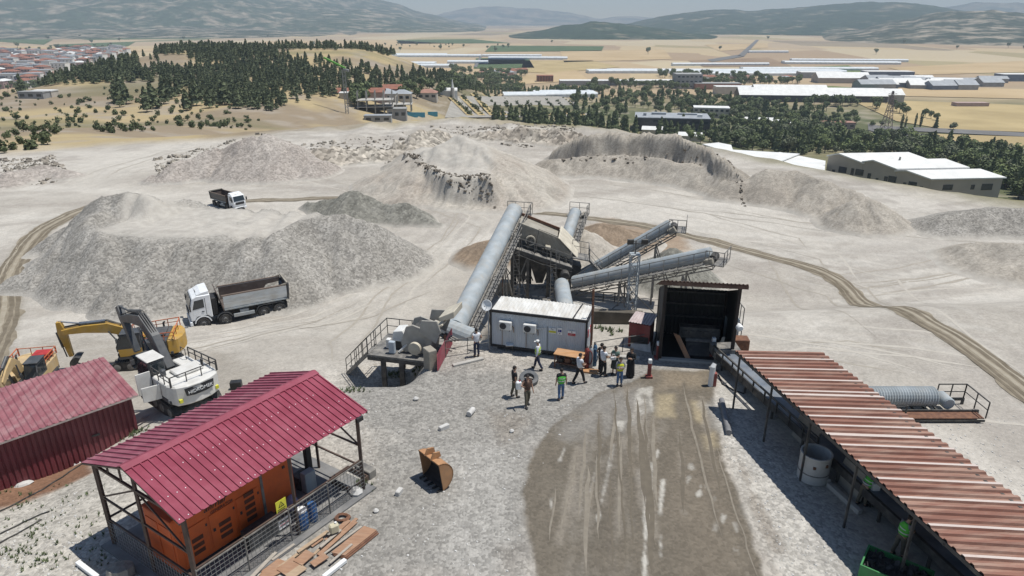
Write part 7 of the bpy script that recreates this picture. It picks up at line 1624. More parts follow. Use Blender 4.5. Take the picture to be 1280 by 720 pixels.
for nm, o, u, w_ in (('wall', M_(0, 0, -2), ZU * (WH + 1.95), lu * LS), ('end_wall', M_(0, lw, -2), ZU * (WH + 1.95), -lv * lw), ('rear_wall', M_(0, lw, -2), ZU * (WH + 2.0), lu * LS)):
    m = MB(); m.sheet(o, u, w_, .22, .045); m.build(nm, ms_w, ls, fix=False)
m = MB(); m.sheet(M_(-.25, -.35, WH + .02), lv * (lw + .6) + ZU * .22, lu * (LS + .3), .25, .04); m.build('roof', ms_r, ls, fix=False)
m = MB(); m.bar(M_(-.25, -.33, WH - .03), M_(LS, -.33, WH - .03), .05, .08); m.build('eave_trim', mat('pale_trim', (.45, .38, .35)), ls)
m = MB(); m.prism([M_(1.6, -.06, .5), M_(1.95, -.06, .55), M_(1.9, -.06, .62), M_(1.6, -.06, .6)], -lv * .03); m.build('dent', black, ls)
for k, (px, py, s_) in enumerate(((30, 606, .28), (95, 580, .24), (183, 521, .2))):
    m = MB(); m.lathe([(.5 * s_, 0), (1.0 * s_, .1 * s_), (.7 * s_, .4 * s_), (.2 * s_, .5 * s_)], (0, 0, 0), (0, 0, 1), 7); o = m.build('white_sack', gw); o.location = G(px, py); o.scale = (1.4, .7, 1); o.rotation_euler = (0, 0, .7); tag(o, ['torn white sack on the red soil by the maroon wall', 'white sack on the red soil nearer the shelter', 'white rag by the right corner of the maroon shed'][k], 'sack')
for k, pts in enumerate((((0, 640), (55, 612), (110, 575)), ((0, 680), (52, 650)), ((0, 668), (50, 644), (62, 640)))):
    q = [G(px + rr.uniform(-1, 1), py) for a, b in zip(pts[:-1], pts[1:]) for px, py in [(a[0] + (b[0] - a[0]) * t_, a[1] + (b[1] - a[1]) * t_) for t_ in (0, .2, .4, .6, .8)]] + [G(*pts[-1])]; o = MB().tube([p - q[0] + Vector((0, 0, .03)) for p in q], .03, 6).build('cable', rubber); o.location = q[0]; tag(o, ['dark cable along the edge of the red soil', 'dark cable on the stony ground, nearer the camera', 'second dark cable on the stony ground, higher up'][k], 'cable')
# weeds
def weeds(name, label, spots, n, spread, hgt, mt):
    V = []; F = []
    for (px, py) in spots:
        c = G(px, py)
        for _ in range(n):
            x = c.x + rr.gauss(0, spread); y = c.y + rr.gauss(0, spread); z = lz(x, y); h = hgt * rr.uniform(.4, 1.2)
            for j in range(6):
                a = rr.uniform(0, 6.28); b = Vector((math.cos(a), math.sin(a), 0)); s = b.cross(ZU) * h * .14; k = len(V); p = Vector((x, y, z)) + b * h * .12
                V += [p - s, p + s, p + b * h * .35 + ZU * h * rr.uniform(.5, 1.0)]; F.append((k, k + 1, k + 2))
    me = bpy.data.meshes.new(name); me.from_pydata([tuple(v) for v in V], [], F); me.materials.append(mt); o = bpy.data.objects.new(name, me); COL.objects.link(o); tag(o, label, 'weeds', kind='stuff')
wd = mat('weed_green', (.12, .155, .07), (.08, .105, .05), .9, 3, world=True)
weeds('weeds', 'green weeds along the foot of the maroon shed', [(20 + k * 10, 603 - k * 4.1) for k in range(17)], 12, .16, .2, wd)
weeds('weeds', 'small weeds dotted over the stony ground at the lower left', [(rr.uniform(2, 130), rr.uniform(605, 712)) for _ in range(80)], 3, .10, .15, wd)
weeds('weeds', 'green weeds below the crusher platform', [(519, 463), (524, 462), (487, 470), (492, 471), (502, 468), (450, 487), (436, 490), (755, 412), (765, 413), (748, 411), (772, 416), (452, 610), (456, 606)], 9, .2, .28, wd)
weeds('weeds', 'green bushes on the back of the pale sand hill', [(622, 203), (626, 207), (632, 212), (618, 200), (636, 214)], 24, .7, 1.3, mat('hill_bush', (.09, .13, .05), (.06, .09, .035), .9, 1, world=True))
# loose rubble on the quarry floor
_hb = []
def drop_z(x, y):                # height of the heap surface under (x, y)
    if not _hb:
        from mathutils.bvhtree import BVHTree
        for o in COL.objects:
            if o.get('category') == 'heap': _hb.append((o.location.copy(), BVHTree.FromPolygons([v.co.copy() for v in o.data.vertices], [tuple(p.vertices) for p in o.data.polygons])))
    z = lz(x, y)
    for l, b in _hb:
        h = b.ray_cast(Vector((x, y, 60)) - l, Vector((0, 0, -1)))
        if h[0] is not None: z = max(z, h[0].z + l.z)
    return z
def rocks(name, label, polys, n, smin, smax, mt, zfix=None):
    V = []; F = []
    for _ in range(n):
        P = rr.choice(polys); 
        for _t in range(30):
            px = rr.uniform(min(p[0] for p in P), max(p[0] for p in P)); py = rr.uniform(min(p[1] for p in P), max(p[1] for p in P))
            if in_poly(px, py, P): break
        c = PZ(px, py, zfix if zfix is not None else -4.1 if py < 330 else 0); c.z = drop_z(c.x, c.y) if zfix is not None else lz(c.x, c.y); s = smin * (smax / smin) ** (rr.random() ** 2.2); k = len(V)
        for (a, b, h) in ((0, 1, -.2), (72, 1, -.2), (144, 1, -.2), (216, 1, -.2), (288, 1, -.2), (36, .7, .5), (156, .7, .55), (276, .7, .5)):
            q = R(a + rr.uniform(-20, 20)); V.append((c.x + math.cos(q) * s * b * rr.uniform(.6, 1.2), c.y + math.sin(q) * s * b * rr.uniform(.6, 1.2), c.z + h * s * rr.uniform(.6, 1.2)))
        for i in range(5):
            j = (i + 1) % 5; t_ = 5 + (i * 3 // 5); F.append((k + i, k + j, k + t_))
        F += [(k + 5, k + 6, k + 7), (k + 1, k + 6, k + 5), (k + 3, k + 7, k + 6), (k + 0, k + 5, k + 7)]
    me = bpy.data.meshes.new(name); me.from_pydata(V, [], F); me.materials.append(mt); o = bpy.data.objects.new(name, me); COL.objects.link(o); tag(o, label, 'rubble', kind='stuff')
rocks('rubble', 'loose broken rock scattered along the quarry rim', [[(540, 160), (620, 156), (720, 158), (720, 176), (650, 186), (580, 172)], [(370, 180), (520, 168), (560, 180), (520, 205), (400, 205)], [(0, 200), (70, 195), (90, 225), (0, 235)], [(190, 200), (330, 165), (375, 185), (300, 220), (200, 225)]], 2600, .12, .75, g_rock)
rocks('rubble', 'fist sized stones strewn over the yard and its edges', [[(430, 480), (640, 450), (760, 470), (690, 560), (640, 720), (400, 720), (470, 600)], [(1090, 520), (1280, 520), (1280, 620), (1200, 600)], [(880, 500), (930, 520), (1060, 720), (980, 720)], [(0, 650), (100, 600), (110, 720), (0, 720)]], 1500, .018, .07, gw)
clod = gravel_mat('dark_clods', (.285, .25, .21), 3, .25, .5, (.19, .165, .135))
rocks('rubble', 'dark clods along the cut rim of the pale sand hill', [[(503, 187), (507, 185), (530, 204), (560, 217), (560, 221), (526, 209), (506, 194)], [(560, 217), (612, 219), (622, 230), (612, 226), (560, 222)]], 300, .10, .40, clod, -.5)
rocks('rubble', 'dark clods along the shelf of the wide spoil bank', [[(700, 188), (760, 190), (830, 193), (890, 201), (890, 205), (820, 197), (700, 192)], [(885, 184), (905, 197), (925, 215), (938, 232), (930, 228), (905, 205), (886, 190)]], 240, .10, .4, clod, -1.3)
# ================================================================ vehicles
ylw = mat('digger_yellow', (.50, .30, .055), (.42, .25, .045), .5, 2, dirt=(.36, .30, .22), dirt_amt=.45, dscale=1.3); crm = mat('digger_cream', (.55, .40, .20), (.46, .33, .17), .55, 2, dirt=(.4, .35, .28), dirt_amt=.5, dscale=1.3)
dwt = mat('digger_white', (.66, .65, .62), (.57, .56, .53), .45, 2, dirt=(.42, .39, .34), dirt_amt=.4, dscale=1.5); dgr = mat('digger_grey', (.075, .08, .088), (.05, .055, .06), .5, 2, dirt=(.22, .2, .18), dirt_amt=.35); orr = mat('rail_orange', (.60, .16, .06), None, .5); glass = mat('cab_glass', (.03, .04, .045), (.02, .025, .03), .1, 1, spec=.7); chrome = mat('cylinder_rod', (.5, .5, .5), None, .25, metal=.8); redd = mat('digger_red', (.45, .04, .04), None, .5)
def excavator(label, pos, head, body, boomc, knee, tip, stick_end, slew=0, railc=None, cabroof=None, counter=None, text=None, sc=1.0, door=False, under=None, hoodc=None):
    t = thing('excavator', label, 'excavator', pos, head); t.scale = (sc, sc, sc)
    for s in (-1, 1):
        y = s * 1.05; prof = [(-1.75, .0), (1.75, .0), (2.05, .2), (2.1, .42), (1.9, .68), (1.6, .78), (-1.6, .78), (-1.9, .68), (-2.1, .42), (-2.05, .2)]
        m = MB(); m.prism([(x, y - .26, z) for x, z in prof], (0, .52, 0)); tr = m.build('track', rubber, t, bevel=.02)
        m = MB()
        for k in range(24): x = -1.75 + 3.5 * k / 23; m.box(x - .03, x + .03, y - .27, y + .27, .781, .81); m.box(x - .03, x + .03, y - .27, y + .27, -.005, .0)
        m.build('track_shoe', dsteel, tr)
        m = MB()
        for x in (-1.65, -.8, 0, .8, 1.65): m.lathe([(.24, 0), (.24, .03), (.1, .05)], (x, y + s * .262, .4), (0, s, 0), 12)
        m.build('roller', steel, tr)
    m = MB(); m.box(-.75, .75, -.8, .8, .35, .75); m.lathe([(.75, .751), (.75, .95)], (0, 0, 0), (0, 0, 1), 20); m.build('undercarriage', dsteel, t)
    u = body; z0 = .96
    m = MB(); m.box(-2.0, 1.35, -1.3, 1.3, z0, z0 + .22); m.build('platform', dgr, t, bevel=.02)
    m = MB(); m.prism([(x, -1.32, z0 + .222) for x in ()] or [(-2.35, -1.15, z0 - .02), (-2.6, -.6, z0 - .02), (-2.68, 0, z0 - .02), (-2.6, .6, z0 - .02), (-2.35, 1.15, z0 - .02), (-1.7, 1.33, z0 - .02), (-1.7, -1.33, z0 - .02)], (0, 0, 1.12)); cw = m.build('counterweight', counter or body, t, bevel=.08)
    m = MB(); m.prism([(-1.69, -1.3, z0 + .222), (-1.69, 1.3, z0 + .222), (-.2, 1.3, z0 + .222), (-.2, -1.3, z0 + .222)], (0, 0, .86)); m.build('engine_house', hoodc or body, t, bevel=.05)
    m = MB(); m.box(-.19, 1.3, -1.3, -.45, z0 + .222, z0 + .85); m.build('tank_box', body, t, bevel=.05)
    m = MB(); m.box(-1.5, -.5, -.9, .5, z0 + 1.084, z0 + 1.25); m.build('engine_hood', hoodc or body, t, bevel=.05)
    m = MB(); m.tube([(-1.2, -.95, z0 + 1.1), (-1.2, -.95, z0 + 1.5), (-1.3, -.95, z0 + 1.58)], .07, 10); m.build('exhaust', dsteel, t)
    m = MB(); m.lathe([(.14, 0), (.14, .3), (.08, .36)], (-.6, .85, z0 + 1.085), (0, 0, 1), 12); m.build('air_filter', dgr, t)
    # cab
    prof = [(-.15, z0 + .224), (1.3, z0 + .224), (1.4, z0 + .9), (1.05, z0 + 1.85), (-.15, z0 + 1.85)]
    m = MB(); m.prism([(x, .5, z) for x, z in prof], (0, .85, 0)); cb = m.build('cab', dgr, t, bevel=.05)
    m = MB(); m.prism([(-.2, .46, z0 + 1.855), (1.1, .46, z0 + 1.855), (1.1, 1.39, z0 + 1.855), (-.2, 1.39, z0 + 1.855)], (0, 0, .07)); m.build('cab_roof', cabroof or body, cb, bevel=.03)
    m = MB(); m.prism([(1.415, .58, z0 + .55), (1.42, 1.27, z0 + .55), (1.46, 1.27, z0 + .92), (1.12, 1.27, z0 + 1.75), (1.12, .58, z0 + 1.75), (1.46, .58, z0 + .92)], (.008, 0, .004)); m.build('windscreen', glass, cb, fix=True)
    for y in (.485, 1.365):
        m = MB(); m.prism([(.45, y - .006, z0 + .95), (1.25, y - .006, z0 + .95), (1.0, y - .006, z0 + 1.72), (.45, y - .006, z0 + 1.72)], (0, .012, 0)); m.build('side_window', glass, cb); m = MB(); m.prism([(-.05, y - .006, z0 + .95), (.36, y - .006, z0 + .95), (.36, y - .006, z0 + 1.72), (-.05, y - .006, z0 + 1.72)], (0, .012, 0)); m.build('side_window', glass, cb)
    m = MB(); m.prism([(-.13, 1.352, z0 + .25), (1.28, 1.352, z0 + .25), (1.33, 1.352, z0 + .78), (-.13, 1.352, z0 + .78)], (0, .02, 0)); m.build('door_panel', body, cb)
    m = MB(); m.obox((-.16, .92, z0 + 1.4), (.006, 0, 0), (0, .34, 0), (0, 0, .3)); m.build('rear_window', glass, cb)
    if door:
        m = MB(); m.obox((-.25, 1.72, z0 + .85), (.04, .36, 0), (.02, 0, 0), (0, 0, .62)); m.build('open_door', dwt, t, bevel=.02); m = MB(); m.obox((-1.0, 1.75, z0 + .55), (.12, .42, 0), (.03, 0, 0), (0, 0, .42)); m.build('open_hatch', dwt, t, bevel=.02)
    # boom
    A = Vector((.55, 0, z0 + .75)); Bk = Vector((knee[0], 0, knee[1])); C_ = Vector((tip[0], 0, tip[1])); mid1 = (A * .45 + Bk * .55) + Vector((-.1, 0, .25))
    def limb(name, pts, hs, w, mt):
        m = MB(); top = []; bot = []
        for i, (p, h) in enumerate(zip(pts, hs)):
            d = (pts[min(i + 1, len(pts) - 1)] - pts[max(i - 1, 0)]).normalized(); n = Vector((-d.z, 0, d.x)); top.append(p + n * h); bot.append(p - n * h)
        m.prism([p - Vector((0, w / 2, 0)) for p in top + bot[::-1]], (0, w, 0)); return m.build(name, mt, t, bevel=.03)
    bo = limb('boom', [A, mid1, Bk, Bk * .5 + C_ * .5 + Vector((0, 0, .08)), C_], [.2, .33, .36, .27, .17], .46, boomc)
    E_ = Vector((stick_end[0], 0, stick_end[1])); dS = (E_ - C_).normalized(); back = C_ - dS * .75
    limb('stick', [back, C_, C_ * .5 + E_ * .5, E_], [.14, .27, .19, .13], .34, boomc)
    for y in (-.36, .36): m = MB(); m.tube([A + Vector((.5, y, -.35)), A * .5 + Bk * .5 + Vector((.35, y, -.2))], .1, 8); m.tube([A * .5 + Bk * .5 + Vector((.35, y, -.2)), Bk * .9 + A * .1 + Vector((.1, y, -.05))], .05, 8); m.build('boom_cylinder', dgr, t)
    m = MB(); m.tube([Bk + Vector((.1, 0, .5)), Bk * .4 + C_ * .6 + Vector((0, 0, .48))], .1, 8); m.tube([Bk * .4 + C_ * .6 + Vector((0, 0, .48)), back], .055, 8); m.build('stick_cylinder', chrome if boomc is ylw else dgr, t)
    nS = Vector((dS.z, 0, -dS.x)); nS = nS if nS.x > 0 else -nS; m = MB(); m.tube([C_ + nS * .34, C_ * .4 + E_ * .6 + nS * .32], .085, 8); m.tube([C_ * .4 + E_ * .6 + nS * .32, E_ + nS * .3], .045, 8); m.build('bucket_cylinder', dgr, t)
    m = MB()
    for y in (-.12, 0, .12): m.tube([A + Vector((.2, y, .3)), mid1 + Vector((0, y, .42)), Bk + Vector((0, y, .5)), Bk * .5 + C_ * .5 + Vector((0, y, .45)), C_ + Vector((-.1, y, .3))], .025, 5)
    m.build('hydraulic_hose', rubber, t)
    sh, ck, arc = bucket_mb(1.0, .46); bk = bpy.data.objects.new('bucket', None); COL.objects.link(bk); bk.parent = t; bk.location = E_ + Vector((-.15, 0, -.85)); bk.rotation_euler = (0, R(28), PI)
    sh.build('shell', dsteel, bk, smooth=True)
    for m in ck: m.build('cheek', dsteel, bk)
    for k in range(4): m = MB(); y = -.42 + .28 * k; x, z = arc[0]; m.box(x - .02, x + .2, y - .05, y + .05, z - .01, z + .05); m.build('tooth', steel, bk)
    if railc:
        m = MB(); rail(m, [(-2.2, -1.2, z0 + 1.08), (-2.2, 1.2, z0 + 1.08)], .55, .03, .8, False); rail(m, [(-2.2, -1.25, z0 + 1.08), (.9, -1.25, z0 + .86)], .6, .035, .7); rail(m, [(-2.2, 1.25, z0 + 1.08), (-.3, 1.25, z0 + 1.08)], .55, .03, .7); m.build('handrail', railc, t)
    m = MB(); m.bar((1.2, -1.0, z0 + .85), (1.2, -1.0, z0 + 1.5), .03); m.bar((.7, -1.0, z0 + .85), (.7, -1.0, z0 + 1.5), .03); m.bar((1.2, -1.0, z0 + 1.48), (.7, -1.0, z0 + 1.48), .03); m.build('grab_rail', railc or dsteel, t); MB().obox((1.28, 1.52, z0 + 1.5), (.02, 0, 0), (0, .1, 0), (0, 0, .14)).build('mirror', dgr, t)
    if text:
        m = MB(); m.prism([(-2.63, -.72, z0 + .55), (-2.7, -.3, z0 + .5), (-2.71, .3, z0 + .5), (-2.63, .72, z0 + .55), (-2.6, .78, z0 + .95), (-2.69, 0, z0 + .97), (-2.6, -.78, z0 + .95)], (-.02, 0, 0)); pn = m.build('name_panel', black, t)
        M = Matrix(((0, 0, -1), (-1, 0, 0), (0, 1, 0))).to_4x4(); M.translation = (-2.745, 0, z0 + .73); text_part('lettering', text, .26, swht, t, M, .006)
        for y, c_ in ((.98, yel), (-.95, yel)): MB().obox((-2.47, y, z0 + .3), (.07, 0, 0), (0, .08, 0), (0, 0, .09)).build('sticker', c_, t)
    return t
W0 = G(226, 499); hd = math.atan2(.63, -.77)
excavator('white excavator with black boom, dark cab glass and open side hatches', W0, hd, dwt, dgr, (2.9, 3.95), (5.6, 3.3), (4.6, 1.45), railc=dsteel, text='HIDROMEK', door=True, sc=.92)
MB()
Y0 = G(186, 452); excavator('yellow excavator with dark hood and orange handrails, behind the white one', Y0, math.atan2(-.27, -.96), ylw, ylw, (2.0, 2.95), (4.8, 2.95), (4.6, 1.1), railc=orr, cabroof=dgr, hoodc=dgr, sc=.92)
X0 = G(40, 492); ex = excavator('cream and yellow excavator with orange handrails, partly behind the maroon shed', X0, math.atan2(-.97, .2), crm, crm, (1.6, 3.3), (3.3, 2.6), (3.0, 1.1), railc=orr, cabroof=dgr, sc=.82)
MB().box(-1.9, -1.0, .1, 1.2, 2.23, 2.55).build('red_hood', redd, ex, bevel=.05)

# ---- tipper trucks
tcab = mat('truck_white', (.80, .82, .84), (.73, .75, .77), .35, 2, dirt=(.45, .43, .39), dirt_amt=.3, dscale=1.2, spec=.5); tbox = mat('tipper_body', (.66, .70, .73), (.55, .60, .63), .35, 1.5, metal=.35, dirt=(.40, .36, .30), dirt_amt=.55, dscale=1.2, stretch=(.6, 1, 2)); tin_ = mat('tipper_inside', (.10, .075, .065), (.07, .052, .046), .7, 2, dirt=(.25, .22, .19), dirt_amt=.4); rim = mat('wheel_rim', (.16, .16, .16), (.11, .11, .11), .6, 3, dirt=(.3, .28, .24), dirt_amt=.4)
def truck(label, pos, head, sc=1.0, side=None, boxm=None):
    t = thing('tipper_truck', label, 'truck', pos, head); t.scale = (sc, sc, sc); bm_ = boxm or tbox
    m = MB(); m.box(-4.0, 3.4, -.45, .45, .75, 1.05); m.build('chassis', dsteel, t)
    for x in (2.75, 1.05, -2.1, -3.42):
        for s in (-1, 1):
            w = tyre_mb(MB(), (x, s * 1.05, .53), (0, 1, 0), .53, .32, 24).build('wheel', rubber, t, smooth=True)
            MB().lathe([(.05, .165), (.12, .18), (.17, .1), (.27, .07), (.3, .15), (.3, .1), (.2, .0)], (x, s * 1.05, .53), (0, s, 0), 18).build('rim', rim, w, smooth=True)
            MB().lathe([(.09, .0), (.09, .2), (.06, .22)], (x, s * 1.05, .53), (0, s, 0), 10).build('hub', dsteel, w)
        MB().tube([(x, -.9, .53), (x, .9, .53)], .1, 8).build('axle', dsteel, t)
    # cab: a real front with screen, grille, bumper
    side_p = [(1.95, .95), (2.1, .95), (2.3, 1.2), (3.15, 1.2), (3.35, .9), (3.62, .85), (3.7, 1.5), (3.62, 1.85), (3.35, 2.85), (2.95, 3.0), (1.95, 3.0)]
    m = MB(); m.prism([(x, -1.2, z) for x, z in side_p], (0, 2.4, 0)); cb = m.build('cab', tcab, t, bevel=.06)
    m = MB(); m.prism([(3.64, -1.08, 1.9), (3.64, 1.08, 1.9), (3.40, 1.0, 2.78), (3.40, -1.0, 2.78)], (.03, 0, .008)); m.build('windscreen', glass, cb)
    for s in (-1, 1):
        m = MB(); m.prism([(2.5, s * 1.202, 1.95), (3.42, s * 1.202, 1.85), (3.2, s * 1.202, 2.62), (2.5, s * 1.202, 2.68)], (0, s * .012, 0)); d_ = m.build('side_window', glass, cb)
        m = MB(); m.box(2.38, 2.41, s * 1.2 - .012, s * 1.2 + .012, 1.25, 2.75); m.build('door_gap', black, cb)
        m = MB(); m.obox((2.65, s * 1.21, 1.6), (.1, 0, 0), (0, .02, 0), (0, 0, .03)); m.build('door_handle', black, cb)
        m = MB(); m.bar((3.45, s * 1.2, 2.5), (3.62, s * 1.48, 2.45), .03); m.obox((3.6, s * 1.45, 2.15), (.05, 0, 0), (0, .12, 0), (0, 0, .28)); m.build('mirror', black, t, bevel=.02)
        m = MB(); m.obox((3.72, s * .92, 1.12), (.03, .0, 0), (0, .2, 0), (0, 0, .1)); m.build('headlight', mat('lamp_glass', (.6, .62, .64), None, .15), t, bevel=.02)
        m = MB(); arc = [(2.75 + .68 * math.cos(R(a)), .53 + .68 * math.sin(R(a))) for a in range(10, 171, 20)]; inn = [(2.75 + .6 * math.cos(R(a)), .53 + .6 * math.sin(R(a))) for a in range(10, 171, 20)]
        m.prism([(x, s * 1.23 - (.3 if s > 0 else 0), z) for x, z in arc + inn[::-1]], (0, .3, 0)); m.build('wheel_arch', tcab, t, smooth=False)
        for xc in (1.05, -2.76):
            rr_ = .64 if xc > 0 else 1.3; m = MB(); 
            if xc > 0:
                arc = [(xc + .66 * math.cos(R(a)), .53 + .66 * math.sin(R(a))) for a in range(20, 161, 20)]; inn = [(xc + .6 * math.cos(R(a)), .53 + .6 * math.sin(R(a))) for a in range(20, 161, 20)]
            else:
                arc = [(-1.45, .7), (-1.7, 1.12), (-2.1, 1.2), (-3.4, 1.2), (-3.85, 1.1)]; inn = [(-1.5, .7), (-1.75, 1.07), (-2.1, 1.15), (-3.4, 1.15), (-3.82, 1.06)]
            m.prism([(x, s * 1.22 - (.3 if s > 0 else 0), z) for x, z in arc + inn[::-1]], (0, .3, 0)); m.build('mudguard', dgr, t)
        m = MB(); m.box(-1.35, .35, s * 1.1 - .1, s * 1.1 + .1, .55, .85); m.box(-.9, -.2, s * .95 - .2, s * .95 + .2, .86, 1.12); m.build('side_guard', galv, t, bevel=.02)
    m = MB(); m.box(3.55, 3.78, -1.22, 1.22, .45, .84); m.build('bumper', tcab, t, bevel=.05); m = MB(); m.box(3.70, 3.735, -.85, .85, 1.28, 1.72); m.build('grille', black, t); m = MB(); m.box(3.786, 3.8, -.7, .7, .52, .72); m.build('lower_grille', black, t)
    m = MB(); m.prism([(2.0, -1.1, 3.0), (3.0, -1.1, 3.02), (2.6, -1.1, 3.22), (2.0, -1.1, 3.3)], (0, 2.2, 0)); m.build('roof_deflector', tcab, t, bevel=.05); m = MB(); m.box(2.6, 2.95, -.35, .35, 3.03, 3.07); m.build('roof_hatch', steel, t)
    m = MB(); m.box(1.2, 1.85, -1.0, -.4, 1.0, 2.3); m.box(1.45, 1.85, -.3, .9, 1.0, 2.5); m.build('air_intake', black, t, bevel=.03)
    # tipping body: tub with curved sides
    sec = [(-.8, 1.2), (-1.12, 1.45), (-1.22, 1.9), (-1.25, 2.62)]; out = sec + [(-y, z) for y, z in sec[::-1]]; inn = [(-1.17, 2.62), (-1.14, 1.9), (-1.05, 1.5), (-.78, 1.28)]; inn = inn + [(-y, z) for y, z in inn[::-1]]
    m = MB(); m.prism([(1.0, y, z) for y, z in out[:4]] + [(1.0, y, z) for y, z in inn[:4]], (-5.2, 0, 0)); m.build('body_side', bm_, t); m = MB(); m.prism([(1.0, y, z) for y, z in out[4:]] + [(1.0, y, z) for y, z in inn[4:]], (-5.2, 0, 0)); m.build('body_side', bm_, t)
    m = MB(); m.prism([(1.0, -.78, 1.2), (1.0, .78, 1.2), (1.0, .78, 1.27), (1.0, -.78, 1.27)], (-5.2, 0, 0)); m.build('body_floor', tin_, t)
    for s in (-1, 1):
        m = MB(); m.prism([(.99, s * y, z) for y, z in ((1.166, 2.60), (1.136, 1.9), (1.046, 1.5), (.776, 1.285), (.77, 1.29), (1.04, 1.51), (1.13, 1.9), (1.16, 2.60))], (-5.18, 0, 0)); m.build('body_lining', tin_, t)
        m = MB(); m.box(-4.2, 1.1, s * 1.24 - .07, s * 1.24 + .07, 2.6, 2.7); m.build('top_rail', mat('worn_rail', (.2, .15, .12)), t); m = MB(); m.box(-4.2, 1.0, s * 1.16 - .05, s * 1.16 + .05, 1.3, 1.42); m.build('lower_rail', galv, t)
    m = MB(); m.prism([(1.0, -1.2, 1.25), (1.0, 1.2, 1.25), (1.35, 1.25, 2.95), (1.35, -1.25, 2.95)], (.07, 0, 0)); m.build('headboard', tin_, t); m = MB(); m.box(1.1, 2.0, -1.2, 1.2, 2.95, 3.02) if False else None
    m = MB(); m.prism([(-4.2, -1.15, 1.3), (-4.2, 1.15, 1.3), (-4.35, 1.25, 2.8), (-4.35, -1.25, 2.8)], (-.08, 0, 0)); m.build('tailgate', tin_, t); m = MB(); m.bar((-4.3, -1.3, 2.8), (-4.3, 1.3, 2.8), .14, .16); m.bar((-4.2, -1.26, 2.75), (-3.8, -1.26, 2.68), .12, .12); m.bar((-4.2, 1.26, 2.75), (-3.8, 1.26, 2.68), .12, .12); m.build('tailgate_beam', tanst, t)
    for s in (-1, 1): m = MB(); m.bar((-4.28, s * 1.2, 1.3), (-4.36, s * 1.3, 2.8), .12); m.build('tailgate_post', dgr, t); MB().box(-4.15, -4.0, s * .9 - .2, s * .9 + .2, .55, 1.0).build('mud_flap', rubber, t)
    return t
a_ = PZ(259, 409, -4.15); b_ = PZ(346, 391.7, -4.15); dr = (a_ - b_); dr.z = 0; dl = dr.length; dr.normalize(); left = Vector((-dr.y, dr.x, 0)); sc_ = dl / 6.17
near = 1 if left.y < 0 else -1
ctr = (a_ * ((3.42) / 6.17) + b_ * (2.75 / 6.17)) - left * near * 1.05 * sc_; ctr.z = lz(ctr.x, ctr.y) + .0
truck('big tipper truck with white cab and empty silver body beside the gravel heap', ctr, math.atan2(dr.y, dr.x), max(sc_, .9))
p = PY(286, 249, 82); p.z = lz(p.x, p.y); p = Vector((p.x, p.y, p.z)); truck('second tipper truck half hidden behind the flat-topped heap, white cab facing right', p, math.atan2(-.62, .78), .66, boxm=mat('dark_tipper', (.12, .115, .11), (.09, .085, .08), .6, 2))

# ================================================================ people
skin_a = mat('skin', (.38, .235, .165), (.33, .2, .14), .6); hair_d = mat('dark_hair', (.018, .014, .012), None, .7); eye_m = mat('eyes', (.02, .02, .02), None, .4)
def cloth(n, c): return mat('cloth_' + n, c, tuple(x * .8 for x in c), .85, 6, bump=.3, bscale=14)
def skin_obj(name, joints, edges, mt, parent, root=0, sub=1):
    me = bpy.data.meshes.new(name); me.from_pydata([j[0] for j in joints], edges, []); me.materials.append(mt); o = bpy.data.objects.new(name, me); COL.objects.link(o); o.parent = parent
    md = o.modifiers.new('skin', 'SKIN'); md.use_smooth_shade = True
    if not me.skin_vertices: 
        bpy.context.view_layer.objects.active = o
        me.attributes.new if False else None
    sv = me.skin_vertices
    if len(sv):
        for i, j in enumerate(joints): r = j[1]; sv[0].data[i].radius = r if isinstance(r, tuple) else (r, r); sv[0].data[i].use_root = (i == root)
    s = o.modifiers.new('subdivision', 'SUBSURF'); s.levels = sub; s.render_levels = sub
    return o
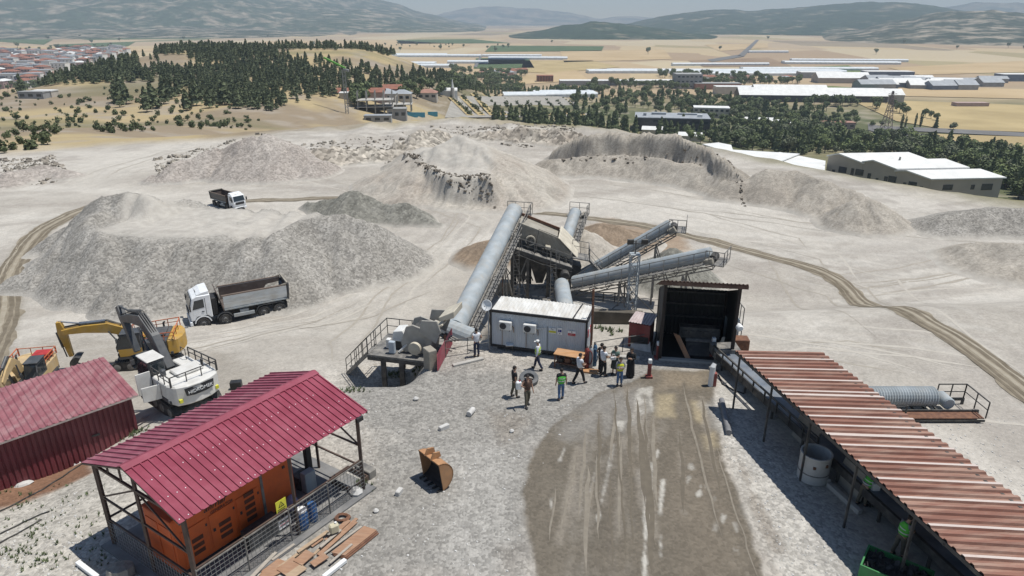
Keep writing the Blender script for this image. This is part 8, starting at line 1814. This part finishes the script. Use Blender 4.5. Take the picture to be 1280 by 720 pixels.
def person(label, px, py, face, top, legs, pos=None, stride=0.0, arms=None, bend=0.0, vest=None, hairc=None, cap=None, skirt=None, long_hair=False, h=1.75, sleeve='short', shoes=black, group=None, headturn=0):
    """face: heading in degrees (0 looks away from the camera); arms: ((elbow),(wrist)) offsets for left and right"""
    p = Vector(pos) if pos else G(px, py); t = thing('person', label, 'person', p, R(face), group); k = h / 1.75; t.scale = (k, k, k)
    sw = stride; b = bend
    def B(z, y=0, x=0):                                   # the torso leans forward from the hips
        dz = z - .95; return Vector((x, y + math.sin(b) * dz, .95 + math.cos(b) * dz))
    pel = Vector((0, 0, .95)); wai = B(1.1); ch = B(1.28, .0); nb = B(1.45, -.01); nk = B(1.53, .005); hd_ = B(1.63, .02); top_ = B(1.71, .015)
    arms = arms or (((.06, -.03, -.27), (.02, .07, -.25)), ((.06, -.03, -.27), (.02, .07, -.25)))
    J_ = [(pel, (.155, .115)), (wai, (.14, .10)), (ch, (.165, .11)), (nb, (.085, .07)), (nk, .055), (B(1.585, .02), (.072, .085)), (hd_, (.078, .095)), (top_, (.06, .07))]; E = [(0, 1), (1, 2), (2, 3), (3, 4), (4, 5), (5, 6), (6, 7)]
    trousers = [(pel + Vector((0, 0, .06)), (.178, .135)), (pel - Vector((0, 0, .03)), (.178, .14))]; te = [(0, 1)]; shirt = [(pel + Vector((0, 0, -.06)), (.195, .15)), (wai, (.178, .135)), (ch, (.195, .14)), (nb + Vector((0, 0, -.02)), (.12, .09))]; se = [(0, 1), (1, 2), (2, 3)]
    feet = []
    for s in (-1, 1):
        a = s * sw
        hip = Vector((s * .09, 0, .88)); kn = Vector((s * .10, a * .22 + .02, .49)); an = Vector((s * .105, a * .42 - .02 - (abs(a) * .12 if a < 0 else 0), .09)); toe = an + Vector((s * .02, .17, -.055))
        n = len(J_); J_ += [(hip, .085), (kn, .058), (an, .042), (toe, .035)]; E += [(0, n), (n, n + 1), (n + 1, n + 2), (n + 2, n + 3)]
        m = len(trousers); trousers += [(hip, .105), (kn, .078), (an + Vector((0, 0, .03)), .068)]; te += [(1, m), (m, m + 1), (m + 1, m + 2)]; feet.append((an, toe))
        (ex_, ey_, ez_), (wx, wy, wz) = arms[0 if s < 0 else 1]
        sh_ = B(1.41, -.005, s * .18); el = sh_ + Vector((s * ex_, ey_, ez_)); wr = el + Vector((s * wx, wy, wz)); dw = (wr - el).normalized(); pm = wr + dw * .07
        n = len(J_); J_ += [(sh_, .062), (el, .043), (wr, .03), (pm, (.036, .022))]; E += [(2, n), (n, n + 1), (n + 1, n + 2), (n + 2, n + 3)]
        side_ = dw.cross(Vector((s, 0, 0))).normalized() if abs(dw.x) < .9 else Vector((0, 1, 0))
        for f in range(4):
            q = len(J_); o_f = side_ * (.027 - .018 * f); ln = (.05, .058, .054, .042)[f]
            J_ += [(pm + o_f + dw * .035, .009), (pm + o_f + dw * (.035 + ln) + Vector((-s * .008, .004, 0)), .0075)]; E += [(n + 3, q), (q, q + 1)]
        q = len(J_); J_ += [(wr + dw * .035 + side_ * .036, .011), (wr + dw * .075 + side_ * .055, .009)]; E += [(n + 2, q), (q, q + 1)]
        m = len(shirt); shirt += [(sh_, .08), (sh_ * .45 + el * .55, .068)]; se += [(2, m), (m, m + 1)]
        if sleeve == 'long': shirt += [(el, .06), (wr - dw * .02, .045)]; se += [(m + 1, m + 2), (m + 2, m + 3)]
    bo = skin_obj('body', J_, E, skin_a, t)
    if skirt: 
        m = MB(); m.lathe([(.16, 1.02), (.2, .85), (.24, .45 if skirt != 'long' else .12), (.235, .44 if skirt != 'long' else .11)], (0, 0, 0), (0, 0, 1), 16); m.build('skirt', legs, t, smooth=True)
    else: skin_obj('trousers', trousers, te, legs, t)
    skin_obj('shirt', shirt, se, top, t)
    if vest:
        v = [(wai + Vector((0, 0, -.22)), (.225, .175)), (wai, (.215, .168)), (ch, (.235, .172)), (B(1.43, -.01), (.15, .12)), (B(1.415, -.005, -.15), .105), (B(1.415, -.005, .15), .105)]; skin_obj('safety_vest', v, [(0, 1), (1, 2), (2, 3), (2, 4), (2, 5)], vest, t)
        for zz in (1.10, 1.24):
            c = B(zz); m = MB(); m.lathe([(.205, -.02), (.212, -.02), (.212, .02), (.205, .02)], (0, 0, 0), (0, 0, 1), 20, closed=True); m.v = [(x * 1.02 + c.x, y * .78 + c.y, z + c.z) for x, y, z in m.v]; m.build('reflective_band', mat('reflective', (.6, .62, .6), None, .4), t)
    for an, toe in feet: skin_obj('shoe', [(an + Vector((0, -.03, -.02)), .066), (an + Vector((0, .06, -.03)), .064), (toe + Vector((0, .02, .01)), .056)], [(0, 1), (1, 2)], shoes, t)
    hc = hd_; m = MB(); nlat, nlon = 6, 14; vs = []; fs = []
    for i in range(nlat + 1):
        for j in range(nlon):
            la = PI / 2 - i * (PI * .62) / nlat; lo = 2 * PI * j / nlon; front = math.cos(lo - PI / 2); dz = math.sin(la)
            if front > .2 and dz < .35: dz = .35
            vs.append((hc.x + .094 * math.cos(la) * math.cos(lo), hc.y - .012 + .108 * math.cos(la) * math.sin(lo), hc.z + .02 + .112 * dz - (.1 if long_hair and front < 0 and i > 4 else 0)))
    for i in range(nlat):
        for j in range(nlon): fs.append((i * nlon + j, i * nlon + (j + 1) % nlon, (i + 1) * nlon + (j + 1) % nlon, (i + 1) * nlon + j))
    m.add(vs, fs); m.build('hair', hairc or hair_d, t, smooth=True)
    if cap:
        m = MB(); m.lathe([(.104, .03), (.1, .08), (.08, .12), (.03, .138)], (hc.x, hc.y, hc.z), (0, 0, 1), 16); m.add([(-.08, hc.y + .09, hc.z + .045), (.08, hc.y + .09, hc.z + .045), (.06, hc.y + .19, hc.z + .03), (-.06, hc.y + .19, hc.z + .03)], [(0, 1, 2, 3)]); m.build('cap', cap, t, smooth=True)
    for s in (-1, 1): MB().lathe([(.009, 0), (.011, .006), (.004, .012)], (s * .033, hc.y + .088, hc.z + .012), (0, 1, 0), 8).build('eye', eye_m, bo); MB().obox((s * .088, hc.y - .01, hc.z), (.008, 0, 0), (0, .018, 0), (0, 0, .03)).build('ear', skin_a, bo, bevel=.006)
    m = MB(); m.prism([(-.012, hc.y + .09, hc.z - .03), (.012, hc.y + .09, hc.z - .03), (.006, hc.y + .088, hc.z + .015), (-.006, hc.y + .088, hc.z + .015)], (0, .022, -.004)); m.build('nose', skin_a, bo); MB().obox((0, hc.y + .088, hc.z - .052), (.022, 0, 0), (0, .008, 0), (0, 0, .005)).build('mouth', mat('lips', (.3, .13, .11), None, .6), bo)
    return t
cW, cN, cB, cBr = cloth('white', (.70, .72, .76)), cloth('navy', (.03, .038, .075)), cloth('black', (.02, .02, .022)), cloth('brown', (.11, .065, .05)); cJ = cloth('denim', (.10, .17, .30)); cK = cloth('khaki', (.13, .115, .085)); cT = cloth('teal', (.12, .19, .165)); cG = cloth('grey', (.2, .2, .21)); vG = mat('vest_green', (.10, .50, .06), (.08, .42, .05), .7); vL = mat('vest_lime', (.42, .62, .05), (.36, .54, .04), .7); vY = mat('vest_yellow', (.60, .62, .03), (.52, .54, .03), .7)
hips = (((.10, -.10, -.22), (-.10, .16, -.08)), ((.10, -.10, -.22), (-.10, .16, -.08))); fold = (((.05, .08, -.26), (-.22, .16, .06)), ((.05, .08, -.26), (-.22, .16, .04))); front = (((.02, .05, -.27), (-.1, .2, -.06)), ((.02, .05, -.27), (-.1, .2, -.06)))
person('man in white shirt and navy trousers standing alone left of the cabin', 596, 446, 20, cW, cN, arms=hips)
person('worker in white cap and lime vest walking in front of the cabin', 672, 462, 75, cW, cN, stride=.5, vest=vL, cap=wht, sleeve='long')
person('man in black t-shirt and dark trousers facing the tyre', 643, 496.5, -70, cB, cK, stride=.22)
pb = person('man in brown t-shirt carrying a white canister on his arm', 659, 508, 200, cBr, cK, stride=.35, arms=(((.05, .02, -.27), (.02, .1, -.23)), ((.14, .05, -.2), (-.02, .2, .06))))
person('worker in bright green vest and jeans seen from behind', 701, 499.5, 8, cB, cJ, stride=.18, vest=vG, shoes=mat('shoe_grey', (.1, .1, .11)))
person('man in white shirt and black trousers walking beside the bench', 724, 479.5, -60, cW, cB, stride=.6, arms=front)
person('man in white shirt and black trousers in the group right of the cabin', 753.5, 470, -55, cW, cB, arms=front, stride=.15)
person('man in black clothes close behind the white shirted man of the group', 750.5, 466, -60, cB, cB, arms=hips)
person('woman in grey green top and dark skirt holding a white bag', 768, 468, 150, cT, cloth('dark_green', (.05, .06, .055)), skirt='knee', long_hair=True, arms=fold, h=1.66)
person('person in yellow safety vest and jeans, nearest of the group', 774, 482, 178, cG, cJ, vest=vY, arms=fold, h=1.64, long_hair=True, sleeve='long')
person('woman in a long black dress at the right of the group', 787.5, 471, 160, cB, cB, skirt='long', long_hair=True, arms=fold, h=1.7, sleeve='long')
person('worker in green vest bending over the conveyor beside the switch box', 1076, 628, -70, cG, cK, bend=.75, vest=vG, arms=front, stride=.2, pos=PZ(1076, 632, 0))
person('worker in green vest at the conveyor above the green skip', 1121, 690, -75, cG, cK, bend=.25, vest=vG, arms=front, stride=.25, pos=PZ(1121, 695, 0))
p = pb.location + Vector((-.42, -.12, 1.02)); t = thing('canister', 'white canister held by the man in brown', 'canister', p, .3); MB().box(-.13, .13, -.1, .1, 0, .42).build('body', swht, t, bevel=.04); MB().lathe([(.035, .423), (.035, .46)], (.05, 0, 0), (0, 0, 1), 10).build('cap', sred, t)
p = PZ(768, 468, 0); t = thing('handbag', 'small white bag carried by the woman in grey green', 'bag', Vector((p.x - .15, p.y - .25, .98)), .2); MB().box(-.15, .15, -.04, .04, 0, .2).build('body', swht, t, bevel=.03); m = MB(); m.tube([(-.1, 0, .2), (-.06, 0, .34), (.06, 0, .34), (.1, 0, .2)], .012, 6); m.build('strap', swht, t)

# lettering as solid letters
bpy.context.view_layer.update(); dg = bpy.context.evaluated_depsgraph_get()
for o in TEXTS:
    me = bpy.data.meshes.new_from_object(o.evaluated_get(dg)); n = bpy.data.objects.new('lettering', me); COL.objects.link(n); n.parent = o.parent; n.matrix_local = o.matrix_local.copy(); bpy.data.objects.remove(o)
